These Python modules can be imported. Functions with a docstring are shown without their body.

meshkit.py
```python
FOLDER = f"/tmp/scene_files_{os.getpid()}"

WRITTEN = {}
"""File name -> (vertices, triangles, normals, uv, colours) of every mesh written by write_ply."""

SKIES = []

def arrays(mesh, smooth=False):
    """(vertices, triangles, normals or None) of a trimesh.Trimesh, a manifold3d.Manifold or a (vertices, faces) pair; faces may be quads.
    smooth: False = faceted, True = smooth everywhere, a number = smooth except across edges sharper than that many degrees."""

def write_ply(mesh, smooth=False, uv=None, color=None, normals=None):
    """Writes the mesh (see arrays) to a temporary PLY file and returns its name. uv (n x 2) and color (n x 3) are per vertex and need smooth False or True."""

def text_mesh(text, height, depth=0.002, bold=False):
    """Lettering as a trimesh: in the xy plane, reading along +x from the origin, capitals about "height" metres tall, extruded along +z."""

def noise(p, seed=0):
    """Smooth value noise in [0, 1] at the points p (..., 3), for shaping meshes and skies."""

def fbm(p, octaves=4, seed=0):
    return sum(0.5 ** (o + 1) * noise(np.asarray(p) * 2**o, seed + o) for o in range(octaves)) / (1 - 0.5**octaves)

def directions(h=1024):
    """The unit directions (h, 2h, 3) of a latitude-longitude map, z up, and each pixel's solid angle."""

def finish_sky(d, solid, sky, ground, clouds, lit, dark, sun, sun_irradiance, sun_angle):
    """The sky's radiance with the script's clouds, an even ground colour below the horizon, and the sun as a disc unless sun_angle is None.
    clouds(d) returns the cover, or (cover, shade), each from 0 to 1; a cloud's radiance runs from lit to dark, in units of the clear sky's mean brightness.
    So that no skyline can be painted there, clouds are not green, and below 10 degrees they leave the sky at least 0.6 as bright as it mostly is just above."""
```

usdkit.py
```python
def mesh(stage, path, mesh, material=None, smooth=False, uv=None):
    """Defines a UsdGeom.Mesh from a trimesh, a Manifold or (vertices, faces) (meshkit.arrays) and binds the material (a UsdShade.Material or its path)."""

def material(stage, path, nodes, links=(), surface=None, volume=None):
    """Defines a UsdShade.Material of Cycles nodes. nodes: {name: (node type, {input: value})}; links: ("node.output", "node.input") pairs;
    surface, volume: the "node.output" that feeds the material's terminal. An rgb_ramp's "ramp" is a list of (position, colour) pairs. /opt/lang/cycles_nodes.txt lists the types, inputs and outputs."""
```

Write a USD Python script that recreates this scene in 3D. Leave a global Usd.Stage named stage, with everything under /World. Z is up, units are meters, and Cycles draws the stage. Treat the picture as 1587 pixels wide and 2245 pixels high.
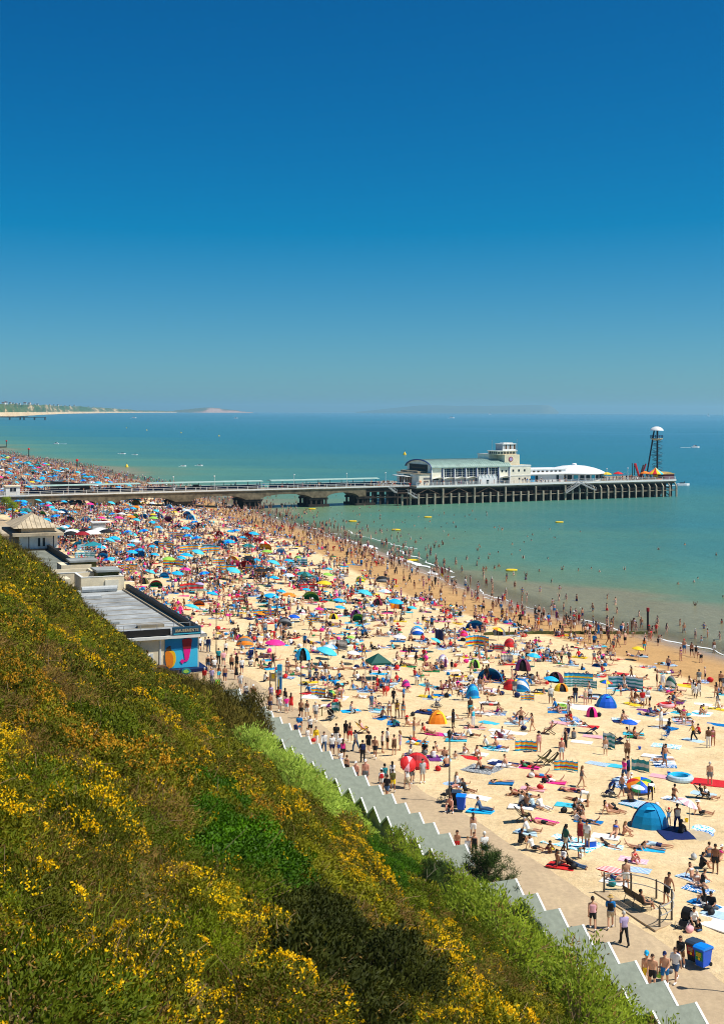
import math, random, numpy as np, trimesh, manifold3d, usdkit, meshkit
from pxr import Usd, UsdGeom, UsdLux, UsdShade, Gf, Sdf, Vt
from manifold3d import Manifold

HAZE = True
stage = Usd.Stage.CreateInMemory()
UsdGeom.SetStageUpAxis(stage, 'Z'); UsdGeom.SetStageMetersPerUnit(stage, 1.0)
UsdGeom.Xform.Define(stage, '/World')
stage.SetDefaultPrim(stage.GetPrimAtPath('/World'))
# ---------------------------------------------------------------- camera
F, XC, YH, ZC, ROLL = 2850.0, 793.5, 897.0, 31.0, 0.0042
cam = UsdGeom.Camera.Define(stage, '/World/camera')
cam.CreateHorizontalApertureAttr(36.0); cam.CreateFocalLengthAttr(36.0 * F / 1587)
cam.CreateVerticalApertureOffsetAttr(-(1122.5 - YH) / 1587 * 36.0)
cam.CreateClippingRangeAttr((0.5, 60000.0))
cam.CreateExposureAttr(0.55)
cx = UsdGeom.Xformable(cam)
cx.AddTranslateOp().Set((0, 0, ZC)); cx.AddRotateXOp().Set(90.0); cx.AddRotateZOp().Set(math.degrees(ROLL))
# ---------------------------------------------------------------- sky and sun
SUN_EL, SUN_DIR2 = math.radians(56), np.array([.988, -.155])
SUN = np.array([math.cos(SUN_EL) * SUN_DIR2[0], math.cos(SUN_EL) * SUN_DIR2[1], math.sin(SUN_EL)])
usdkit.material(stage, '/World/Looks/sky', {
    'sky': ('sky_texture', {'sky_type': 'single_scattering', 'sun_disc': False, 'sun_elevation': SUN_EL, 'sun_rotation': math.atan2(SUN[0], SUN[1]),
                            'altitude': 0.0, 'air_density': 0.8, 'aerosol_density': 0.3, 'ozone_density': 6.0}),
    'sep': ('separate_color', {}), 'r1': ('math', {'math_type': 'multiply_add', 'value2': .80, 'value3': -1.61}), 'r2': ('math', {'math_type': 'maximum', 'value2': 0.0}),
    'g1': ('math', {'math_type': 'power', 'value2': 1.25}), 'g2': ('math', {'math_type': 'multiply', 'value2': .556}), 'com': ('combine_color', {}),
    'bg': ('background_shader', {'strength': 0.058})}, [('sky.color', 'sep.color'), ('sep.r', 'r1.value1'), ('r1.value', 'r2.value1'), ('r2.value', 'com.r'), ('sep.g', 'g1.value1'), ('g1.value', 'g2.value1'), ('g2.value', 'com.g'), ('sep.b', 'com.b'), ('com.color', 'bg.color')], surface='bg.background')
dome = UsdLux.DomeLight.Define(stage, '/World/sky')
UsdShade.MaterialBindingAPI.Apply(dome.GetPrim()).Bind(UsdShade.Material.Get(stage, '/World/Looks/sky'))
dome.GetPrim().SetCustomDataByKey('kind', 'structure')
sun = UsdLux.DistantLight.Define(stage, '/World/sun')
sun.CreateNormalizeAttr(True); sun.CreateIntensityAttr(1.0); sun.CreateAngleAttr(0.5); sun.CreateColorAttr((1.0, 0.95, 0.86))
_z = SUN; _x = np.cross([0, 0, 1], _z); _x /= np.linalg.norm(_x); _y = np.cross(_z, _x)
_m = np.eye(4); _m[0, :3], _m[1, :3], _m[2, :3] = _x, _y, _z
UsdGeom.Xformable(sun).AddTransformOp().Set(Gf.Matrix4d(*_m.ravel().tolist()))

# ---------------------------------------------------------------- helpers
TH = math.radians(22.3); CT, ST = math.cos(TH), math.sin(TH)   # the promenade runs along "u", the sea lies towards "v"
def uv(u, v, z=0.0): return np.array([CT * v - ST * u, ST * v + CT * u, z])
def to_uv(p): return -ST * p[0] + CT * p[1], CT * p[0] + ST * p[1]     # (u, v)
def at(px, py, z):                                                    # where the line of sight through a pixel meets the level z
    y = py - YH - ROLL * (px - XC)
    d = F * (ZC - z) / y
    return np.array([(px - XC + ROLL * (py - YH)) / F * d, d, z])
def pix(p):
    x, y = p[0] / p[1] * F, (ZC - p[2]) / p[1] * F
    return XC + x - ROLL * y, YH + y + ROLL * x
DEG = 180 / math.pi
_taken = {}
def numbered(parent, name):
    k = (parent, name); n = _taken.get(k, -1) + 1; _taken[k] = n
    return name if n == 0 else '%s_%03d' % (name, n)
def setd(prim, **kw):
    for k, v in kw.items():
        if v: prim.SetCustomDataByKey(k, v)
_labels = {}
def free(label): return label not in _labels
def thing(name, label=None, category=None, loc=(0, 0, 0), rotz=0.0, group=None, kind=None, scale=None):
    path = '/World/' + numbered('/World', name)
    x = UsdGeom.Xform.Define(stage, path)
    x.AddTranslateOp().Set(Gf.Vec3d(*map(float, loc)))
    if rotz: x.AddRotateZOp().Set(float(rotz))
    if scale is not None: x.AddScaleOp().Set(Gf.Vec3f(*([scale] * 3 if np.ndim(scale) == 0 else scale)))
    setd(x.GetPrim(), label=label, category=category, group=group, kind=kind)
    if label: _labels[label] = 1
    return path
def part(parent, name, mesh, m, smooth=False, label=None, tf=None):
    if isinstance(mesh, MB): mesh = mesh.get()
    path = parent + '/' + numbered(parent, name)
    if m == 'quiet': m = None
    if tf is not None:
        v, f = mesh[0], mesh[1]; mesh = (np.asarray(v) @ tf[:3, :3].T + tf[:3, 3], f)
    nn = mesh[2] if isinstance(mesh, tuple) and len(mesh) == 3 else None
    p = usdkit.mesh(stage, path, mesh[:2] if nn is not None else mesh, mat(m) if isinstance(m, str) else m, smooth=smooth)
    if nn is not None: p.CreateNormalsAttr(Vt.Vec3fArray.FromNumpy(np.asarray(nn, np.float32))); p.SetNormalsInterpolation('vertex')
    if label: p.GetPrim().SetCustomDataByKey('label', label)
    return path
def solo(name, mesh, m, label=None, category=None, group=None, kind=None, smooth=False):
    p = part('/World', name, mesh, m, smooth)
    setd(stage.GetPrimAtPath(p), label=label, category=category, group=group, kind=kind)
    if label: _labels[label] = 1
    return p
def copy_of(path, name, label, category, loc, rotz=0.0, group=None, scale=None):
    p = thing(name, label, category, loc, rotz, group, scale=scale)
    pr = stage.GetPrimAtPath(p)
    pr.GetReferences().AddInternalReference(path); pr.SetInstanceable(True)
    return p
def klass(name):
    p = '/World/' + name
    stage.CreateClassPrim(p); return p

class MB:
    """collects triangles"""
    def __init__(s): s.v, s.f, s.n = [], [], 0
    def add(s, v, f):
        v, f = np.asarray(v, float), np.asarray(f, int)
        if f.shape[1] == 4: f = np.vstack([f[:, [0, 1, 2]], f[:, [0, 2, 3]]])
        s.v.append(v); s.f.append(f + s.n); s.n += len(v); return s
    def get(s): return np.vstack(s.v), np.vstack(s.f)
    def box(s, lo, hi, rz=0.0, c=None):
        lo, hi = np.array(lo, float), np.array(hi, float)
        v = np.array([[x, y, z] for x in (lo[0], hi[0]) for y in (lo[1], hi[1]) for z in (lo[2], hi[2])])
        if rz:
            o = (lo + hi) / 2 if c is None else np.array(c); d = v - o
            v = np.stack([d[:, 0] * math.cos(rz) - d[:, 1] * math.sin(rz), d[:, 0] * math.sin(rz) + d[:, 1] * math.cos(rz), d[:, 2]], 1) + o
        return s.add(v, [[0, 1, 3, 2], [4, 6, 7, 5], [0, 4, 5, 1], [2, 3, 7, 6], [0, 2, 6, 4], [1, 5, 7, 3]])
    def tube(s, pts, r, n=6, caps=True):
        p = np.asarray(pts, float); t = np.gradient(p, axis=0); t /= np.linalg.norm(t, axis=1, keepdims=True) + 1e-12
        ref = np.array([0, 0, 1.0]) if abs(t[:, 2]).mean() < .8 else np.array([1.0, 0, 0])
        a = np.cross(t, ref); a /= np.linalg.norm(a, axis=1, keepdims=True) + 1e-12; b = np.cross(t, a)
        ang = np.arange(n) * 2 * np.pi / n; r = np.broadcast_to(r, (len(p),))
        v = (p[:, None] + r[:, None, None] * (np.cos(ang)[None, :, None] * a[:, None] + np.sin(ang)[None, :, None] * b[:, None])).reshape(-1, 3)
        f = [[i * n + j, i * n + (j + 1) % n, (i + 1) * n + (j + 1) % n, (i + 1) * n + j] for i in range(len(p) - 1) for j in range(n)]
        s.add(v, f)
        if caps:
            k = len(p) - 1
            s.add(v[:n], [[0, j, j + 1] for j in range(1, n - 1)]); s.add(v[k * n:], [[0, j + 1, j] for j in range(1, n - 1)])
        return s
    def beam(s, a, b, w, h):                                           # a square bar
        a, b = np.array(a, float), np.array(b, float); t = b - a; t /= np.linalg.norm(t)
        x = np.cross(t, [0, 0, 1]); x = x / np.linalg.norm(x) if np.linalg.norm(x) > 1e-6 else np.array([1.0, 0, 0]); y = np.cross(x, t)
        v = [q + sx * w / 2 * x + sy * h / 2 * y for q in (a, b) for sx, sy in ((-1, -1), (1, -1), (1, 1), (-1, 1))]
        return s.add(v, [[0, 3, 2, 1], [4, 5, 6, 7], [0, 1, 5, 4], [1, 2, 6, 5], [2, 3, 7, 6], [3, 0, 4, 7]])
    def prism(s, poly, axis, lo, hi):                                  # poly: 2-D outline (convex or not) spun along an axis
        from shapely.geometry import Polygon
        m = trimesh.creation.extrude_polygon(Polygon(poly), hi - lo, engine='earcut'); v = np.array(m.vertices); v[:, 2] += lo
        v = {'z': v, 'x': v[:, [2, 0, 1]], 'y': np.stack([v[:, 0], v[:, 2], v[:, 1]], 1)}[axis]
        f = np.array(m.faces); f = f if axis != 'y' else f[:, ::-1]
        return s.add(v, f)
    def lathe(s, prof, n=16, c=(0, 0, 0), a0=0, a1=2 * math.pi):
        prof = np.asarray(prof, float); full = abs(a1 - a0 - 2 * math.pi) < 1e-6
        ang = np.linspace(a0, a1, n + 1)[: n if full else n + 1]; k = len(ang)
        v = np.stack([np.outer(np.cos(ang), prof[:, 0]), np.outer(np.sin(ang), prof[:, 0]), np.broadcast_to(prof[:, 1], (k, len(prof)))], -1).reshape(-1, 3) + np.array(c)
        m = len(prof)
        f = [[i * m + j, ((i + 1) % k) * m + j, ((i + 1) % k) * m + j + 1, i * m + j + 1] for i in range(k if full else k - 1) for j in range(m - 1)]
        return s.add(v, f)
    def grid(s, P):                                                    # P: rows x cols x 3
        h, w = P.shape[:2]; i, j = np.meshgrid(np.arange(h - 1), np.arange(w - 1), indexing='ij')
        k = (i * w + j).ravel(); return s.add(P.reshape(-1, 3), np.stack([k, k + 1, k + w + 1, k + w], 1))
    def ball(s, c, r, sub=1):
        m = trimesh.creation.icosphere(sub); return s.add(np.array(m.vertices) * r + np.array(c), m.faces)

# ---------------------------------------------------------------- materials
def lin(c): return [((x / 255) / 12.92 if x / 255 <= .04045 else ((x / 255 + .055) / 1.055) ** 2.4) for x in c]
PAL = {   # plain surfaces: base colour (linear), roughness, how much the colour wanders, size of the wandering
    'white_paint': ((.78, .77, .72), .55, .12, 1.2), 'cream_render': ((.78, .67, .47), .8, .16, .6), 'pier_cream': ((.84, .77, .61), .7, .14, .5),
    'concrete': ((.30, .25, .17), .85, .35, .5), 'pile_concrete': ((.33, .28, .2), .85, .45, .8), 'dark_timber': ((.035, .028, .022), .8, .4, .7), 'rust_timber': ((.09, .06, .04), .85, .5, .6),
    'tar_black': ((.016, .014, .013), .6, .4, .7), 'roof_grey': ((.28, .30, .29), .7, .3, .35), 'hut_roof': ((.225, .25, .20), .9, .14, 3.5), 'hut_wall': ((.42, .40, .24), .75, .12, 2),
    'hut_white': ((.74, .74, .70), .6, .08, 3), 'copper_roof': ((.25, .36, .31), .55, .22, .6), 'navy_paint': ((.008, .016, .075), .45, .2, 1), 'blue_trim': ((.02, .05, .2), .45, .15, 1),
    'dark_glass': ((.02, .028, .035), .12, .3, .4), 'canopy_green': ((.36, .50, .44), .5, .15, .7), 'dome_white': ((.80, .80, .78), .45, .05, .4), 'steel_dark': ((.02, .022, .03), .45, .3, 2),
    'steel_grey': ((.36, .36, .35), .4, .15, 3), 'rail_white': ((.72, .72, .69), .45, .12, 2), 'rail_post': ((.11, .095, .075), .7, .3, 4), 'wood_dark': ((.05, .034, .02), .6, .3, 4),
    'pavilion_roof': ((.50, .41, .28), .8, .3, .7), 'grey_blind': ((.34, .35, .34), .7, .2, 1), 'weed_stone': ((.07, .075, .02), .9, .5, 1.0),
    'red': ((.62, .02, .02), .55, .1, 3), 'dark_red': ((.30, .012, .018), .6, .12, 3), 'maroon': ((.15, .015, .045), .6, .12, 3), 'orange': ((.85, .24, .015), .55, .1, 3), 'yellow': ((.85, .58, .02), .55, .1, 3),
    'lime': ((.30, .60, .08), .55, .1, 3), 'green': ((.02, .22, .07), .55, .1, 3), 'dark_green': ((.008, .09, .07), .6, .1, 3), 'teal': ((.02, .24, .28), .55, .1, 3), 'aqua': ((.06, .52, .68), .55, .1, 3),
    'cyan': ((.012, .42, .80), .55, .1, 3), 'blue': ((.008, .10, .62), .5, .1, 3), 'tent_blue': ((.006, .17, .48), .5, .1, 3), 'tent_bright': ((.004, .26, .56), .55, .1, 3), 'navy': ((.01, .02, .10), .6, .15, 3), 'pale_blue': ((.45, .62, .74), .6, .1, 3),
    'purple': ((.16, .03, .20), .6, .1, 3), 'lilac': ((.44, .36, .58), .6, .1, 3), 'pink': ((.82, .03, .28), .55, .1, 3), 'pale_pink': ((.78, .40, .45), .6, .1, 3), 'white': ((.80, .80, .78), .65, .06, 3),
    'black': ((.012, .012, .014), .65, .2, 3), 'grey': ((.16, .17, .18), .65, .15, 3), 'pale_grey': ((.46, .48, .48), .65, .12, 3), 'beige': ((.50, .40, .26), .7, .12, 3), 'brown': ((.12, .06, .03), .7, .2, 3),
    'olive': ((.10, .09, .02), .7, .15, 3), 'denim': ((.05, .10, .20), .7, .2, 6),
    'skin_pale': ((.66, .39, .27), .5, .06, 8), 'skin_fair': ((.58, .31, .19), .5, .06, 8), 'skin_tan': ((.43, .205, .115), .5, .06, 8), 'skin_brown': ((.22, .095, .05), .5, .06, 8), 'skin_dark': ((.075, .035, .02), .5, .06, 8), 'skin_pink': ((.66, .30, .21), .5, .06, 8),
    'hair_black': ((.009, .007, .006), .55, .3, 9), 'hair_brown': ((.045, .022, .012), .55, .3, 9), 'hair_fair': ((.26, .15, .06), .55, .3, 9), 'hair_grey': ((.50, .49, .46), .6, .2, 9), 'straw': ((.55, .36, .12), .8, .25, 20),
    'eye_dark': ((.01, .01, .012), .2, .1, 9), 'rubber': ((.012, .012, .012), .8, .2, 6), 'bin_blue': ((.004, .09, .62), .4, .06, 2), 'bin_black': ((.014, .016, .022), .4, .1, 2), 'bin_lid_grey': ((.035, .055, .09), .4, .1, 2), 'bin_lid_blue': ((.008, .22, .80), .35, .06, 2),
    'bark': ((.16, .10, .06), .9, .4, 5), 'twig': ((.26, .17, .085), .9, .35, 3), 'dead_wood': ((.42, .35, .24), .9, .3, 3), 'far_wall': ((.85, .82, .75), .8, .15, .1), 'far_roof': ((.28, .13, .09), .8, .25, .1), 'far_tree': ((.05, .10, .03), .9, .4, .05),
    'mural_light': ((.05, .52, .80), .6, .03, 3), 'mural_dark': ((.004, .22, .50), .6, .03, 3), 'mural_orange': ((.80, .22, .01), .6, .03, 3), 'mural_yellow': ((.85, .50, .01), .6, .03, 3), 'mural_pink': ((.85, .012, .26), .6, .03, 3), 'mural_red': ((.25, .008, .015), .6, .03, 3),
    'sign_blue': ((.02, .075, .13), .5, .1, 2), 'flower': ((.90, .52, .008), .6, .12, 30), 'buoy_yellow': ((.85, .55, .02), .4, .1, 2), 'water_white': ((.85, .87, .86), .7, .1, .4),
'weed_concrete': ((.15, .12, .075), .9, .5, .7), 'roof_sheet': ((.34, .355, .35), .6, .5, .30), 'mossy_roof': ((.20, .21, .17), .8, .4, .5),
}
_mats = {}
def mat(name):
    if name in _mats: return _mats[name]
    c, r, a, sc = PAL[name]; path = '/World/Looks/' + name
    n = {'co': ('texture_coordinate', {}), 'no': ('noise_texture', {'scale': float(sc), 'detail': 4.0, 'roughness': .6}),
         'r': ('map_range', {'from_min': .3, 'from_max': .7, 'to_min': 1 - a, 'to_max': 1 + a}), 'ge': ('geometry', {}),
         'mu': ('mix', {'mix_type': 'multiply', 'fac': 1.0, 'color1': c}), 'p': ('principled_bsdf', {'roughness': r, 'specular_ior_level': .25})}
    l = [('ge.position', 'no.vector'), ('no.fac', 'r.value'), ('r.result', 'mu.color2'), ('mu.color', 'p.base_color')]
    n.pop('co')
    _mats[name] = usdkit.material(stage, path, n, l, surface='p.BSDF'); return _mats[name]
def stripes(name, cols, scale, axis='x', rough=.6):                    # printed cloth: bands across the object
    if name in _mats: return name
    k = len(cols); st = []
    for i, c in enumerate(cols): st.append((i / k, PAL[c][0]))
    nodes = {'co': ('texture_coordinate', {}), 'sx': ('separate_xyz', {}), 'm': ('math', {'math_type': 'multiply', 'value2': float(scale)}), 'fr': ('math', {'math_type': 'fraction'}),
             'rp': ('rgb_ramp', {'ramp': st, 'interpolate': False}), 'p': ('principled_bsdf', {'roughness': rough, 'specular_ior_level': .2})}
    _mats[name] = usdkit.material(stage, '/World/Looks/' + name, nodes, [('co.object', 'sx.vector'), ('sx.' + axis, 'm.value1'), ('m.value', 'fr.value1'), ('fr.value', 'rp.fac'), ('rp.color', 'p.base_color')], surface='p.BSDF')
    return name
def blotch(name, c1, c2, scale, rough=.7):
    if name in _mats: return name
    nodes = {'co': ('texture_coordinate', {}), 'no': ('voronoi_texture', {'scale': float(scale)}), 'rp': ('rgb_ramp', {'ramp': [(0, PAL[c1][0]), (.42, PAL[c1][0]), (.5, PAL[c2][0])], 'interpolate': True}), 'p': ('principled_bsdf', {'roughness': rough, 'specular_ior_level': .2})}
    _mats[name] = usdkit.material(stage, '/World/Looks/' + name, nodes, [('co.object', 'no.vector'), ('no.distance', 'rp.fac'), ('rp.color', 'p.base_color')], surface='p.BSDF')
    return name
def leafmat(name, ramp, scale=.6, rough=.55, trans=.35):
    nodes = {'ge': ('geometry', {}), 'no': ('noise_texture', {'scale': float(scale), 'detail': 3.0, 'roughness': .65}), 'wn': ('math', {'math_type': 'multiply_add', 'value2': .5, 'value3': -.26}),
             'ad': ('math', {'math_type': 'add'}), 'rp': ('rgb_ramp', {'ramp': ramp, 'interpolate': True}), 'p': ('principled_bsdf', {'roughness': rough, 'specular_ior_level': .10}),
             't': ('translucent_bsdf', {}), 'm': ('mix_closure', {'fac': trans})}
    _mats[name] = usdkit.material(stage, '/World/Looks/' + name, nodes, [('ge.position', 'no.vector'), ('ge.random_per_island', 'wn.value1'), ('no.fac', 'ad.value1'), ('wn.value', 'ad.value2'), ('ad.value', 'rp.fac'),
        ('rp.color', 'p.base_color'), ('rp.color', 't.color'), ('p.BSDF', 'm.closure1'), ('t.BSDF', 'm.closure2')], surface='m.closure')
    return name
def primvar(path, name, values):
    UsdGeom.PrimvarsAPI(stage.GetPrimAtPath(path)).CreatePrimvar(name, Sdf.ValueTypeNames.FloatArray, 'vertex').Set(Vt.FloatArray.FromNumpy(np.asarray(values, np.float32)))
# ---------------------------------------------------------------- the lie of the land
V_EDGE = 41.8
_wl = np.array([to_uv(at(x, y, 0)) for x, y in [(1587, 1440), (1440, 1400), (1330, 1375), (1170, 1340), (1030, 1290), (930, 1250), (810, 1200), (640, 1150), (500, 1105), (330, 1058), (240, 1040), (160, 1020), (30, 1000)]])
_wl = _wl[np.argsort(_wl[:, 0])]
_wu = np.concatenate([[-100, 60], _wl[:, 0], [1150, 1500]]); _wv = np.concatenate([[_wl[0, 1] + 1, _wl[0, 1]], _wl[:, 1], [110, 95]])
def vw(u): return np.interp(u, _wu, _wv)
def sand_z(u, v, rough=True):
    u, v = np.asarray(u, float), np.asarray(v, float); w = vw(u); t = (v - V_EDGE) / (w - V_EDGE); tc = np.clip(t, 0, 1)
    z = 3.05 * (1 - .2 * tc - .8 * tc ** 2.0) - np.clip(v - w, 0, None) * .06
    z = np.where(t > 1, np.maximum(z, -6), z)
    if rough:
        p = np.stack([u, v, 0 * u], -1); dry = np.clip((.95 - t) * 4, 0, 1)
        z = z + dry * ((meshkit.fbm(p * .16, 2, 3) - .5) * .34 + (meshkit.fbm(p * .75, 2, 7) - .5) * .16)
        edge = V_EDGE + (meshkit.fbm(p * .22, 3, 11) - .5) * 2.2
        z = np.where(v < edge + 1.2, np.minimum(z, 3.012 + (v - edge) * .10), z)
    return z
def sand_at(px, py):
    z = 2.8
    for _ in range(12):
        p = at(px, py, z); u, v = to_uv(p); z = float(sand_z(u, v)) if v > V_EDGE - 2 else 3.0
        z = max(z, 3.0) if v < V_EDGE else max(z, -.0)
    return at(px, py, z)
_hv = np.array([-30, -8, 0, 1.2, 5.3, 10, 15.3, 19, 23, 27, 30.2, 31.6, 34]); _hz = np.array([28.6, 28.0, 27.0, 26.3, 23.7, 20.2, 16.2, 13.1, 9.6, 6.6, 4.3, 3.3, 2.9])
def hill_z(u, v, rough=True):
    u, v = np.asarray(u, float), np.asarray(v, float); z = np.interp(v, _hv, _hz)
    k = np.clip((31 - v) / 4, 0, 1)
    p = np.stack([u, v, 0 * u], -1)
    z = z + k * ((meshkit.fbm(p * .07, 3, 21) - .5) * 2.6 + ((meshkit.fbm(p * .35, 3, 22) - .5) * .9 if rough else 0))
    return z

def sheet(us, vs, fz):
    U, V = np.meshgrid(us, vs, indexing='ij'); Z = fz(U, V)
    P = np.stack([CT * V - ST * U, ST * V + CT * U, Z], -1); b = MB(); b.grid(P.transpose(1, 0, 2)[:, ::-1] if False else P)
    return b, U, V
# sand ------------------------------------------------------------
us = np.concatenate([np.arange(-60, 20, 2.0), np.arange(20, 130, .32), np.arange(130, 260, .7), np.arange(260, 460, 2.0), np.arange(460, 1500, 8.0)])
vs = np.concatenate([np.arange(38.5, 105, .4), np.arange(105, 135, 1.2), np.arange(135, 170, 5.0)])
b, U, V = sheet(us, vs, sand_z)
nodes = {'ge': ('geometry', {}), 'a': ('attribute', {'attribute': 'wet'}), 'b': ('attribute', {'attribute': 'far'}),
    'n1': ('noise_texture', {'scale': .35, 'detail': 5.0, 'roughness': .65}), 'n2': ('noise_texture', {'scale': 2.2, 'detail': 6.0, 'roughness': .7}), 'n3': ('noise_texture', {'scale': 3.4, 'detail': 5.0, 'roughness': .65}), 'n4': ('noise_texture', {'scale': 60.0, 'detail': 2.0}),
    'dry': ('rgb_ramp', {'ramp': [(.25, (.70, .495, .25)), (.5, (.82, .615, .345)), (.75, (.87, .68, .41))]}), 'wet': ('rgb_ramp', {'ramp': [(.3, (.44, .25, .095)), (.7, (.52, .31, .125))]}),
    'soak': ('mix', {'mix_type': 'mix', 'color2': (.34, .235, .14)}), 'a2': ('map_range', {'from_min': 1.0, 'from_max': 2.0, 'to_min': 0.0, 'to_max': 1.0, 'clamp': True}),
    'wa': ('math', {'math_type': 'multiply_add', 'value2': .5, 'value3': -.25}), 'ws': ('math', {'math_type': 'add'}), 'wc': ('map_range', {'from_min': .35, 'from_max': .75, 'to_min': 0, 'to_max': 1, 'clamp': True}),
    'mx': ('mix', {'mix_type': 'mix'}), 'sp': ('map_range', {'from_min': .35, 'from_max': .65, 'to_min': .86, 'to_max': 1.1}), 'mu': ('mix', {'mix_type': 'multiply', 'fac': 1.0}),
    'ro': ('map_range', {'from_min': 1.0, 'from_max': 2.0, 'to_min': .95, 'to_max': .22, 'clamp': True}),
    'h': ('math', {'math_type': 'add'}), 'h2': ('math', {'math_type': 'multiply', 'value2': .35}), 'hs': ('map_range', {'from_min': 0, 'from_max': 1, 'to_min': .62, 'to_max': .02, 'clamp': True}),
    'bp': ('bump', {'distance': .22}), 'p': ('principled_bsdf', {'specular_ior_level': .25})}
links = [('ge.position', 'n1.vector'), ('ge.position', 'n2.vector'), ('ge.position', 'n3.vector'), ('ge.position', 'n4.vector'), ('n1.fac', 'dry.fac'), ('n1.fac', 'wet.fac'), ('n1.fac', 'wa.value1'), ('wa.value', 'ws.value1'), ('a.fac', 'ws.value2'),
    ('ws.value', 'wc.value'), ('wc.result', 'mx.fac'), ('dry.color', 'mx.color1'), ('wet.color', 'mx.color2'), ('n2.fac', 'sp.value'), ('mx.color', 'soak.color1'), ('a.fac', 'a2.value'), ('a2.result', 'soak.fac'), ('soak.color', 'mu.color1'), ('sp.result', 'mu.color2'), ('mu.color', 'p.base_color'), ('a.fac', 'ro.value'), ('ro.result', 'p.roughness'),
    ('n3.fac', 'h.value1'), ('n4.fac', 'h2.value1'), ('h2.value', 'h.value2'), ('h.value', 'bp.height'), ('a.fac', 'hs.value'), ('hs.result', 'bp.strength'), ('bp.normal', 'p.normal')]
_mats['sand'] = usdkit.material(stage, '/World/Looks/sand', nodes, links, surface='p.BSDF')
p = solo('sand', b, 'sand', kind='structure', smooth=True)
dist = vw(U) - V                                                        # metres above the water's edge
primvar(p, 'wet', (np.interp(dist, [-2, 1.0, 4.5, 7, 15, 19], [2.0, 1.9, 1.25, 1.0, .8, 0.0])).ravel())
# promenade -------------------------------------------------------
nodes = {'ge': ('geometry', {}), 'n1': ('noise_texture', {'scale': .30, 'detail': 6.0, 'roughness': .7}), 'n2': ('noise_texture', {'scale': 3.0, 'detail': 5.0, 'roughness': .7}), 'mp': ('mapping', {'rotation': (0, 0, -TH), 'scale': (3.0, .5, 1)}), 'n3': ('noise_texture', {'scale': .9, 'detail': 4.0}),
    'rp': ('rgb_ramp', {'ramp': [(.25, (.41, .305, .19)), (.5, (.46, .345, .215)), (.65, (.51, .385, .235)), (.80, (.60, .45, .27))]}), 'ad': ('math', {'math_type': 'multiply_add', 'value2': .45, 'value3': -.22}), 's': ('math', {'math_type': 'add'}),
    'm2': ('map_range', {'from_min': .3, 'from_max': .7, 'to_min': .85, 'to_max': 1.12}), 'mu': ('mix', {'mix_type': 'multiply', 'fac': 1.0}), 'bp': ('bump', {'strength': .25, 'distance': .02}), 'p': ('principled_bsdf', {'roughness': .9, 'specular_ior_level': .2})}
links = [('ge.position', 'n1.vector'), ('ge.position', 'n2.vector'), ('ge.position', 'mp.vector'), ('mp.vector', 'n3.vector'), ('n3.fac', 'ad.value1'), ('n1.fac', 's.value1'), ('ad.value', 's.value2'), ('s.value', 'rp.fac'), ('rp.color', 'mu.color1'), ('n2.fac', 'm2.value'), ('m2.result', 'mu.color2'), ('mu.color', 'p.base_color'), ('n2.fac', 'bp.height'), ('bp.normal', 'p.normal')]
_mats['promenade'] = usdkit.material(stage, '/World/Looks/promenade', nodes, links, surface='p.BSDF')
b, _, _ = sheet(np.arange(-60, 1100, 4.0), np.linspace(29.5, 43, 5), lambda U, V: 0 * U + 3.0 - np.clip(V - 42, 0, 9) * .3)
solo('promenade', b, 'promenade', kind='structure')
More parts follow.
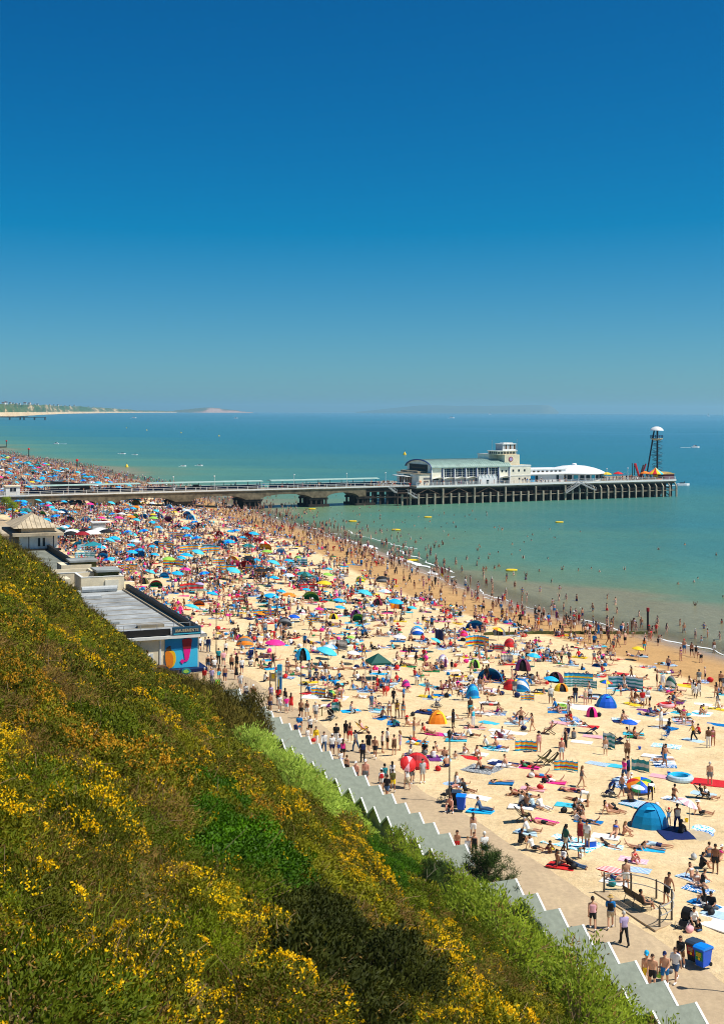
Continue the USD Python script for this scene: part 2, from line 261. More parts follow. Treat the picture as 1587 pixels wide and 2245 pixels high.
# hillside --------------------------------------------------------
nodes = {'ge': ('geometry', {}), 'n1': ('noise_texture', {'scale': .5, 'detail': 6.0, 'roughness': .7}), 'n2': ('noise_texture', {'scale': 7.0, 'detail': 4.0}),
    'rp': ('rgb_ramp', {'ramp': [(.3, (.035, .034, .008)), (.45, (.085, .076, .016)), (.55, (.13, .09, .032)), (.7, (.17, .12, .045))]}), 'bp': ('bump', {'strength': .8, 'distance': .1}), 'p': ('principled_bsdf', {'roughness': .95, 'specular_ior_level': .1})}
links = [('ge.position', 'n1.vector'), ('ge.position', 'n2.vector'), ('n1.fac', 'rp.fac'), ('rp.color', 'p.base_color'), ('n2.fac', 'bp.height'), ('bp.normal', 'p.normal')]
_mats['hillside'] = usdkit.material(stage, '/World/Looks/hillside', nodes, links, surface='p.BSDF')
b, _, _ = sheet(np.concatenate([np.arange(-60, 140, .6), np.arange(140, 420, 2.0)]), np.arange(-30, 32.5, .6), hill_z)
solo('hillside', b, 'hillside', kind='structure', smooth=True)
# sea -------------------------------------------------------------
RE2 = 2 * 7.43e6
rr = np.concatenate([np.linspace(100, 700, 220), np.geomspace(710, 33000, 120)]); th = np.radians(np.linspace(-60, 70, 240))
R, T = np.meshgrid(rr, th, indexing='ij'); X, Y = R * np.sin(T), R * np.cos(T); Z = -R ** 2 / RE2
b = MB(); b.grid(np.stack([X, Y, Z], -1)[:, ::-1])
U, V = -ST * X + CT * Y, CT * X + ST * Y
off = V - vw(U)
nodes = {'ge': ('geometry', {}), 'a': ('attribute', {'attribute': 'offshore'}), 'd': ('attribute', {'attribute': 'far'}),
    'n0': ('noise_texture', {'scale': .006, 'detail': 4.0, 'roughness': .6}), 'mp0': ('mapping', {'rotation': (0, 0, -TH - .15), 'scale': (.35, 1.6, 1)}), 'ns': ('math', {'math_type': 'multiply_add', 'value2': .5, 'value3': -.25}), 'sa': ('math', {'math_type': 'add'}),
    'rp': ('rgb_ramp', {'ramp': [(0, (.25, .23, .115)), (.03, (.145, .23, .115)), (.12, (.090, .235, .155)), (.28, (.052, .195, .172)), (.5, (.022, .165, .215)), (.8, (.026, .165, .25)), (1, (.062, .215, .335))]}),
    'mp': ('mapping', {'rotation': (0, 0, -TH + .3), 'scale': (1, 1.9, 1)}), 'w1': ('noise_texture', {'scale': .32, 'detail': 6.0, 'roughness': .68}), 'w2': ('noise_texture', {'scale': .05, 'detail': 3.0}), 'wa': ('math', {'math_type': 'multiply_add', 'value2': 3.0}),
    'bs': ('map_range', {'from_min': 0, 'from_max': 1, 'to_min': .9, 'to_max': .16, 'clamp': True}), 'bp': ('bump', {'distance': .75}),
    'df': ('diffuse_bsdf', {}), 'gl': ('glossy_bsdf', {'color': (1, 1, 1), 'roughness': .16}), 'fr': ('fresnel', {'IOR': 1.33}), 'fm': ('math', {'math_type': 'minimum', 'value2': .30}), 'mxs': ('mix_closure', {}),
    'tr': ('transparent_bsdf', {'color': (.93, .95, .90)}), 'fo': ('map_range', {'from_min': 0.0, 'from_max': .022, 'to_min': .12, 'to_max': 1.0, 'clamp': True}), 'mt': ('mix_closure', {})}
links = [('ge.position', 'mp0.vector'), ('mp0.vector', 'n0.vector'), ('n0.fac', 'ns.value1'), ('ns.value', 'sa.value1'), ('a.fac', 'sa.value2'), ('sa.value', 'rp.fac'), ('ge.position', 'mp.vector'), ('mp.vector', 'w1.vector'), ('ge.position', 'w2.vector'),
    ('w2.fac', 'wa.value1'), ('w1.fac', 'wa.value3'), ('wa.value', 'bp.height'), ('d.fac', 'bs.value'), ('bs.result', 'bp.strength'), ('bp.normal', 'df.normal'), ('bp.normal', 'gl.normal'), ('bp.normal', 'fr.normal'), ('rp.color', 'df.color'),
    ('fr.fac', 'fm.value1'), ('fm.value', 'mxs.fac'), ('df.BSDF', 'mxs.closure1'), ('gl.BSDF', 'mxs.closure2'), ('a.fac', 'fo.value'), ('fo.result', 'mt.fac'), ('tr.BSDF', 'mt.closure1'), ('mxs.closure', 'mt.closure2')]
_mats['sea'] = usdkit.material(stage, '/World/Looks/sea', nodes, links, surface='mt.closure')
p = solo('sea', b, 'sea', kind='structure', smooth=True)
primvar(p, 'offshore', np.interp(off, [0, 12, 40, 100, 260, 800, 3000], [0, .035, .13, .30, .52, .8, 1.0])[:, ::-1].ravel())
primvar(p, 'far', np.clip(R / 2500, 0, 1)[:, ::-1].ravel())
# surf: thin lines of foam along the water's edge ------------------
rng = np.random.default_rng(5)
def foam(u0, u1, voff, w):
    uu = np.arange(u0, u1, .6); q = np.stack([uu * .13, 0 * uu + voff, 0 * uu], 1)
    c = vw(uu) + voff + (meshkit.fbm(q, 4, 31) - .5) * 4.5; hw = w * np.clip((meshkit.fbm(q * 1.7, 4, 32) - .38) * 4.0, 0, 1.2)
    b = MB(); pr = [(-1, .015), (-.5, .09), (.2, .16), (1, .015)]
    P = np.stack([np.stack([CT * (c + k * hw) - ST * uu, ST * (c + k * hw) + CT * uu, np.maximum(0, sand_z(uu, c + k * hw, False)) + h * np.clip(hw * 2, .15, 1)], -1) for k, h in pr], 1)
    return b.grid(P)
fb = MB()
for a0, a1, vo, w in ((215, 292, 1.2, .7), (222, 262, 4.6, .3), (300, 400, 2.0, .3), (128, 200, .5, .16), (262, 310, 8, .2), (140, 190, -2.2, .1), (200, 300, -1.4, .12)):
    v_, f_ = foam(a0, a1, vo, w).get(); fb.add(v_, f_)
solo('surf_foam', fb, 'water_white', kind='stuff', smooth=True)

# far coast -------------------------------------------------------
def far_d(px, py):                                                       # distance at which the curved sea stands at this height in view
    y = py - YH - ROLL * (px - XC); D = 3000.0
    for _ in range(80): D = (ZC + D * D / RE2) * F / y * .5 + D * .5
    return D
def far_pt(px, py, D): return np.array([(px - XC) / F * D, D, ZC - (py - YH - ROLL * (px - XC)) / F * D])
coast = [(-260, 921, 909, 878), (-120, 917, 907, 882), (0, 914.3, 905.3, 885), (60, 910.8, 904.6, 886.5), (106, 908.2, 904.3, 888), (150, 906.6, 903.8, 890), (205, 905.6, 903.3, 893), (250, 905, 903, 896.5), (300, 904.6, 902.8, 899.6), (350, 904.35, 902.7, 901.4), (390, 904.2, 902.9, 902.2)]
px = np.arange(-260, 390, 2.5); cw, cb, ct = (np.interp(px, [c[0] for c in coast], [c[i] for c in coast]) for i in (1, 2, 3))
rows = []
nz = meshkit.fbm(np.stack([px * .06, 0 * px, 0 * px], 1), 4, 41) - .5
for k, (x, w, bs, t, n) in enumerate(zip(px, cw, cb, ct, nz)):
    D = far_d(x, w); base = far_pt(x, bs, D * 1.015); top = far_pt(x, t + n * 3.5, D * (1.035 + n * .01)); sea0 = far_pt(x, w + .5, D)
    dn = sea0.copy(); dn[2] = -D * D / RE2 - 4
    back = far_pt(x, t + n * 3.5, D * (1.035 + n * .01)) * np.array([1.15, 1.15, 1]); back[2] = top[2] + 2
    rib = (meshkit.fbm(np.array([[x * .22, 0, 0]]), 3, 43)[0] - .5)
    mid1 = base * .66 + top * .34; mid2 = base * .33 + top * .67; mid1[1] -= D * rib * .012; mid2[1] -= D * rib * .02
    rows.append([dn, sea0, base, mid1, mid2, top, back])
nodes = {'ge': ('geometry', {}), 'a': ('attribute', {'attribute': 'band'}), 'mp': ('mapping', {'scale': (.02, .003, .018), 'rotation': (0, .6, 0)}), 'n': ('noise_texture', {'scale': 1.0, 'detail': 5.0, 'roughness': .7}), 'mm': ('mapping', {'scale': (.006, .006, .012)}), 'n2': ('noise_texture', {'scale': 1.0, 'detail': 3.0}),
    'sand': ('rgb_ramp', {'ramp': [(.3, (.62, .42, .22)), (.7, (.72, .54, .32))]}), 'green': ('rgb_ramp', {'ramp': [(.40, (.05, .105, .022)), (.50, (.09, .135, .035)), (.56, (.15, .13, .05)), (.63, (.55, .40, .19)), (.8, (.62, .47, .24))]}),
    'g': ('math', {'math_type': 'greater_than', 'value2': .38}), 'mx': ('mix', {}), 'p': ('principled_bsdf', {'roughness': .95, 'specular_ior_level': .1})}
links = [('ge.position', 'mp.vector'), ('mp.vector', 'n.vector'), ('ge.position', 'mm.vector'), ('mm.vector', 'n2.vector'), ('n2.fac', 'sand.fac'), ('n.fac', 'green.fac'), ('a.fac', 'g.value1'), ('g.value', 'mx.fac'), ('sand.color', 'mx.color1'), ('green.color', 'mx.color2'), ('mx.color', 'p.base_color')]
_mats['far_cliff'] = usdkit.material(stage, '/World/Looks/far_cliff', nodes, links, surface='p.BSDF')
P = np.array(rows); b = MB(); b.grid(P)
p = solo('far_cliffs', b, 'far_cliff', kind='structure', smooth=False)
primvar(p, 'band', np.tile([0, 0, .3, .6, .8, 1, 1], len(px)))
hh = [(355, 903.2), (372, 902), (385, 899.5), (405, 897.5), (425, 895.5), (440, 894), (455, 893.2), (466, 893.4), (478, 894), (490, 896.5), (505, 898), (520, 899.4), (530, 901.5), (545, 903.4), (556, 904.2)]
px = np.arange(355, 556, 1.5); hy = np.interp(px, [h[0] for h in hh], [h[1] for h in hh]) + (meshkit.fbm(np.stack([px * .3, 0 * px, 0 * px], 1), 3, 44) - .5) * 1.0
rows = []
D = 14500.0
for x, y in zip(px, hy):
    c = far_pt(x, 904.6, D); dn = c.copy(); dn[2] -= 25; be = far_pt(x, 903.4, D + 60); fa = far_pt(x, min(903.3, y * .55 + 903 * .45), D + 110); to = far_pt(x, min(y, 903.2), D + 420); bk = to * np.array([1.06, 1.06, 1]); bk[2] -= 20
    rows.append([dn, c, be, fa, to, bk])
P = np.array(rows); b = MB(); b.grid(P)
nodes = {'ge': ('geometry', {}), 'n': ('noise_texture', {'scale': .004, 'detail': 4.0, 'roughness': .7}), 'a': ('attribute', {'attribute': 'bare'}), 's': ('math', {'math_type': 'add'}),
    'rp': ('rgb_ramp', {'ramp': [(.4, (.07, .10, .04)), (.75, (.12, .13, .06)), (.95, (.50, .28, .20)), (1.0, (.56, .36, .27))]}), 'p': ('principled_bsdf', {'roughness': .95})}
_mats['headland'] = usdkit.material(stage, '/World/Looks/headland', nodes, [('ge.position', 'n.vector'), ('n.fac', 's.value1'), ('a.fac', 's.value2'), ('s.value', 'rp.fac'), ('rp.color', 'p.base_color')], surface='p.BSDF')
p = solo('headland_hill', b, 'headland', kind='structure')
bare = np.interp(px, [400, 430, 450, 462, 480, 492, 520, 545], [0, .15, .25, .6, .55, .35, .4, .3]); primvar(p, 'bare', (bare[:, None] * np.array([1, 1, 1.1, 1, .35, .2])).ravel() + np.tile([0, .3, .2, 0, 0, 0], len(px)))
hh = [(780, 903), (830, 897.5), (880, 892.5), (920, 888.5), (960, 888.0), (1000, 889.5), (1030, 888.6), (1060, 889.6), (1100, 889), (1150, 887.8), (1185, 887.6), (1200, 888), (1208, 890), (1214, 894), (1219, 899), (1226, 904)]
px = np.arange(780, 1227, 3.0); hy = np.interp(px, [h[0] for h in hh], [h[1] for h in hh]); rows = []; D = 25500.0
for x, y in zip(px, hy):
    to = far_pt(x, y, D + 900); c = far_pt(x, 906.5, D); c[2] = -60; m = c * .45 + to * .55; m[:2] = far_pt(x, y, D + 250)[:2]; bk = to * np.array([1.05, 1.05, 1]); bk[2] -= 40
    rows.append([c, m, to, bk])
P = np.array(rows); b = MB(); b.grid(P)
nodes = {'ge': ('geometry', {}), 'n': ('noise_texture', {'scale': .002, 'detail': 4.0}), 'a': ('attribute', {'attribute': 'chalk'}), 's': ('math', {'math_type': 'multiply_add', 'value2': .3}), 'rp': ('rgb_ramp', {'ramp': [(.05, (.05, .09, .05)), (.3, (.10, .13, .07)), (.62, (.15, .17, .10)), (.8, (.85, .83, .78))]}), 'p': ('principled_bsdf', {'roughness': .95})}
_mats['island'] = usdkit.material(stage, '/World/Looks/island', nodes, [('ge.position', 'n.vector'), ('n.fac', 's.value1'), ('a.fac', 's.value3'), ('s.value', 'rp.fac'), ('rp.color', 'p.base_color')], surface='p.BSDF')
p = solo('island_hills', b, 'island', kind='structure')
ck = np.interp(px, [1185, 1192, 1206, 1216], [0, .32, .4, .25]); primvar(p, 'chalk', (ck[:, None] * np.array([1, 1, .9, 0])).ravel())
# air -------------------------------------------------------------
_mats['haze'] = usdkit.material(stage, '/World/Looks/haze', {'v': ('principled_volume', {'color': (.46, .83, .97), 'density': 6.2e-5, 'anisotropy': .25})}, volume='v.volume')
b = MB(); b.box((-36000, -3000, -76), (36000, 36000, 150))
if HAZE: solo('haze', b, 'haze', kind='stuff')
# ---------------------------------------------------------------- pier
PA = TH + .07; PEX, PEY = np.array([math.cos(PA), math.sin(PA)]), np.array([-math.sin(PA), math.cos(PA)])
PO = uv(379.0, 45.0)[:2]
def pw(x, y, z=0.0): q = PO + x * PEX + y * PEY; return (q[0], q[1], z)
def px_of(px, y, pyr=1050):                                             # distance along the pier of a sight line, on the plane y
    k = (px - XC + ROLL * (pyr - YH)) / F; o = PO + y * PEY
    return (k * o[1] - o[0]) / (PEX[0] - k * PEX[1])
PDEG = PA * DEG
NK, HD, H0, H1 = 10.0, 30.0, 131.5, 238.0                                # neck width, head depth, head start and end
HY = -4.6
pier = thing('pier', 'long stone and concrete pier on dark piles running out over the sea', 'pier', pw(0, 0, 0), PDEG)
b = MB(); b.box((-30, 0, 5.55), (H0, NK, 6.0)); part(pier, 'neck_deck', b, 'concrete')
tx = [px_of(x, 1) for x in (62, 232, 400, 553, 698, 800)]
spans = [tx[0] - 36] + tx
for a_, b_ in zip(spans[:-1], spans[1:]):
    n = 14; s = np.linspace(0, 1, n); xs = a_ + 2.6 + (b_ - a_ - 5.2) * s; zs = 3.0 + 1.35 * (1 - (2 * s - 1) ** 2) ** .6
    poly = [(a_, 5.54), (a_, 2.9), (a_ + 2.6, 2.9)] + list(zip(xs, zs)) + [(b_ - 2.6, 2.9), (b_, 2.9), (b_, 5.54)]
    g = MB(); g.prism(poly, 'y', .25, NK - .25); part(pier, 'arched_girder', g, 'weed_concrete')
for x in tx[2:]:
    t = MB()
    for dx in (-2.6, -.9, .9, 2.6):
        for y in (.9, 3.6, 6.4, 9.1): t.box((x + dx - .28, y - .28, -4), (x + dx + .28, y + .28, 2.9))
    t.box((x - 3.2, .5, 2.2), (x + 3.2, 1.3, 2.88)); t.box((x - 3.2, 8.7, 2.2), (x + 3.2, 9.5, 2.88)); t.box((x - 3.5, .3, .0), (x + 3.5, 1.5, .75)); t.box((x - 3.5, 8.5, .0), (x + 3.5, 9.7, .75))
    part(pier, 'trestle', t, 'dark_timber')
for x in tx[:2]:
    t = MB(); t.box((x - 2.4, .4, 0), (x + 2.4, NK - .4, 2.88)); part(pier, 'stone_pier', t, 'weed_stone')
# railings of the neck, one post about every 3.2 m
r = MB(); r.beam((-30, .08, 7.08), (H0, .08, 7.08), .09, .09); r.beam((-30, .08, 6.55), (H0, .08, 6.55), .06, .06); r.box((-30, -.06, 5.75), (H0, .2, 6.16)); part(pier, 'near_rail', r, 'rail_white')
r = MB(); r.beam((-30, NK - .08, 7.08), (H0, NK - .08, 7.08), .09, .09); r.beam((-30, NK - .08, 6.55), (H0, NK - .08, 6.55), .06, .06); part(pier, 'far_rail', r, 'rail_white')
for k in range(48):
    q = MB(); q.box((-29 + k * 3.35 - .07, 0, 6.0), (-29 + k * 3.35 + .07, .15, 7.14)); part(pier, 'rail_post', q, 'rail_white')
# shelters down the middle: blue windbreak below, pale roof above
def canopy(x0, x1, name='shelter_roof'):
    b = MB(); b.prism([(3.3, 8.35), (5.4, 8.62), (7.5, 8.35), (7.5, 8.24), (5.4, 8.5), (3.3, 8.24)], 'x', x0, x1); part(pier, name, b, 'canopy_green')
    b = MB(); b.box((x0, 5.3, 6.0), (x1, 5.5, 7.15)); part(pier, 'windbreak_panel', b, 'navy_paint')
    for x in np.arange(x0 + .4, x1, (x1 - x0 - .8) / max(1, round((x1 - x0) / 4.2)) - 1e-6):
        q = MB(); q.box((x - .07, 5.33, 7.15), (x + .07, 5.47, 8.5)); part(pier, 'shelter_post', q, 'steel_dark')
for a_, b_ in ((65, 305), (322, 572), (590, 826)): canopy(px_of(a_, 5.4), px_of(b_, 5.4))
for a_, b_ in ((176, 197), (424, 436)):
    b = MB(); b.box((px_of(a_, 4.5), 4.3, 6.0), (px_of(b_, 4.5), 5.2, 7.7)); part(pier, 'shelter_screen', b, 'tar_black')
# the head
b = MB(); b.box((H0, HY, 5.2), (H1, HY + HD, 6.0)); part(pier, 'head_deck', b, 'concrete')
b = MB(); b.box((H0, HY - .25, 5.62), (H1 + .2, HY, 6.22)); b.box((H1, HY, 5.62), (H1 + .25, HY + HD, 6.22)); part(pier, 'deck_edge', b, 'hut_white')
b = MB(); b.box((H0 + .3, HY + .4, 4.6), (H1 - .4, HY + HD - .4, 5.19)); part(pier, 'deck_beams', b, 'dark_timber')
r = MB()
for z in (7.15, 6.75, 6.4): r.beam((H0, HY - .1, z), (H1, HY - .1, z), .06, .06)
r.beam((H1 + .1, HY, 7.15), (H1 + .1, HY + HD, 7.15), .06, .06); part(pier, 'head_rail', r, 'rail_white')
for k in range(36):
    x = H0 + k * (H1 - H0) / 35; q = MB(); q.box((x - .06, HY - .17, 6.22), (x + .06, HY - .05, 7.2)); part(pier, 'head_rail_post', q, 'rail_white')
xs0 = px_of(880, HY); n = 38
for k in range(n):
    x = xs0 + (H1 - xs0) * k / (n - 1); tall = k % 4 == 1; q = MB(); far = k > 21
    q.box((x - .26, HY - .75, -3), (x + .26, HY - .25, 5.1 if tall and not far else 3.55 if not far else 3.9))
    if far: q.prism([(-.75, 3.9), (-.25, 3.9), (.9, 5.1), (.4, 5.1)], 'x', x - .2, x + .2); q.v[-1][:, 1] += HY
    part(pier, 'fender_pile', q, 'pile_concrete')
b = MB(); b.box((xs0, HY - .2, 2.15), (H1, HY + 2.2, 2.42)); part(pier, 'landing_stage', b, 'rust_timber')
b = MB(); b.box((xs0, HY - .24, 2.2), (H1, HY - .2, 2.44)); part(pier, 'landing_edge', b, 'concrete')
r = MB(); r.beam((xs0, HY - .15, 3.45), (H1, HY - .15, 3.45), .08, .08); r.beam((xs0, HY - .15, 2.95), (H1, HY - .15, 2.95), .06, .06); part(pier, 'landing_rail', r, 'rust_timber')
ip = MB(); xs1 = px_of(775, 4)
for x in np.arange(xs1, H1, 2.7):
    for y in ((-3.2, 1, 5, 9, 13, 17, 21, 25) if x > H0 else (1, 5, 9)): ip.box((x - .24, y - .24, -5), (x + .24, y + .24, 4.6))
for y in (1, 9, 17, 25): ip.box((H0, y - .2, 1.0), (H1, y + .2, 1.5)); ip.box((H0, y - .2, 3.2), (H1, y + .2, 3.7))
for x in np.arange(H0 + 2, H1, 5.4): ip.box((x - .15, HY + .5, 3.0), (x + .15, HY + HD - .5, 3.5)); ip.beam((x, HY + 1, .3), (x, HY + 9, 4.4), .2, .2)
for x in np.arange(H0, H1, 2.7): ip.box((x - .4, 2.6, .2), (x + .9, 2.8, 4.6))
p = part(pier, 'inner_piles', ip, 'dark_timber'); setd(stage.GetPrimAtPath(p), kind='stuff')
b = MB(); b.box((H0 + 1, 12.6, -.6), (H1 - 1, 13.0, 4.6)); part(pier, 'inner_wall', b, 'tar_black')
b = MB(); b.box((H0 - 1, -.4, 4.4), (H0 + 9, NK, 5.19)); b.box((xs1, .4, 4.2), (H0, 1.0, 5.5)); b.box((xs1, .4, 2.2), (H0, 1.1, 2.6)); part(pier, 'neck_end_beams', b, 'dark_timber')
for k in range(6):                                                        # diagonal braces of the left half
    x0 = xs0 + 4 + k * 5.8 * 1.0
    b = MB(); b.beam((x0, HY + .1, 2.6), (x0 + 5.8, HY + .1, 5.1), .22, .22) if k % 2 == 0 else b.beam((x0, HY + .1, 5.1), (x0 + 5.8, HY + .1, 2.6), .22, .22); part(pier, 'brace', b, 'rust_timber')
def flight(x0, z0, x1, z1, y):
    b = MB()
    for dy in (0, 1.3): b.beam((x0, y - dy, z0), (x1, y - dy, z1), .1, .35); b.beam((x0, y - dy, z0 + 1.0), (x1, y - dy, z1 + 1.0), .08, .08)
    m = max(4, int(abs(z1 - z0) / .2))
    for i in range(m):
        s = (i + .5) / m; x, z = x0 + (x1 - x0) * s, z0 + (z1 - z0) * s; b.box((x - .16, y - 1.3, z - .03), (x + .16, y, z + .03))
    for s in (0, .33, .66, 1): x, z = x0 + (x1 - x0) * s, z0 + (z1 - z0) * s; b.box((x - .05, y - 1.35, z), (x + .05, y - 1.25, z + 1))
    part(pier, 'stair', b, 'steel_grey')
y = HY - .4
flight(px_of(851, y), 6.0, px_of(866, y), 4.2, y); b = MB(); b.box((px_of(866, y), y - 1.4, 4.0), (px_of(890, y), y, 4.2)); b.box((px_of(868, y), y - 1, -1), (px_of(868, y) + .3, y - .7, 4)); b.box((px_of(889, y), y - 1, -1), (px_of(889, y) + .3, y - .7, 4)); part(pier, 'stair_landing', b, 'rust_timber')
flight(px_of(890, y), 4.2, px_of(911, y), 2.3, y)
flight(px_of(1268, y), 5.6, px_of(1236, y), 2.5, y); flight(px_of(1272, y), 5.6, px_of(1302, y), 3.2, y)
b = MB(); b.box((px_of(1266, y), y - 1.4, 5.5), (px_of(1276, y), y, 5.7)); part(pier, 'stair_landing', b, 'steel_grey')
for k, x in enumerate((150, 265, 380, 470, 645, 760, 845, 1330, 1376)):
    xx = px_of(x, .3 if x < 860 else HY + 3); q = MB(); q.tube([(xx, .3 if x < 860 else HY + 3, 6.0), (xx, .3 if x < 860 else HY + 3, 10.2)], [.07, .05]); q.ball((xx, .3 if x < 860 else HY + 3, 10.35), .24); part(pier, 'deck_lamp', q, 'rail_white')
# the white hut at the landward end
kz = thing('pier_hut', 'small white hut with dark hatch at the landward end of the pier', 'hut', pw(px_of(12, 2), 1.4, 6.0), PDEG)
w = px_of(43, 2) - px_of(12, 2)
b = MB(); b.box((0, 0, 0), (w, 3.4, 2.5)); part(kz, 'wall', b, 'white_paint'); b = MB(); b.box((-.25, -.25, 2.5), (w + .25, 3.65, 2.72)); part(kz, 'roof', b, 'cream_render')
b = MB(); b.box((w * .3, -.05, 1.0), (w * .72, .05, 2.1)); part(kz, 'hatch', b, 'dark_glass')
b = MB(); b.box((w * .5 - .05, -.08, 1.0), (w * .5 + .05, -.05, 2.1)); part(kz, 'hatch_bar', b, 'white_paint')
# white beams and dark cover of a ramp behind it
rp = thing('ramp_frame', 'slanting white beam and dark roof of a beach ramp beyond the pier hut', 'ramp', pw(px_of(50, 14), 14, 2.0), PDEG)
b = MB(); b.beam((0, 0, 8.5), (6.5, 0, 2.5), .45, .45); part(rp, 'beam', b, 'pale_grey'); b = MB(); b.beam((-6.0, 1, 3), (-.5, 1, 9.2), 1.4, .3); part(rp, 'awning', b, 'beige'); b = MB(); b.prism([(9, 3.6), (20, 3.2), (20, 6.0), (9, 7.0)], 'y', 0, 4); part(rp, 'roof', b, 'tar_black')

# ---------------------------------------------------------------- pavilion on the pier head
Y0 = HY + 3.0
xa, xb = px_of(946, Y0), px_of(1117, Y0); L = xb - xa; W = 17.0
pav = thing('pavilion_hall', 'cream hall with arched green metal roof and tall glazed bays on the pier', 'pavilion', pw(xa, Y0, 6.0), PDEG)
def arch(y): return 5.7 + 2.35 * max(0, 1 - ((y - W / 2) / (W / 2 + .6)) ** 2) ** .62
ys = np.linspace(-.6, W + .6, 25); prof = [(y, arch(y)) for y in ys]
b = MB(); b.prism([(y, z + .02) for y, z in prof] + [(y, z + .24) for y, z in prof[::-1]], 'x', -.3, L + .3); part(pav, 'roof', b, 'copper_roof')
for k in range(36):
    x = .2 + k * (L - .4) / 35; s = MB(); s.prism([(y, z + .24) for y, z in prof[:14]] + [(y, z + .33) for y, z in prof[:14][::-1]], 'x', x - .05, x + .05); part(pav, 'roof_seam', s, 'copper_roof')
g = [(0, 0), (W, 0)] + [(y, arch(y) - .02) for y in np.linspace(W, 0, 21)]
b = MB(); b.prism(g, 'x', 0, .4); part(pav, 'gable_wall', b, 'pier_cream'); b = MB(); b.prism(g, 'x', L - .4, L); part(pav, 'end_wall', b, 'pier_cream')
b = MB(); b.prism([(y, z - .0) for y, z in prof] + [(y, z + .36) for y, z in prof[::-1]], 'x', -.55, -.3); part(pav, 'gable_trim', b, 'blue_trim')
b = MB(); b.box((-.2, 2.8, 4.7), (.02, 15.0, 6.5)); part(pav, 'display_board', b, 'tar_black')
b = MB(); b.box((-.3, 2.6, 4.5), (-.2, 15.2, 4.68)); b.box((-.3, 2.6, 6.52), (-.2, 15.2, 6.7)); part(pav, 'board_frame', b, 'wood_dark')
dotm = blotch('amber_dots', 'orange', 'black', 3.0); b = MB(); b.box((-.215, 4.2, 5.3), (-.2, 13.4, 5.75)); part(pav, 'board_line', b, 'brown')
for k in range(4): b = MB(); b.box((-.05, 3.6 + k * 3.0, 3.9), (.02, 4.5 + k * 3.0, 4.35)); part(pav, 'vent', b, 'grey')
b = MB(); b.box((0.4, 0.0, 0), (L - .4, .3, 5.68)); part(pav, 'side_wall', b, 'pier_cream'); b = MB(); b.box((0.4, W - .3, 0), (L - .4, W, 5.68)); part(pav, 'far_wall', b, 'pier_cream')
nb = 7; bw = L / nb
for k in range(nb + 1):
    x = k * bw; q = MB(); q.prism([(-1.0, 0), (0, 0), (0, 5.7), (-.35, 5.7)], 'x', x - .16, x + .16) if 0 < k < nb else q.box((x - .22, -.3, 0), (x + .22, 0, 5.7)); part(pav, 'buttress', q, 'white_paint' if k % 1 == 0 else 'blue_trim')
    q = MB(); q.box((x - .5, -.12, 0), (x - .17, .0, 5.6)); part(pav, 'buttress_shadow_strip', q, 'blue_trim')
for k in range(1, 6):
    x = k * bw + .3; w = bw - .9
    q = MB(); q.box((x, -.06, 2.6), (x + w, -.002, 5.45)); wn = part(pav, 'window', q, 'dark_glass')
    for i in range(1, 4): q = MB(); q.box((x + w * i / 4 - .05, -.12, 2.6), (x + w * i / 4 + .05, -.06, 5.45)); part(wn, 'mullion', q, 'blue_trim' if i == 2 else 'white_paint')
    for i in range(1, 4): q = MB(); q.box((x, -.11, 2.6 + 2.85 * i / 4 - .04), (x + w, -.062, 2.6 + 2.85 * i / 4 + .04)); part(wn, 'glazing_bar', q, 'pale_grey')
for k in range(nb):
    if 4 <= k <= 5: continue
    x = k * bw; xs = np.linspace(x + .2, x + bw - .2, 9); zs = 2.15 + .42 * np.sin(np.linspace(0, np.pi, 9))
    q = MB(); q.prism(list(zip(xs, zs)) + list(zip(xs[::-1], zs[::-1] + .12)), 'y', -1.3, -.01); part(pav, 'scalloped_canopy', q, 'white_paint')
    q = MB(); q.box((x + .5, -.05, .05), (x + bw - .6, -.003, 1.9)); part(pav, 'lower_panel', q, 'pale_grey' if k < 4 else 'dark_glass')
q = MB(); q.box((.7, -.1, 1.75), (2.6, -.02, 2.1)); part(pav, 'notice', q, 'tar_black')
for x in (L - bw + 1.0, L - bw + 2.6): q = MB(); q.box((x, -.06, 3.9), (x + .6, -.002, 4.6)); part(pav, 'small_window', q, 'dark_glass')
# zig-zag white kiosks in front
for k in range(5):
    a_, b_ = px_of(1049 + k * 8, HY + 1.2), px_of(1057 + k * 8, HY + 1.2); w = b_ - a_
    kk = thing('white_booth', 'pointed white booth, number %d of five before the pier hall' % (k + 1) if False else ['white pointed booth nearest the glazed bays before the pier hall', 'second white pointed booth before the pier hall', 'middle white pointed booth before the pier hall', 'fourth white pointed booth, nearly below the pier tower', 'last white pointed booth towards the tower of the pier hall'][k], 'booth', pw(a_, HY + 1.1, 6.0), PDEG)
    q = MB(); q.prism([(0, 0), (w - .03, 0), (w - .03, 2.3), (w / 2, 3.3), (0, 2.3)], 'y', 0, .9); part(kk, 'wall', q, 'dome_white')
    q = MB(); q.prism([(-.04, 2.33), (w / 2, 3.36), (w + .01, 2.33), (w + .01, 2.43), (w / 2, 3.47), (-.04, 2.43)], 'y', -.1, 1.0); part(kk, 'roof', q, 'dome_white')
    if k == 2: q = MB(); q.box((.2, -.04, 0), (w - .3, -.003, 1.5)); part(kk, 'hatch', q, 'dark_glass')
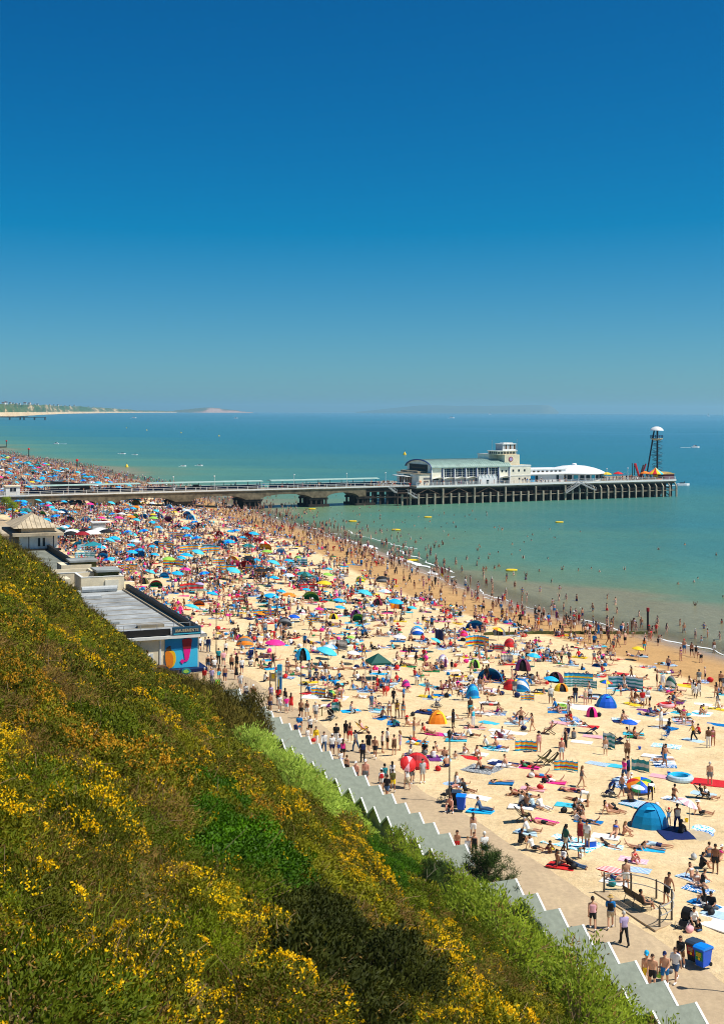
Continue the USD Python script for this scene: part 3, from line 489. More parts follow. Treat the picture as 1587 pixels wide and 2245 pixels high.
# entrance block
xe = px_of(918.6, Y0); LE = xa - xe
eb = thing('entrance_block', 'flat roofed cream entrance block with glass doors in front of the pier hall', 'building', pw(xe, Y0, 6.0), PDEG)
b = MB(); b.box((0, 0, 0), (LE - .02, 15.5, 3.7)); part(eb, 'wall', b, 'pier_cream')
b = MB(); b.box((-.25, -.2, 3.7), (LE - .02, 15.7, 3.95)); b.box((1.2, 3.2, 3.95), (LE - .02, 15.2, 4.6)); part(eb, 'roof', b, 'concrete')
b = MB(); b.box((-2.4, 4.5, 2.75), (-.25, 14.5, 2.95)); part(eb, 'canopy', b, 'white_paint')
for y in (5.0, 6.6, 8.4, 10.4, 12.2): b = MB(); b.box((-.05, y, .1), (-.003, y + 1.35, 2.5)); part(eb, 'glass_door', b, 'dark_glass')
b = MB(); b.box((-.1, 6.0, 2.96), (-.05, 10.5, 3.4)); part(eb, 'fascia_sign', b, 'dark_green')
b = MB(); b.box((1.6, -.05, 2.0), (4.2, -.003, 2.6)); b.box((1.9, -.05, 1.0), (3.6, -.003, 1.6)); part(eb, 'wall_notice', b, 'grey')
b = MB(); b.lathe([(.28, 0), (.42, .1), (.28, .2), (.28, 0)], 12); v_, f_ = b.get(); v_ = np.stack([v_[:, 0], -v_[:, 2], v_[:, 1]], 1) + np.array([.4, -.05, 1.3]); part(eb, 'life_ring', (v_, f_[:, ::-1]), 'orange')
# tower end
xc, xd = xb, px_of(1163, Y0); LT = xd - xc
tw = thing('tower_block', 'cream two storey block with stepped look-out tower and glazed lantern on the pier', 'tower', pw(xc, Y0, 6.0), PDEG)
b = MB(); b.box((.02, 0, 0), (LT, 13, 5.7)); part(tw, 'lower_wall', b, 'pier_cream')
b = MB(); b.box((.02, -.1, 2.55), (LT + .1, 0, 2.75)); part(tw, 'string_course', b, 'white_paint')
b = MB()
for lo, hi in (((.02, -.08, 5.7), (LT + .08, .15, 6.2)), ((LT - .15, .15, 5.7), (LT + .08, 13, 6.2))): b.box(lo, hi)
part(tw, 'parapet', b, 'white_paint')
for i, x in enumerate((1.1, 3.4, 5.7)):
    b = MB(); b.box((x, -.05, 4.0), (x + .65, -.003, 4.75)); part(tw, 'window', b, 'dark_glass')
for x in (3.6, 5.9): b = MB(); b.box((x, -.05, 1.3), (x + .6, -.003, 1.9)); part(tw, 'window', b, 'dark_glass')
ta, tb = px_of(1106, Y0 + 1) - xc, px_of(1139, Y0 + 1) - xc
b = MB(); b.box((ta, 1, 5.72), (tb, 8.5, 9.7)); part(tw, 'tower_wall', b, 'cream_render')
b = MB(); b.box((px_of(1070, Y0 + 6) - xc, 6, 5.9), (ta - .01, 13, 9.7)); part(tw, 'stair_block', b, 'pier_cream')
b = MB(); b.box((px_of(1069, Y0 + 6) - xc, 5.8, 9.7), (ta, 13.1, 9.95)); part(tw, 'stair_block_roof', b, 'pale_grey')
ra, rb = px_of(1090, Y0 + 2) - xc, px_of(1131, Y0 + 2) - xc
b = MB(); b.box((ra, 2, 9.72), (rb, 8, 10.9)); part(tw, 'gallery_wall', b, 'cream_render'); b = MB(); b.box((ra - .35, 1.6, 10.9), (rb + .3, 8.3, 11.12)); part(tw, 'gallery_roof', b, 'white_paint')
for i in range(6):
    x = ra + .25 + i * (rb - ra - .3) / 6; b = MB(); b.box((x, 1.93, 10.0), (x + .55, 1.997, 10.7)); part(tw, 'gallery_window', b, 'dark_glass')
for i in range(4): b = MB(); b.box((ra - .06, 2.3 + i * 1.3, 10.0), (ra - .003, 3.1 + i * 1.3, 10.7)); part(tw, 'gallery_window', b, 'dark_glass')
la, lb = px_of(1102, Y0 + 2.4) - xc, px_of(1130, Y0 + 2.4) - xc
b = MB(); b.box((la, 2.5, 11.12), (lb, 7, 13.2)); part(tw, 'lantern_core', b, 'grey_blind'); b = MB(); b.box((la - .2, 2.2, 13.2), (lb + .2, 7.2, 13.5)); b.box((la + .8, 3.2, 13.5), (lb - .6, 5.5, 13.75)); part(tw, 'lantern_roof', b, 'white_paint')
b = MB(); b.box((la - .12, 2.38, 11.12), (lb + .12, 2.497, 11.6)); part(tw, 'lantern_sill', b, 'white_paint')
for i in range(7):
    x = la + i * (lb - la) / 6; b = MB(); b.box((x - .07, 2.4, 11.6), (x + .07, 2.497, 13.2)); part(tw, 'lantern_bar', b, 'white_paint')
for i in range(6):
    x = la + (i + .15) * (lb - la) / 6; b = MB(); b.box((x, 2.44, 11.62), (x + (lb - la) / 6 * .7, 2.495, 13.15)); part(tw, 'blind', b, 'brown' if i % 2 else 'pale_grey')
b = MB(); b.tube([(tb - .3, 2, 9.7), (tb - .3, 2, 15.0)], .05); part(tw, 'mast', b, 'steel_grey'); b = MB(); b.tube([(ra + .4, 6, 11), (ra + .4, 6, 14.6)], .05); part(tw, 'mast', b, 'steel_grey')
b = MB(); b.lathe([(0, 0), (.85, 0), (.85, .1), (0, .1)], 20); v_, f_ = b.get(); v_ = np.stack([v_[:, 0], -v_[:, 2], v_[:, 1]], 1) + np.array([(ta + tb) / 2 - .6, .99, 8.2]); part(tw, 'clock_face', (v_, f_), 'dark_red')
b = MB(); b.lathe([(0, 0), (.6, 0), (.6, .05), (0, .05)], 20); v_, f_ = b.get(); v_ = np.stack([v_[:, 0], -v_[:, 2], v_[:, 1]], 1) + np.array([(ta + tb) / 2 - .6, .88, 8.2]); part(tw, 'clock_dial', (v_, f_), 'lilac')
# restaurant
x0 = xd + .1; x1 = px_of(1240, Y0)
rs = thing('restaurant', 'long low white pier restaurant with a shallow white dome and blue windows', 'restaurant', pw(x0, Y0, 6.0), PDEG); LR = x1 - x0
b = MB(); b.box((0, 1.0, 0), (LR, 13, 2.75)); part(rs, 'wall', b, 'dome_white'); b = MB(); b.box((-.02, .2, 2.75), (LR + 3, 13, 3.05)); part(rs, 'flat_roof', b, 'dome_white')
b = MB(); b.box((0, 3, 3.05), (LR + 2, 12, 4.4)); part(rs, 'clerestory', b, 'dome_white'); b = MB(); b.box((-.1, 2.7, 4.4), (LR + 2.4, 12.2, 4.62)); part(rs, 'clerestory_roof', b, 'dome_white')
for i in range(8): x = 1.0 + i * (LR) / 8; b = MB(); b.box((x, 2.93, 3.5), (x + .95, 2.997, 3.95)); part(rs, 'clerestory_window', b, 'wood_dark')
for x, w, m in ((.4, 1.9, 'cyan'), (2.5, 1.0, 'dark_glass'), (3.8, 3.6, 'white'), (7.7, 3.4, 'white'), (11.2, 1.0, 'dark_glass')):
    if x + w < LR: b = MB(); b.box((x, .93, .25), (x + w, .997, 2.4)); part(rs, 'shop_front', b, m)
xm = (px_of(1215, Y0 + 8) + px_of(1326, Y0 + 8)) / 2 - x0; Rd = (px_of(1326, Y0 + 8) - px_of(1215, Y0 + 8)) / 2; yc = Rd + .4
b = MB(); b.lathe([(Rd, 2.45), (Rd, 2.7), (Rd * .97, 2.95), (Rd * .85, 3.6), (Rd * .65, 4.35), (Rd * .4, 4.95), (Rd * .15, 5.25), (.001, 5.3)], 40, (xm, yc, 0)); part(rs, 'dome', b, 'dome_white', smooth=50)
b = MB(); b.lathe([(.9, 5.15), (.9, 5.7), (.4, 5.95), (.001, 6.0)], 10, (xm, yc, 0)); part(rs, 'dome_cap', b, 'dome_white')
rg = Rd - 1.2; nW = 28; b = MB(); b.lathe([(rg, 0), (rg, 2.45)], nW, (xm, yc, 0)); part(rs, 'drum_wall', b, 'dome_white')
for i in range(nW):
    a_ = (i + .5) * 2 * np.pi / nW
    if math.sin(a_) > .35: continue
    q = MB(); q.box((rg * 1.0, -.75, .5), (rg + .06, .75, 2.1)); v_, f_ = q.get(); v_ = np.stack([v_[:, 0] * math.cos(a_) - v_[:, 1] * math.sin(a_) + xm, v_[:, 0] * math.sin(a_) + v_[:, 1] * math.cos(a_) + yc, v_[:, 2]], 1); part(rs, 'drum_window', (v_, f_), 'dark_glass' if i % 3 else 'aqua')
# rides at the end
zx = px_of(1439, Y0 + 8); zt = thing('zip_tower', 'tall dark look-out tower with white mushroom cap at the pier end', 'tower', pw(zx, Y0 + 8, 6.0), PDEG)
b = MB(); b.lathe([(2.5, 17.6), (2.5, 17.75), (2.2, 18.2), (1.5, 18.75), (.7, 19.05), (.001, 19.1)], 24); part(zt, 'cap', b, 'dome_white', smooth=50)
b = MB(); b.tube([(.3, 0, 0), (.3, 0, 17.7)], .34, 8); part(zt, 'main_leg', b, 'steel_dark')
b = MB(); b.tube([(-4.6, .2, 0), (-1.0, .2, 17.7)], .28, 8); part(zt, 'slanted_leg', b, 'steel_dark')
for z in (2.4, 8.6): b = MB(); b.beam((-4.6 + 3.6 * z / 17.7, .2, z), (.3, 0, z), .3, .3); part(zt, 'cross_beam', b, 'steel_dark')
b = MB(); b.lathe([(.3, 13.9), (1.4, 13.95), (2.25, 14.5), (2.25, 14.75), (.3, 14.75)], 18); part(zt, 'platform', b, 'beige')
b = MB()
for z in (15.3, 15.9): b.lathe([(2.2, z - .05), (2.28, z), (2.2, z + .05)], 18)
for i in range(18): a_ = i * np.pi / 9; b.box((2.22 * math.cos(a_) - .05, 2.22 * math.sin(a_) - .05, 14.75), (2.22 * math.cos(a_) + .05, 2.22 * math.sin(a_) + .05, 15.9))
part(zt, 'platform_rail', b, 'navy_paint')
for i in range(60):
    a_ = i * .52; z = .3 + i * .225; q = MB(); q.box((.45, -.16, z), (1.85, .16, z + .09)); v_, f_ = q.get(); v_ = np.stack([v_[:, 0] * math.cos(a_) - v_[:, 1] * math.sin(a_) + .3, v_[:, 0] * math.sin(a_) + v_[:, 1] * math.cos(a_), v_[:, 2]], 1); part(zt, 'spiral_step', (v_, f_), 'steel_dark')
b = MB(); t_ = np.arange(0, 60, .5); b.tube(np.stack([.3 + 1.85 * np.cos(t_ * .52), 1.85 * np.sin(t_ * .52), 1.3 + t_ * .225], 1), .07, 4); part(zt, 'spiral_rail', b, 'steel_dark')
cxx = px_of(1437, Y0 + 3); ca = thing('carousel', 'small fairground ride under a striped red yellow and blue pointed tent', 'carousel', pw(cxx, Y0 + 3, 6.0), PDEG)
for i in range(12):
    a0, a1 = i * np.pi / 6, (i + 1) * np.pi / 6; b = MB(); b.lathe([(2.9, 1.75), (2.95, 2.1), (2.0, 2.75), (.9, 3.5), (.05, 4.3)], 3, (0, 0, 0), a0, a1); part(ca, 'roof_panel', b, ['yellow', 'red', 'yellow', 'aqua', 'yellow', 'pink'][i % 6])
for i in range(8): a_ = i * np.pi / 4; b = MB(); b.tube([(2.5 * math.cos(a_), 2.5 * math.sin(a_), 0), (2.5 * math.cos(a_), 2.5 * math.sin(a_), 2.2)], .07); part(ca, 'pole', b, 'steel_dark')
b = MB(); b.lathe([(2.8, .0), (2.8, .3), (0.01, .3)], 20); part(ca, 'floor', b, 'orange'); b = MB(); b.lathe([(.9, .3), (.9, 2.6)], 10); part(ca, 'core', b, 'yellow')
sw = thing('swing_ride', 'red and dark upright arms of a fair ride beside the striped carousel', 'ride', pw(px_of(1403, Y0 + 4), Y0 + 4, 6.0), PDEG)
for p0, p1, m, w in (((-2.6, 0, 5.8), (-.5, 0, 1.0), 'dark_red', .4), ((-1.7, .5, 5.8), (0, .5, 1.2), 'red', .4), ((-2.8, 1, 5.9), (-2.7, 1, .6), 'steel_dark', .2), ((2.6, 0, 5.6), (.4, 0, .6), 'dark_red', .4), ((2.0, .6, 5.2), (.2, .6, .5), 'brown', .4), ((-1.9, 1, 5.0), (-1.8, 1, 0), 'dark_green', .2)):
    b = MB(); b.beam(p0, p1, w, w); part(sw, 'arm', b, m)
b = MB(); b.box((-2.9, -.4, 0), (2.7, 1.4, .5)); part(sw, 'base', b, 'steel_dark')
mk = thing('pier_end_kiosk', 'maroon kiosk with yellowish flat roof at the far end of the pier', 'kiosk', pw(px_of(1457, Y0), Y0, 6.0), PDEG); w = px_of(1478, Y0) - px_of(1457, Y0)
b = MB(); b.box((0, 0, 0), (w, 4, 1.9)); part(mk, 'wall', b, 'maroon'); b = MB(); b.prism([(-.3, 1.9), (w + .3, 1.9), (w * .45, 2.7)], 'y', -.3, 4.3); part(mk, 'roof', b, 'straw')
for (px, yy, m, nm) in ((1330, 3, 'yellow', 'yellow'), (1355, 4, 'red', 'red'), (1414, 3.5, 'orange', 'orange')):
    tp = thing('terrace_parasol', nm + ' parasol on the crowded terrace of the pier end', 'parasol', pw(px_of(px, Y0 + yy), Y0 + yy, 6.0), PDEG)
    b = MB(); b.lathe([(1.8, 2.1), (1.85, 2.2), (1.0, 2.7), (.03, 3.0)], 12); part(tp, 'canopy', b, m); b = MB(); b.tube([(0, 0, 0), (0, 0, 2.9)], .04); part(tp, 'pole', b, 'steel_grey')
# a second pier, far away
fd = far_d(118, 923.4); e = at(116, 920, 0)
Df = 3450.0
fp = thing('distant_pier', 'low dark pier far away below the green cliffs', 'pier', ((-840 - XC * 0) * 1.0, Df, -1), 0)
b = MB(); b.box((-700, 0, 6.2), (0, 9, 7.6)); b.box((-700, 2, 7.6), (-48, 7, 9.4)); part(fp, 'deck', b, 'dark_timber')
for i in range(15): b = MB(); b.box((-3 - i * 22 - (i % 3) * 6, 0, -6), (-1 - i * 22 - (i % 3) * 6, 9, 6.2)); part(fp, 'trestle', b, 'dark_timber')

# ---------------------------------------------------------------- beach huts
hp = klass('hut_shapes')
def hut_parts(root, w):
    d, ez, rz = 2.05, 2.1, 2.86; g = [(0, 0), (w, 0), (w, ez), (w / 2, rz - .04), (0, ez)]
    for nm, x0, x1 in (('front_wall', -.22, -.12), ('back_wall', -d + .06, -d + .16)): b = MB(); b.prism(g, 'x', x0, x1); part(root, nm, b, 'hut_wall')
    for y in (0.0, w - .08): b = MB(); b.box((-d + .16, y, 0), (-.22, y + .08, ez - .02)); part(root, 'side_wall', b, 'hut_white')
    for s in (0, 1):
        q = [(-.10, ez - .07), (w / 2, rz), (w / 2, rz + .06), (-.10, ez - .01)]; q = q if s == 0 else [(w - a, z) for a, z in q][::-1]
        b = MB(); b.prism(q, 'x', -d, 0); part(root, 'roof_slope', b, 'hut_roof')
        q = [(-.11, ez - .13), (w / 2, rz - .05), (w / 2, rz + .075), (-.11, ez + .005)]; q = q if s == 0 else [(w - a, z) for a, z in q][::-1]
        b = MB(); b.prism(q, 'x', 0, .12); part(root, 'front_bargeboard', b, 'hut_white'); b = MB(); b.prism(q, 'x', -d - .10, -d); part(root, 'back_bargeboard', b, 'hut_white')
        q = [(-.10, ez - .0), (w / 2 + (0 if 0 else .0), rz + .068)]
        ym = [-.02, w / 4 - .02]; 
    zz = ez - .01 + (w / 4 + .05) * (rz - ez + .07) / (w / 2 + .1)
    b = MB(); b.box((-d + .01, w / 4 - .012, zz - .012), (-.01, w / 4 + .012, zz + .012)); part(root, 'felt_seam', b, 'hut_wall')
    for y in (.35, w - .35 - .0):
        pass
    b = MB(); b.box((-.12, w * .22, .08), (-.09, w * .5 - .01, 1.9)); b.box((-.12, w * .5 + .01, .08), (-.09, w * .78, 1.9)); part(root, 'door', b, 'hut_white')
hut_parts('/World/hut_shapes', 2.14)
us_ = [46.59 + 2.226 * k for k in range(-4, 7)] + [65.9 + 2.11 * k for k in range(7)] + [81.05 + 2.262 * k for k in range(10)] + [103.0, 105.6, 108.1, 110.5]
N1 = len(us_); ORD = 'first second third fourth fifth sixth seventh eighth ninth tenth eleventh twelfth thirteenth fourteenth fifteenth sixteenth'.split()
for i, u in enumerate(us_):
    if i < 11: lab, gp = ORD[i] + ' grey green beach hut of the nearest run, counted from the frame foot', 'beach huts along the promenade behind the three walkers'
    elif i < 18: lab, gp = ORD[i - 11] + ' grey green beach hut behind the pine, counted from the pine', 'beach huts along the promenade beside the pine'
    elif i < 28: lab, gp = ORD[i - 18] + ' grey green beach hut behind the pale feathery shrubs, counted from the pine end', 'beach huts above the pale feathery shrubs'
    else: lab, gp = ORD[i - 28] + ' grey green beach hut of the far run below the dark bushes', 'far beach huts below the dark bushes'
    copy_of('/World/hut_shapes', 'beach_hut', lab, 'beach hut', uv(u + .1, 34.0, 3.0), TH * DEG, gp, scale=(1, 1.0 if i < 28 else 1.08, 1))

# ---------------------------------------------------------------- amusements building
AU, AV = 129.6, 35.2
am = thing('amusements_building', 'flat roofed cream amusements building with painted end wall beside the promenade', 'building', uv(AU, AV, 3.0), TH * DEG)
WA, LA, HA = 12.5, 34.0, 4.75
b = MB(); b.box((-WA, 0, -.5), (0, LA, HA)); part(am, 'wall', b, 'cream_render')
b = MB(); b.box((-WA, .25, HA), (-.2, LA, HA + .22)); part(am, 'roof', b, 'roof_sheet')
b = MB(); b.box((-WA - .2, -.45, HA - .12), (.75, -.02, HA + .16)); b.box((.02, -.45, HA - .12), (.75, LA, HA + .16)); part(am, 'cornice', b, 'hut_white')
b = MB(); b.box((-WA, -.2, HA + .23), (-3.0, .1, HA + .85)); part(am, 'end_parapet', b, 'tar_black')
b = MB(); b.box((-.35, .1, HA + .23), (.1, LA, HA + .95)); part(am, 'side_parapet', b, 'tar_black')
b = MB(); b.box((-.75, .11, HA + .23), (-.36, LA, HA + .42)); part(am, 'gutter_kerb', b, 'beige')
b = MB(); b.box((-2.85, -.42, HA + .17), (.1, -.12, HA + 1.0)); sg = part(am, 'name_board', b, 'sign_blue')
t_ = meshkit.text_mesh('AMUSEMENTS', .27, .03, bold=True); v_ = np.array(t_.vertices); v_[:, 0] *= 2.45 / v_[:, 0].max()
part(sg, 'lettering', (np.stack([v_[:, 0] - 2.62, -.42 - v_[:, 2] - .004, v_[:, 1] + HA + .52], 1), np.array(t_.faces)), 'beige')
b = MB(); b.box((-2.75, -.45, HA + .28), (0, -.425, HA + .36)); part(sg, 'board_line', b, 'aqua')
# the painted wall
mx0, mx1, mz0, mz1 = -3.55, -.12, 1.55, HA - .14
def flat(poly, y): b = MB(); b.prism(poly, 'y', y - .02, y); return b
mu = part(am, 'mural', flat([(mx0, mz0), (mx1, mz0), (mx1, mz1), (mx0, mz1)], -.012), 'mural_light')
def Q(x, y): return mx0 + (x - 205) / (1275 - 205) * (mx1 - mx0), mz1 - (y - 330) / (1330 - 330) * (mz1 - mz0)
part(mu, 'dark_band', flat([Q(205, 332), Q(1275, 332), Q(1275, 560), Q(1255, 640), Q(1200, 690), Q(1100, 705), Q(205, 735)], -.04), 'mural_dark')
part(mu, 'lolly_side', flat([Q(230, 760), Q(300, 740), Q(480, 750), Q(530, 820), Q(560, 960), Q(555, 1100), Q(500, 1240), Q(420, 1310), Q(350, 1325)], -.068), 'mural_yellow')
part(mu, 'lolly', flat([Q(207, 790), Q(240, 750), Q(330, 750), Q(410, 820), Q(455, 900), Q(475, 1000), Q(470, 1180), Q(420, 1290), Q(355, 1325), Q(290, 1300), Q(240, 1200), Q(210, 1000)], -.096), 'mural_orange')
part(mu, 'lolly_tip', flat([Q(210, 740), Q(260, 640), Q(330, 580), Q(390, 575), Q(385, 640), Q(430, 740), Q(360, 752), Q(240, 750)], -.068), 'wood_dark')
part(mu, 'pink_shape', flat([Q(795, 690), Q(1045, 690), Q(990, 1010), Q(960, 1090), Q(900, 1135), Q(810, 1150), Q(770, 1210), Q(690, 1110), Q(770, 1030), Q(810, 1090), Q(850, 1080), Q(835, 950)], -.068), 'mural_pink')
part(mu, 'dark_red_shape', flat([Q(790, 700), Q(755, 420), Q(790, 385), Q(980, 360), Q(1070, 385), Q(1075, 430), Q(1045, 700)], -.096), 'mural_red')
b = MB(); b.box((-3.4, -.75, 1.15), (.75, -.015, 1.5)); b.box((.02, -.01, 1.15), (.75, LA, 1.5)); part(am, 'fascia', b, 'navy_paint')
b = MB(); b.box((-3.45, -.8, 1.02), (.8, -.02, 1.14)); part(am, 'awning_edge', b, 'beige')
b = MB(); b.lathe([(0, 0), (.42, 0), (.42, .08), (0, .08)], 16); v_, f_ = b.get(); part(am, 'roundel', (np.stack([v_[:, 0] * 1.2 - 1.55, -v_[:, 2] - .76, v_[:, 1] * .75 + 1.3], 1), f_), 'teal')
b = MB(); b.lathe([(0, 0), (.25, 0), (.25, .04), (0, .04)], 14); v_, f_ = b.get(); part(am, 'roundel_mark', (np.stack([v_[:, 0] * 1.2 - 1.55, -v_[:, 2] - .85, v_[:, 1] * .7 + 1.3], 1), f_), 'lime')
b = MB(); b.box((-5.6, -.06, .9), (-4.75, -.004, 3.2)); part(am, 'door', b, 'hut_white'); b = MB(); b.box((-7.6, -.05, 1.0), (-7.45, -.003, HA - .2)); b.box((-4.1, -.08, -.4), (-3.95, -.003, HA - .2)); part(am, 'pilaster', b, 'white_paint')
for k in range(9): b = MB(); b.box((-4.5 + k * .12, -1.0, 1.9 - k * .3), (-4.0 + k * .12 + .4, -.1, 2.0 - k * .3)); part(am, 'stair_tread', b, 'brown')
for y0, y1, x0, x1, m in ((8, 8.5, -10, -6.5, 'roof_grey'), (3.0, 3.2, -11, -8.2, 'tar_black'), (12, 13, -11.5, -9.5, 'pale_grey'), (18, 18.4, -9, -7.2, 'beige'), (22, 23.2, -11, -9, 'white_paint'), (5, 5.8, -5.2, -2.4, 'concrete'), (28, 29, -9.5, -4.5, 'pale_grey')):
    b = MB(); b.box((x0, y0, HA + .22), (x1, y1, HA + .5)); part(am, 'roof_box', b, m)
for k in range(10): b = MB(); b.box((-WA + .2, 1.5 + k * 3.2, HA + .22), (-.85, 1.62 + k * 3.2, HA + .26)); part(am, 'roof_joint', b, 'concrete')
r = MB(); r.beam((-9.5, .5, HA + 1.3), (-.8, .5, HA + 1.3), .05, .05)
for x in np.arange(-9.4, -.7, 1.72): r.beam((x, .5, HA + .22), (x, .5, HA + 1.3), .05, .05)
part(am, 'roof_handrail', r, 'steel_grey')
# the row of lower buildings beyond it
def hollow(root, x0, x1, y0, y1, z0, z1, t=.3, m='cream_render', rm='roof_sheet', fl=.9):
    b = MB(); b.box((x0, y0, z0), (x1, y0 + t, z1)); b.box((x0, y1 - t, z0), (x1, y1, z1)); b.box((x0, y0 + t, z0), (x0 + t, y1 - t, z1)); b.box((x1 - t, y0 + t, z0), (x1, y1 - t, z1)); part(root, 'wall', b, m)
    b = MB(); b.box((x0 + t, y0 + t, z0), (x1 - t, y1 - t, z1 - fl)); part(root, 'roof', b, rm)
    b = MB(); b.box((x0 - .03, y0 - .03, z1), (x1 + .03, y0 + t, z1 + .06)); b.box((x0 - .03, y0 + t, z1), (x0 + t, y1, z1 + .06)); part(root, 'coping', b, 'hut_white')
pl = thing('plant_rooms', 'cluster of cream roof rooms with open tops behind the amusements roof', 'building', uv(AU + LA + .05, AV, 3.0), TH * DEG)
b = MB(); b.box((-13, 0, -.5), (0, 15, HA)); part(pl, 'base_wall', b, 'cream_render'); b = MB(); b.box((-13, 0, HA), (0, 15, HA + .1)); part(pl, 'base_roof', b, 'roof_sheet')
hollow(pl, -5.9, -.5, .1, 5.0, HA + .1, HA + 2.0); hollow(pl, -8.4, -3.0, 6.0, 10.5, HA + .1, HA + 1.9, fl=1.2); b = MB(); b.box((-6.5, 11.5, HA + .1), (-2.5, 15, HA + 2.3)); part(pl, 'rear_room', b, 'cream_render')
for x0, x1, y0, y1, z in ((-3.6, -.4, 2.2, 6.2, 2.3), (-5.4, -1.6, 11.4, 14.6, 2.6)): b = MB(); b.box((x0, y0, HA + z), (x1, y1, HA + z + .25)); part(pl, 'hatch_roof', b, 'roof_grey'); b = MB(); b.box((x0 + .2, y0 + .2, HA + 1.2), (x1 - .2, y1 - .2, HA + z)); part(pl, 'hatch', b, 'olive')
b = MB(); b.box((-2.9, -.02, HA + .7), (-1.2, .09, HA + 1.6)); part(pl, 'wall_panel', b, 'pier_cream')
b = MB(); b.box((-9.6, -2.2, HA + .25), (-7.6, .6, HA + 2.2)); part(pl, 'stair_room', b, 'cream_render'); b = MB(); b.box((-11.5, .6, HA + .0), (-9.62, 14, HA + 2.2)); part(pl, 'retaining_wall', b, 'weed_concrete')
b = MB(); b.tube([(-6.0, -.8, HA + .62), (-1.6, -.8, HA + .62)], .38, 10); part(pl, 'duct', b, 'pale_grey'); b = MB(); b.tube([(-8.5, -3.2, HA + .55), (-6.6, -3.2, HA + .55)], .35, 10); part(pl, 'duct', b, 'pale_grey')
tr = thing('terrace_building', 'long low building with mossy grey roof and black edge beyond the roof rooms', 'building', uv(AU + LA + 15.2, AV, 3.0), TH * DEG)
b = MB(); b.box((-13, 0, -.5), (-.6, 46, 3.7)); part(tr, 'wall', b, 'cream_render'); b = MB(); b.box((-13, .05, 3.7), (-.7, 46, 3.85)); part(tr, 'roof', b, 'mossy_roof'); b = MB(); b.box((-.75, 0, 3.85), (-.3, 46, 4.7)); part(tr, 'side_parapet', b, 'tar_black')
b = MB(); b.box((-12.5, 7, 3.85), (-6.5, 20, 5.6)); part(tr, 'roof_room', b, 'cream_render'); b = MB(); b.box((-12.5, 7, 5.6), (-6.4, 20, 5.75)); part(tr, 'roof_room_top', b, 'roof_sheet')
pv = thing('hipped_pavilion', 'cream promenade pavilion with hipped ribbed roof and two narrow windows', 'pavilion', uv(224.8, 36.2, 3.0), TH * DEG)
b = MB(); b.box((-6.4, 0, -.5), (0, 13, 6.3)); part(pv, 'wall', b, 'white_paint'); b = MB(); b.box((-6.9, -.7, 3.75), (.5, -.02, 4.1)); part(pv, 'ledge', b, 'tar_black')
b = MB(); b.box((-7.6, -1.0, 6.3), (.9, 14, 6.8)); part(pv, 'flat_roof', b, 'pavilion_roof'); b = MB(); b.box((-6.0, .6, 6.8), (-.4, 12, 7.6)); part(pv, 'upper_wall', b, 'pavilion_roof')
hx0, hx1, hy0, hy1, hz0, hz1 = -7.3, .5, -.2, 13, 7.6, 9.7
A = [(hx0, hy0, hz0), (hx1, hy0, hz0), (hx1, hy1, hz0), (hx0, hy1, hz0), ((hx0 + hx1) / 2, 5.2, hz1), ((hx0 + hx1) / 2, 7.8, hz1)]
b = MB(); b.add(A, [[0, 1, 4]]); b.add(A, [[1, 2, 5], [1, 5, 4]]); b.add(A, [[2, 3, 5]]); b.add(A, [[3, 0, 4], [3, 4, 5]]); b.add(A, [[0, 2, 1], [0, 3, 2]]); part(pv, 'hipped_roof', b, 'pavilion_roof')
for k in range(1, 10):
    s = k / 10; x = hx0 + (hx1 - hx0) * s; e_ = 1 - abs(2 * s - 1); q = MB(); q.beam((x, hy0, hz0 + .04), (x + ((hx0 + hx1) / 2 - x) * 0, hy0 + (5.2 - hy0) * e_, hz0 + (hz1 - hz0) * e_ + .04), .1, .08); part(pv, 'roof_rib', q, 'beige')
for x in (-3.3, -2.5): b = MB(); b.box((x, -.05, 4.5), (x + .38, -.003, 5.9)); part(pv, 'window', b, 'dark_glass')
for x in (-5.0, -.9): b = MB(); b.box((x, -.9, 3.0), (x + .16, -.72, 6.3)); part(pv, 'post', b, 'steel_dark')
fb_ = thing('far_flat_building', 'flat roofed pale building at the frame edge behind the hipped pavilion', 'building', uv(246, 36.0, 3.0), TH * DEG)
b = MB(); b.box((-14, 0, 0), (-2, 16, 4.4)); part(fb_, 'wall', b, 'cream_render'); b = MB(); b.box((-14.4, -.5, 4.4), (-1.6, 16, 4.9)); part(fb_, 'roof', b, 'pavilion_roof')
lg = sand_at(216, 1173)
lh = thing('lifeguard_hut', 'white box shaped lifeguard hut with overhanging roof on the crowded sand', 'hut', lg, TH * DEG)
b = MB(); b.box((-1.5, -1.2, .35), (1.3, 1.3, 2.75)); part(lh, 'wall', b, 'pale_grey'); b = MB(); b.box((-1.7, -1.4, 2.75), (2.5, 1.5, 2.95)); part(lh, 'roof', b, 'dome_white'); b = MB(); b.box((-1.8, -1.5, .1), (1.7, 1.6, .35)); part(lh, 'floor', b, 'beige')
for x, y in ((-1.6, -1.3), (1.5, -1.3), (-1.6, 1.4), (1.5, 1.4)): b = MB(); b.box((x - .07, y - .07, -.4), (x + .07, y + .07, .1)); part(lh, 'leg', b, 'wood_dark')
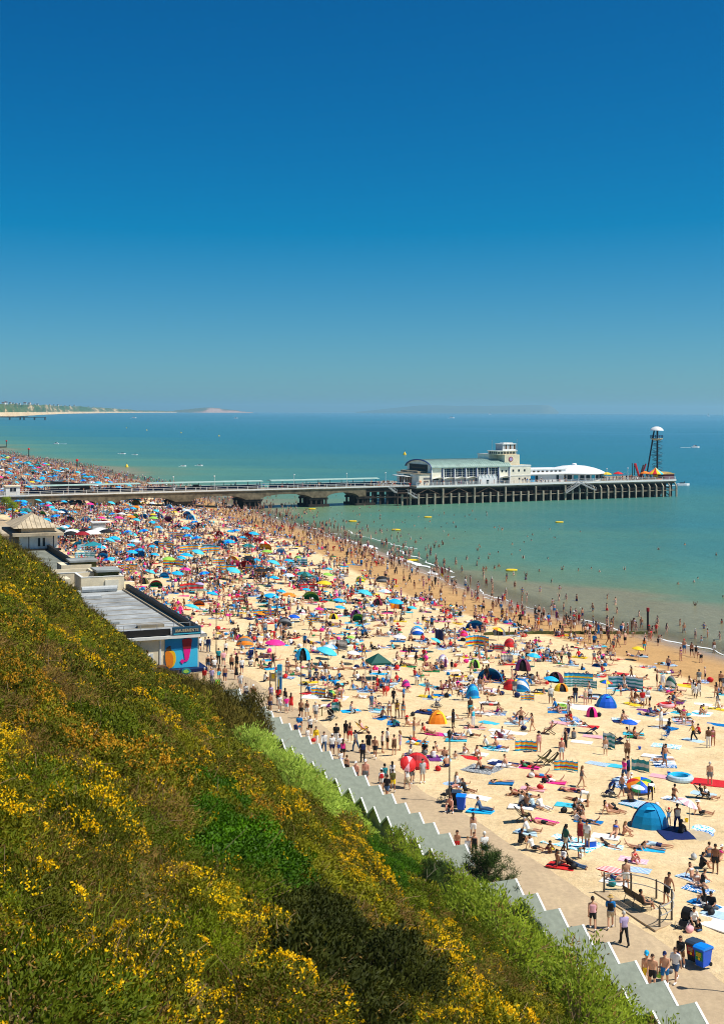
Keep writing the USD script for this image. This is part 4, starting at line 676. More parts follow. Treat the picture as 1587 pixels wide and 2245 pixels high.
# houses along the far cliff
hk = klass('far_house_shapes')
b = MB(); b.box((-1, -.7, -1), (1, .7, 1)); part('/World/far_house_shapes', 'wall', b, 'far_wall'); b = MB(); b.prism([(-1.1, 1), (1.1, 1), (.6, 1.75), (-.6, 1.75)], 'y', -.8, .8); part('/World/far_house_shapes', 'roof', b, 'far_roof')
rng = np.random.default_rng(8)
hs = [(8, 884, 2.6), (13, 883.5, 3), (22, 883.4, 2.2), (29, 884.6, 2), (36, 885.5, 1.7), (43, 885.3, 1.7), (54.5, 885.3, 2.6), (64.5, 885.4, 2.6), (76, 886.7, 1.6), (82, 886.4, 1.7), (97, 887.8, 1.4), (109, 887.6, 1.6), (118, 888, 1.3), (127, 888.4, 1.6), (134, 888.4, 1.2), (143, 889, 1.3), (153, 889, 1.3), (163, 889, 1.5), (176, 890.6, 1.2), (194, 891.4, 1.4), (205, 892, 1.2), (222, 893.2, 1.2), (239, 896, 1.5), (262, 897, 1.2)]
for i, (x, y, s) in enumerate(hs):
    D = far_d(x, np.interp(x, [c[0] for c in coast], [c[1] for c in coast])) * 1.05; p_ = far_pt(x, y + .8, D); sc = s * D / F * 1.25
    near = i < 8
    copy_of('/World/far_house_shapes', 'clifftop_house', ORD[i] + ' pale house on the far green cliff top from the frame edge' if near else ORD[i - 8] + ' tiny house of the hazy cliff top row towards the headland', 'house', p_, rng.uniform(-25, 25), 'houses on the far cliff top' if near else 'hazy houses on the cliff towards the headland', scale=(sc * rng.uniform(.7, 1.1), sc, sc * rng.uniform(.6, .9)))
# ---------------------------------------------------------------- plants of the slope
def frames(d, rng):
    d = d / (np.linalg.norm(d, axis=1, keepdims=True) + 1e-9); r = rng.normal(size=d.shape); x = np.cross(d, r); x /= np.linalg.norm(x, axis=1, keepdims=True) + 1e-9
    return d, x, np.cross(d, x)
def blades(c, d, L, W, rng, out=None):                                             # one slender leaf (two triangles, folded) at every point
    n = len(c); d, x, y = frames(d, rng); L = np.broadcast_to(L, (n,))[:, None] * rng.uniform(.7, 1.3, (n, 1)); W = np.broadcast_to(W, (n,))[:, None]
    if out is None: out = d + np.array([0, 0, .6])
    out = out / (np.linalg.norm(out, axis=1, keepdims=True) + 1e-9); flip = ((y * out).sum(1) < 0)[:, None]; x = np.where(flip, -x, x); y = np.where(flip, -y, y)
    v = np.stack([c, c + d * L * .5 + x * W * .5, c + d * L, c + d * L * .5 - x * W * .5], 1)
    nn = out * .42 + y * .75; nn /= np.linalg.norm(nn, axis=1, keepdims=True)
    f = np.arange(n)[:, None] * 4 + np.array([[0, 2, 1, 0, 3, 2]]); return v.reshape(-1, 3), f.reshape(-1, 3), np.repeat(nn, 4, 0)
def shell(n, rng, inner=.55):                                            # points spread through the outer part of a dome, and the way they grow
    d = rng.normal(size=(n, 3)); d[:, 2] = np.abs(d[:, 2]) * .9 + .02; d /= np.linalg.norm(d, axis=1, keepdims=True)
    lump = .50 + .90 * meshkit.fbm(d * 3.2 + rng.uniform(0, 40), 3, 5); r = (inner + (1 - inner) * rng.uniform(0, 1, n) ** .6) * lump
    return d * r[:, None], d
def sprigs(p, d, size, k, w, rng, up=.5, spread=.75, length=.75):         # k blades round each growing tip
    q = np.repeat(p, k, 0); dd = np.repeat(d, k, 0) * .8 + np.array([0, 0, up]) + rng.normal(size=q.shape) * spread
    q = q + rng.normal(size=q.shape) * size * .28
    return blades(q, dd, size * length, w, rng, q * np.array([1, 1, .8]) + np.array([0, 0, .25]) + rng.normal(size=q.shape) * .12)
def twigs(n, rng, R, r, bend=.25, side=3):
    b = MB()
    for _ in range(n):
        d = rng.normal(size=3); d[2] = abs(d[2]) + .4; d /= np.linalg.norm(d); L = rng.uniform(.6, 1.12); t = np.linspace(0, 1, 5)[:, None]
        w = np.cumsum(rng.normal(size=(5, 3)) * bend * .25, 0); b.tube((d * L * t + w * t) * np.array(R), np.linspace(r, r * .35, 5), side, caps=False)
    return b
leafmat('gorse_leaf', [(.22, (0.092, 0.100, 0.005)), (.42, (0.268, 0.253, 0.008)), (.58, (0.470, 0.392, 0.013)), (.75, (0.625, 0.449, 0.021))], .55, .6, .2)
leafmat('gorse_green', [(.22, (0.092, 0.121, 0.005)), (.45, (0.227, 0.275, 0.008)), (.6, (0.364, 0.388, 0.012)), (.78, (0.547, 0.463, 0.020))], .7, .6, .25)
leafmat('dry_leaf', [(.22, (0.160, 0.095, 0.022)), (.45, (0.361, 0.220, 0.053)), (.65, (0.561, 0.345, 0.088)), (.8, (0.720, 0.478, 0.137))], .9, .8, .1)
leafmat('tall_dark', [(.22, (0.072, 0.060, 0.007)), (.45, (0.203, 0.151, 0.015)), (.6, (0.336, 0.239, 0.025)), (.78, (0.476, 0.331, 0.044))], .7, .7, .2)
leafmat('tamarisk', [(.25, (0.339, 0.448, 0.064)), (.45, (0.636, 0.809, 0.114)), (.62, (0.900, 0.900, 0.191)), (.8, (0.900, 0.900, 0.332))], .6, .6, .35)
leafmat('willow', [(.25, (0.230, 0.303, 0.022)), (.45, (0.455, 0.554, 0.037)), (.62, (0.735, 0.782, 0.065)), (.8, (0.900, 0.900, 0.130))], .8, .55, .4)
leafmat('ivy_green', [(.25, (0.044, 0.110, 0.002)), (.45, (0.095, 0.231, 0.003)), (.62, (0.168, 0.364, 0.007)), (.8, (0.381, 0.534, 0.014))], 1.2, .45, .25)
leafmat('broad_leaf', [(.25, (0.029, 0.035, 0.004)), (.45, (0.088, 0.095, 0.011)), (.62, (0.178, 0.161, 0.019)), (.82, (0.503, 0.323, 0.062))], 1.5, .6, .2)
leafmat('pine_needle', [(.25, (0.032, 0.061, 0.009)), (.45, (0.071, 0.132, 0.016)), (.62, (0.157, 0.223, 0.024)), (.82, (0.503, 0.328, 0.071))], 1.3, .5, .15)
leafmat('grass_blade', [(.25, (0.200, 0.234, 0.016)), (.45, (0.405, 0.443, 0.028)), (.62, (0.634, 0.560, 0.043)), (.82, (0.900, 0.512, 0.075))], .5, .6, .35)
leafmat('gorse_flower', [(.2, (.85, .50, .004)), (.5, (.95, .68, .006)), (.8, (.95, .76, .02))], 1.5, .5, .3)
leafmat('wilted_flower', [(.2, (.45, .22, .012)), (.5, (.68, .38, .015)), (.8, (.80, .50, .02))], 1.5, .6, .2)
def set_of(root, bits):
    for nm, mesh, m in bits: part(root, nm, mesh, m)
def gorse(name, seed, n, size, k, w, nf, fs, R=(1, 1, .82), leaf='gorse_leaf', flower='gorse_flower', dry=0.0, ntw=24, fl_k=4):
    rng = np.random.default_rng(seed); root = klass(name); Rv = np.array(R)
    p, d = shell(n, rng); nd = int(n * dry)
    if n - nd: set_of(root, [('foliage', sprigs(p[nd:] * Rv, d[nd:], size, k, w, rng), leaf)])
    if nd: set_of(root, [('dry_foliage', sprigs(p[:nd] * Rv * .97, d[:nd], size, k, w * .7, rng, .3, 1.0), 'dry_leaf')])
    if nf:
        pc, dc = shell(max(6, nf // 14), rng, .96); j = rng.integers(0, len(pc), nf); p = pc[j] + rng.normal(size=(nf, 3)) * .085; p[:, 2] = np.maximum(p[:, 2], .05)
        p /= np.maximum(1, np.linalg.norm(p, axis=1, keepdims=True) / 1.05)
        set_of(root, [('flowers', sprigs(p * Rv * 1.03, dc[j], fs, fl_k, fs * .62, rng, .4, 1.0, .8), flower)])
    if ntw: part(root, 'stems', twigs(ntw, rng, Rv, .012), 'twig')
    return root
G = {}
G['near'] = [gorse('gorse_near_a', 1, 2600, .070, 5, .019, 520, .042), gorse('gorse_near_b', 2, 2600, .070, 5, .019, 360, .038, dry=.3), gorse('gorse_near_c', 3, 2600, .070, 5, .019, 60, .028, leaf='gorse_green', dry=.1)]
G['flower'] = [gorse('gorse_flowering_a', 11, 1900, .095, 4, .030, 520, .052), gorse('gorse_flowering_b', 12, 1900, .095, 4, .030, 360, .050, dry=.25)]
G['olive'] = [gorse('gorse_olive_a', 21, 2000, .095, 4, .030, 60, .046), gorse('gorse_olive_b', 22, 2000, .095, 4, .030, 110, .046, dry=.3)]
G['green'] = [gorse('gorse_green_a', 31, 2000, .095, 4, .030, 20, .046, leaf='gorse_green'), gorse('gorse_green_b', 32, 2000, .095, 4, .030, 70, .046, leaf='gorse_green', dry=.1)]
G['dry'] = [gorse('gorse_dry_a', 41, 2300, .11, 4, .018, 12, .04, dry=.88, ntw=80), gorse('gorse_dry_b', 42, 2300, .11, 4, .018, 40, .04, dry=.6, ntw=70)]
G['wilt'] = [gorse('gorse_wilted', 51, 1900, .095, 4, .030, 480, .05, flower='wilted_flower', dry=.15)]
G['tall'] = [gorse('tall_shrub_a', 61, 3200, .13, 4, .024, 0, .04, (1, 1, 1.35), leaf='tall_dark', ntw=40), gorse('tall_shrub_b', 62, 3200, .13, 4, .024, 0, .04, (1, 1, 1.2), leaf='tall_dark', dry=.15, ntw=40)]
G['tamarisk'] = [gorse('feathery_shrub_a', 71, 2800, .13, 4, .028, 0, .04, (1, 1, 1.15), leaf='tamarisk', ntw=20), gorse('feathery_shrub_b', 72, 2800, .13, 4, .028, 0, .04, (1, 1, 1.3), leaf='tamarisk', dry=.06, ntw=30)]
G['willow'] = [gorse('leafy_shrub_a', 81, 2300, .11, 4, .032, 0, .04, (1, 1, 1.3), leaf='willow', ntw=46), gorse('leafy_shrub_b', 82, 1900, .11, 4, .032, 0, .04, (1, 1, 1.45), leaf='willow', dry=.1, ntw=60)]
G['ivy'] = [gorse('bright_shrub_shape', 91, 5200, .06, 4, .024, 40, .03, (1, 1, .7), leaf='ivy_green', ntw=8)]
G['broad'] = [gorse('broadleaf_shrub_a', 101, 2600, .095, 5, .026, 0, .03, (1, 1, .85), leaf='broad_leaf', ntw=9), gorse('broadleaf_shrub_b', 102, 2300, .10, 5, .027, 0, .03, (1, 1, .9), leaf='broad_leaf', dry=.06, ntw=12)]
LOD = {}
for k_, leaf_, fl_, dry_ in (('flower', 'gorse_leaf', 110, .1), ('olive', 'gorse_leaf', 24, .2), ('green', 'gorse_green', 12, .05), ('dry', 'gorse_leaf', 8, .75), ('wilt', 'gorse_leaf', 100, .15)):
    LOD[k_] = gorse('gorse_far_' + k_, 200 + len(LOD), 520, .19, 4, .036, fl_, .10, leaf=leaf_, dry=dry_, ntw=0, fl_k=3, flower='wilted_flower' if k_ == 'wilt' else 'gorse_flower')
LOD['tall'] = gorse('tall_shrub_far', 209, 1100, .24, 4, .026, 0, .04, (1, 1, 1.25), leaf='tall_dark', ntw=0, dry=.06)
FILL = {'olive': gorse('tuft_olive', 211, 150, .26, 5, .04, 8, .08, leaf='gorse_leaf', ntw=0, dry=.2), 'green': gorse('tuft_green', 212, 150, .26, 5, .04, 0, .08, leaf='gorse_green', ntw=0), 'dry': gorse('tuft_dry', 213, 170, .28, 5, .022, 0, .08, ntw=14, dry=.92), 'near': gorse('tuft_near', 214, 420, .15, 5, .022, 14, .05, leaf='gorse_leaf', ntw=8, dry=.35)}
def tussock():
    rng = np.random.default_rng(7); root = klass('grass_tussock'); n = 170; p = rng.normal(size=(n, 3)) * np.array([.22, .22, 0]); d = p * 1.6 + np.array([0, 0, 1]) + rng.normal(size=(n, 3)) * .4
    set_of(root, [('blades', blades(p, d, .30, .014, rng), 'grass_blade')]); return root
G['grass'] = [tussock()]
SIZE = {'near': .72, 'flower': 1.1, 'olive': 1.15, 'green': 1.15, 'dry': 1.1, 'wilt': 1.1, 'tall': 1.55, 'tamarisk': 1.5, 'willow': 1.95, 'ivy': 1.5, 'broad': 1.1, 'grass': 1.1}
from shapely.geometry import Polygon as _Pg, Point as _Pt
ZONES = [('tall', [(430, 1525), (510, 1500), (560, 1560), (600, 1655), (555, 1668), (480, 1640), (440, 1600)]), ('tall', [(330, 1490), (385, 1450), (470, 1490), (480, 1560), (400, 1560)]),
    ('tall', [(-60, 1150), (20, 1165), (130, 1290), (190, 1370), (270, 1400), (350, 1480), (330, 1520), (240, 1470), (150, 1400), (60, 1320), (-60, 1290)]),
    ('tamarisk', [(450, 1625), (560, 1650), (640, 1668), (760, 1745), (880, 1830), (930, 1880), (880, 1880), (800, 1820), (690, 1790), (600, 1760), (520, 1720), (450, 1660)]),
    ('tamarisk', [(900, 1830), (950, 1850), (990, 1890), (940, 1910), (890, 1870)]), ('ivy', [(330, 1800), (400, 1765), (500, 1800), (545, 1870), (550, 1945), (500, 1930), (420, 1880), (350, 1850)]), ('ivy', [(770, 1840), (840, 1860), (890, 1920), (860, 1940), (790, 1900)]),
    ('ivy', [(390, 1690), (470, 1720), (460, 1760), (400, 1740)]), ('broad', [(560, 1950), (650, 1935), (720, 1990), (800, 2050), (870, 2130), (880, 2200), (800, 2245), (700, 2300), (640, 2300), (600, 2160), (560, 2080)]),
    ('willow', [(1030, 1945), (1120, 1950), (1180, 2000), (1260, 2090), (1330, 2150), (1430, 2260), (1250, 2330), (1200, 2230), (1130, 2170), (1060, 2100), (1000, 2030)]),
    ('grass', [(-20, 1750), (60, 1790), (110, 1830), (60, 1850), (-20, 1830)]), ('grass', [(110, 1880), (170, 1890), (200, 1960), (160, 2000), (115, 1940)]), ('grass', [(440, 1620), (470, 1650), (440, 1690), (410, 1650)]), ('grass', [(150, 1700), (110, 1720), (130, 1790)]),
    ('wilt', [(0, 1450), (150, 1560), (330, 1700), (300, 1760), (130, 1650), (0, 1560)]), ('flower', [(-50, 1930), (60, 1950), (120, 2010), (110, 2130), (200, 2200), (380, 2245), (380, 2400), (-50, 2400)]), ('flower', [(180, 1800), (300, 1830), (420, 1930), (380, 1960), (260, 1880)]),
    ('flower', [(650, 1830), (760, 1820), (840, 1900), (880, 1950), (840, 1990), (700, 1900)]), ('flower', [(900, 2000), (980, 2100), (1060, 2200), (1100, 2260), (1020, 2300), (940, 2200), (850, 2050)]), ('flower', [(520, 1700), (600, 1760), (640, 1800), (600, 1820), (500, 1740)]), ('wilt', [(450, 1680), (540, 1720), (620, 1800), (560, 1810)])]
ZONES = [(k, _Pg(z)) for k, z in ZONES]
SIL = np.array([(-300, 1000), (0, 1158), (17, 1167), (55, 1196), (90, 1222), (122, 1265), (157, 1300), (174, 1340), (217, 1352), (252, 1387), (278, 1413), (307, 1432), (322, 1482), (340, 1488), (348, 1486), (371, 1480), (406, 1490), (430, 1502), (470, 1505), (500, 1508), (530, 1530), (570, 1600), (600, 1650), (640, 1662), (700, 1690), (760, 1745), (830, 1795), (900, 1830), (950, 1880), (1000, 1900), (1100, 1930), (1150, 1960), (1250, 2040), (1330, 2120), (1420, 2200), (1480, 2260)], float)
rng = np.random.default_rng(77); cand = []
used = []
cell = {}
def crowded(u, v, r):
    for i in range(int(u // 1) - 2, int(u // 1) + 3):
        for j in range(int(v // 1) - 2, int(v // 1) + 3):
            for (a, b_, q) in cell.get((i, j), ()):
                if (a - u) ** 2 + (b_ - v) ** 2 < (q + r) ** 2: return True
    return False
VV = rng.uniform(.2, 31.2, 30000); UU = -8 + 250 * rng.uniform(0, 1, 30000) ** 1.35; ZZ = hill_z(UU, VV)
N1_ = meshkit.fbm(np.stack([UU * .16, VV * .25, 0 * UU + 3.0], 1), 3, 61); N2_ = meshkit.fbm(np.stack([UU * .3, VV * .3, 0 * UU + 9.0], 1), 2, 62)
for v, u, z_, n, m in zip(VV, UU, ZZ, N1_, N2_):
    p = uv(u, v, z_)
    if p[1] < 4: continue
    x, y = pix(p + np.array([0, 0, .3]))
    if not (-220 < x < 1560 and 1090 < y < 2480): continue
    D = p[1]
    if 127 < u < 242 and v > 31 - (2.5 if u < 145 else 4): continue
    kind = next((k for k, z in ZONES if z.contains(_Pt(x, y))), None)
    if kind is None:
        kind = 'tall' if (v > 27 and u > 85) else 'flower' if n > .66 else 'dry' if m > .57 else 'green' if n < .38 else 'olive' if m > .42 else 'wilt' if rng.random() < .25 else 'flower' if rng.random() < .12 else 'olive' if rng.random() < .6 else 'green'
    if ((u > 112 and v > 21) or (u > 150 and v > 15)) and rng.random() < .95: kind = 'tall'
    if v > 28.4 and 65 < u < 101 and kind != 'ivy': kind = 'tamarisk'
    if v > 28.0 and u <= 65: kind = 'willow'
    if kind == 'willow' and v < 22: kind = 'green'
    if kind in ('tall', 'tamarisk') and v < 20: kind = 'olive'
    if D < 19 and kind in ('flower', 'olive', 'dry', 'green', 'wilt'): kind = 'near'
    s = SIZE[kind] * rng.uniform(.7, 1.25) * (1 if D < 70 else 1.15)
    if kind in ('flower', 'olive', 'green', 'dry', 'wilt') and D > 19: s *= np.clip(.62 + D / 160, .62, 1.1)
    if kind == 'ivy': s *= .75 if D < 60 else .9
    if kind == 'broad' : s *= .8
    rug = rng.uniform(0, 30); hk = {'tall': 1.3, 'tamarisk': 1.2, 'willow': 1.35, 'ivy': .7}.get(kind, .85)
    while s > .25 and pix(p + np.array([s * .45, 0, s * hk * .85]))[1] < np.interp(x + s * .4 / D * F, SIL[:, 0], SIL[:, 1]) - (6 if kind != 'tall' or u < 140 else rug): s *= .88
    if s <= .25 or crowded(u, v, s * .46): continue
    if v + s * .55 > 32.1 and u < 115: v = 32.1 - s * .55; p = uv(u, v, float(hill_z(u, v)))
    cell.setdefault((int(u // 1), int(v // 1)), []).append((u, v, s * .46)); cand.append((D, kind, u, v, s, x, y))
cand.sort(key=lambda c: c[0] / c[4])
NAMES = {'near': ('gorse_bush', 'spiny gorse bush close by'), 'flower': ('gorse_bush', 'gorse bush covered in yellow flowers'), 'olive': ('gorse_bush', 'olive gorse bush with few flowers'), 'green': ('gorse_bush', 'green gorse bush among the olive ones'),
    'dry': ('dry_bush', 'dry brown bush of bare twigs'), 'wilt': ('gorse_bush', 'gorse bush with fading orange flowers'), 'tall': ('tall_shrub', 'tall dark feathery shrub'), 'tamarisk': ('feathery_shrub', 'pale green feathery shrub'), 'willow': ('leafy_shrub', 'light green leafy shrub'),
    'ivy': ('bright_shrub', 'bright green smooth shrub patch'), 'broad': ('broadleaf_shrub', 'dark broad leaved shrub low')}
GROUPS = {k: v[1].replace(' bush ', ' bushes ').replace(' shrub ', ' shrubs ') for k, v in NAMES.items()}
nthing, rest = 0, {}
VL = [('the bright green patch', 440, 1850), ('the dark broad leaved shrubs', 700, 2080), ('the pale feathery shrubs', 680, 1750), ('the pine', 1060, 1930), ('the nearest huts', 1330, 2170), ('the amusements building', 340, 1480), ('the long grass', 60, 1810), ('the frame foot', 420, 2240), ('the frame edge', 20, 2060), ('the yellow gorse above the pine', 800, 1900), ('the flat roofs', 120, 1290), ('the small grass patch', 150, 1940), ('the dry gorse bank', 250, 1650)]
def vplace(x, y):
    n, a, b_ = min(VL, key=lambda l: (l[1] - x) ** 2 + (l[2] - y) ** 2); d = math.hypot(a - x, b_ - y)
    return ('beside ' if d < 70 else 'below ' if y - b_ > abs(x - a) * .8 else 'above ' if b_ - y > abs(x - a) * .8 else 'left of ' if x < a else 'right of ') + n
for D, kind, u, v, s, x, y in cand:
    z = float(hill_z(u, v)) - .18 * s; proto = G[kind][int(rng.integers(len(G[kind])))]; rz = rng.uniform(0, 360); sc = s * np.array([rng.uniform(.85, 1.2), rng.uniform(.85, 1.2), rng.uniform(.8, 1.2)])
    if kind != 'grass' and nthing < 290:
        lab_ = NAMES[kind][1] + ', ' + vplace(x, y)
        copy_of(proto, NAMES[kind][0], lab_, 'shrub' if 'shrub' in NAMES[kind][0] else 'bush', uv(u, v, z), rz, GROUPS[kind] + ', ' + vplace(x, y), scale=sc); nthing += 1
    else:
        if D > 62 and kind in LOD: proto = LOD[kind]
        rest.setdefault(proto, []).append((uv(u, v, z), rz, sc))
for k, (px_, v, sr, h, lab) in enumerate(((548, 30.2, 1.95, 5.8, 'biggest dark feathery shrub, rounded, at the start of the hut row'), (505, 29.8, 1.7, 5.2, 'tall dark shrub just upslope of the biggest one'), (468, 29.3, 1.7, 4.6, 'tall dark shrub midway along the dark hedge by the far huts'), (425, 28.8, 1.5, 3.4, 'dark olive shrub below the pavement sign'), (390, 28.6, 1.45, 2.9, 'dark olive shrub just below the painted wall'), (578, 30.6, 1.2, 2.4, 'low dark shrub in front of the biggest one, touching the huts'))):
    kx = (px_ - XC) / F; D = v / (CT * kx + ST); u = (CT - ST * kx) * D; copy_of(G['tall'][k % 2], 'tall_shrub', lab, 'shrub', uv(u, v, float(hill_z(u, v)) - .3), 70.0 * k, scale=(sr, sr, h / 1.5))
def palm(px, py, label):
    p = sand_at(px, py); t = thing('palm_tree', label, 'tree', p, 30.0 * px); b = MB(); b.tube([(0, 0, 0), (.1, 0, 1.6), (.05, 0, 3.4)], [.2, .17, .14], 7); part(t, 'trunk', b, 'bark'); rg = np.random.default_rng(int(px)); n = 420; a = rg.uniform(0, 6.28, n); el = rg.uniform(-.5, 1.2, n); d = np.stack([np.cos(a) * np.cos(el), np.sin(a) * np.cos(el), np.sin(el)], 1); part(t, 'crown', blades(np.tile([.05, 0, 3.4], (n, 1)) + d * .3, d + np.array([0, 0, -.1]), 1.35, .09, rg), 'willow')
palm(14, 1128, 'palm like tree at the frame edge below the pier'); palm(27, 1140, 'smaller palm like tree beside the hipped pavilion roof')
# low tufts fill the ground between the bushes
fill = {}
VV = rng.uniform(.2, 31.6, 7000); UU = -8 + 200 * rng.uniform(0, 1, 7000) ** 1.6; ZZ = hill_z(UU, VV)
for v, u, z in zip(VV, UU, ZZ):
    p = uv(u, v, 0)
    if p[1] < 5 or (127 < u < 242 and v > 28.5): continue
    x, y = pix(np.array([p[0], p[1], z]))
    if not (-80 < x < 1500 and 1150 < y < 2400): continue
    k = rng.random(); kk = 'grass' if k < .14 else 'dry' if k < .58 else 'olive' if k < .85 else 'green'
    s = (.8 if kk == 'grass' else .45) * rng.uniform(.6, 1.3)
    if p[1] < 14 and kk != 'grass': kk = 'near'
    fill.setdefault(FILL[kk] if kk in FILL else G[kk][0], []).append((np.array([p[0], p[1], z - .03]), rng.uniform(0, 360), np.array([s, s, s])))
def scatter(name, table, kind='stuff', **kw):
    path = '/World/' + numbered('/World', name); pi = UsdGeom.PointInstancer.Define(stage, path); pos, rot, scl, idx = [], [], [], []
    for k, (proto, items) in enumerate(sorted(table.items())):
        t = path + '/shapes/' + proto.rsplit('/', 1)[1]; x = UsdGeom.Xform.Define(stage, t); x.GetPrim().GetReferences().AddInternalReference(proto); pi.CreatePrototypesRel().AddTarget(t)
        for p, r, s in items: pos.append(p); rot.append(r); scl.append(s); idx.append(k)
    h = np.radians(np.array(rot)) / 2
    pi.CreatePositionsAttr(Vt.Vec3fArray.FromNumpy(np.array(pos, np.float32))); pi.CreateScalesAttr(Vt.Vec3fArray.FromNumpy(np.array(scl, np.float32)))
    pi.CreateOrientationsAttr(Vt.QuathArray([Gf.Quath(float(math.cos(a)), 0, 0, float(math.sin(a))) for a in h])); pi.CreateProtoIndicesAttr(Vt.IntArray(idx))
    setd(pi.GetPrim(), kind=kind, **kw); return path
scatter('gorse_cover', rest); scatter('slope_undergrowth', fill)
# the pine beside the huts, and bare branches
def pine_needles(tips, d, rng):
    q = np.repeat(tips, 46, 0); dd = np.repeat(d, 46, 0) * .7 + rng.normal(size=q.shape) * .8; q = q + rng.normal(size=q.shape) * .07
    return blades(q, dd, .24, .02, rng, (q - np.array([0, 0, 1.8])) * .5 + dd * .6)
def pine(loc, s, label, seed):
    rng = np.random.default_rng(seed); t = thing('pine_tree', label, 'tree', loc, rng.uniform(0, 360), scale=s); b = MB(); b.tube([(0, 0, -.5), (.05, 0, 1.0), (.0, .1, 2.2), (.1, .1, 3.3)], [.16, .13, .09, .04], 8); tips = []
    for k in range(46):
        a = rng.uniform(0, 6.28); z = rng.uniform(.7, 3.2); L = (3.6 - z) * rng.uniform(.4, .62) + .25; d = np.array([math.cos(a), math.sin(a), rng.uniform(.15, .6)]); p0 = np.array([0, .05, z]); q = np.linspace(0, 1, 4)[:, None]; P = p0 + d * L * q + np.array([0, 0, .25]) * q ** 2
        b.tube(P, np.linspace(.04, .012, 4), 4, caps=False); tips += [P[2] + (P[3] - P[2]) * s_ + rng.normal(size=3) * .1 for s_ in np.linspace(-.9, 1.05, 5)]
    part(t, 'trunk', b, 'bark'); tips = np.array(tips); d = rng.normal(size=tips.shape) * .3 + np.array([0, 0, 1]) + tips * np.array([.3, .3, 0])
    part(t, 'crown', pine_needles(tips, d, rng), 'pine_needle'); cz = tips[rng.integers(0, len(tips), 40)]
    part(t, 'candles', blades(cz, np.tile([0, 0, 1.0], (40, 1)) + rng.normal(size=(40, 3)) * .1, .16, .025, rng), 'straw')
for u, v, s, lab in ((62.7, 33.2, 1.15, 'tall young pine filling the gap between two runs of beach huts'), (60.8, 31.2, .62, 'small dark pine between the tallest pine and the green shrubs'), (57.2, 27.9, .6, 'dark pine above the pale bare branch'), (55.0, 26.4, .55, 'dark pine upslope of the pale bare branch'), (59.2, 28.0, .5, 'dark pine nearest the yellow gorse bank'), (53.0, 25.2, .5, 'dark pine lowest in the group beside the broad leaved shrubs'), (50.6, 28.4, .8, 'small dark pine low among light green shrubs by the nearest huts'), (48.8, 27.2, .8, 'small dark pine nearest the frame foot beside the nearest huts')):
    pine(uv(u, v, float(hill_z(u, v))), s, lab, int(u * 10))
def bare(loc, s, seed, label, m='dead_wood'):
    rng = np.random.default_rng(seed); t = thing('bare_branch', label, 'branch', loc, 0, scale=s); b = MB()
    def grow(p, d, L, r, n):
        P = [p]; 
        for _ in range(5): d = d + rng.normal(size=3) * .28; d /= np.linalg.norm(d); P.append(P[-1] + d * L / 5)
        b.tube(P, np.linspace(r, r * .45, 6), 5)
        if n:
            for i in rng.choice([2, 3, 4, 5], 2, False): grow(P[i], d + rng.normal(size=3) * .8, L * .62, r * .5, n - 1)
    grow(np.zeros(3), np.array([.1, 0, 1.0]), 1.6, .045, 3); part(t, 'limbs', b, m)
for i, (u, v, s, lab) in enumerate(((60.3, 29.4, 1.3, 'pale bare forked branch among light green shrubs near the huts'), (57.5, 26.8, 1.1, 'pale bare branch low in the green slope above the nearest huts'), (52.0, 24.0, 1.0, 'thin bare branch sticking out of dark gorse below the yellow flowers'))):
    bare(uv(u, v, float(hill_z(u, v)) + (.2 if i < 3 else 0)), s, 300 + i, lab)
# ---------------------------------------------------------------- people: one continuous body per pose, clothes and hair as parts
_ico = np.array(trimesh.creation.icosphere(1).vertices)
def ball_(c, r): return _ico * np.asarray(r) + np.asarray(c)
def hull(*bs): return Manifold.hull_points(np.vstack([ball_(c, r) for c, r in bs]))
def unite(ms): return Manifold.batch_boolean(ms, manifold3d.OpType.Add)
def tri(m): q = m.to_mesh(); return np.array(q.vert_properties[:, :3], float), np.array(q.tri_verts, int)
def nrm(v): v = np.asarray(v, float); return v / np.linalg.norm(v)
def mirror(v): return (-v[0], v[1], v[2])
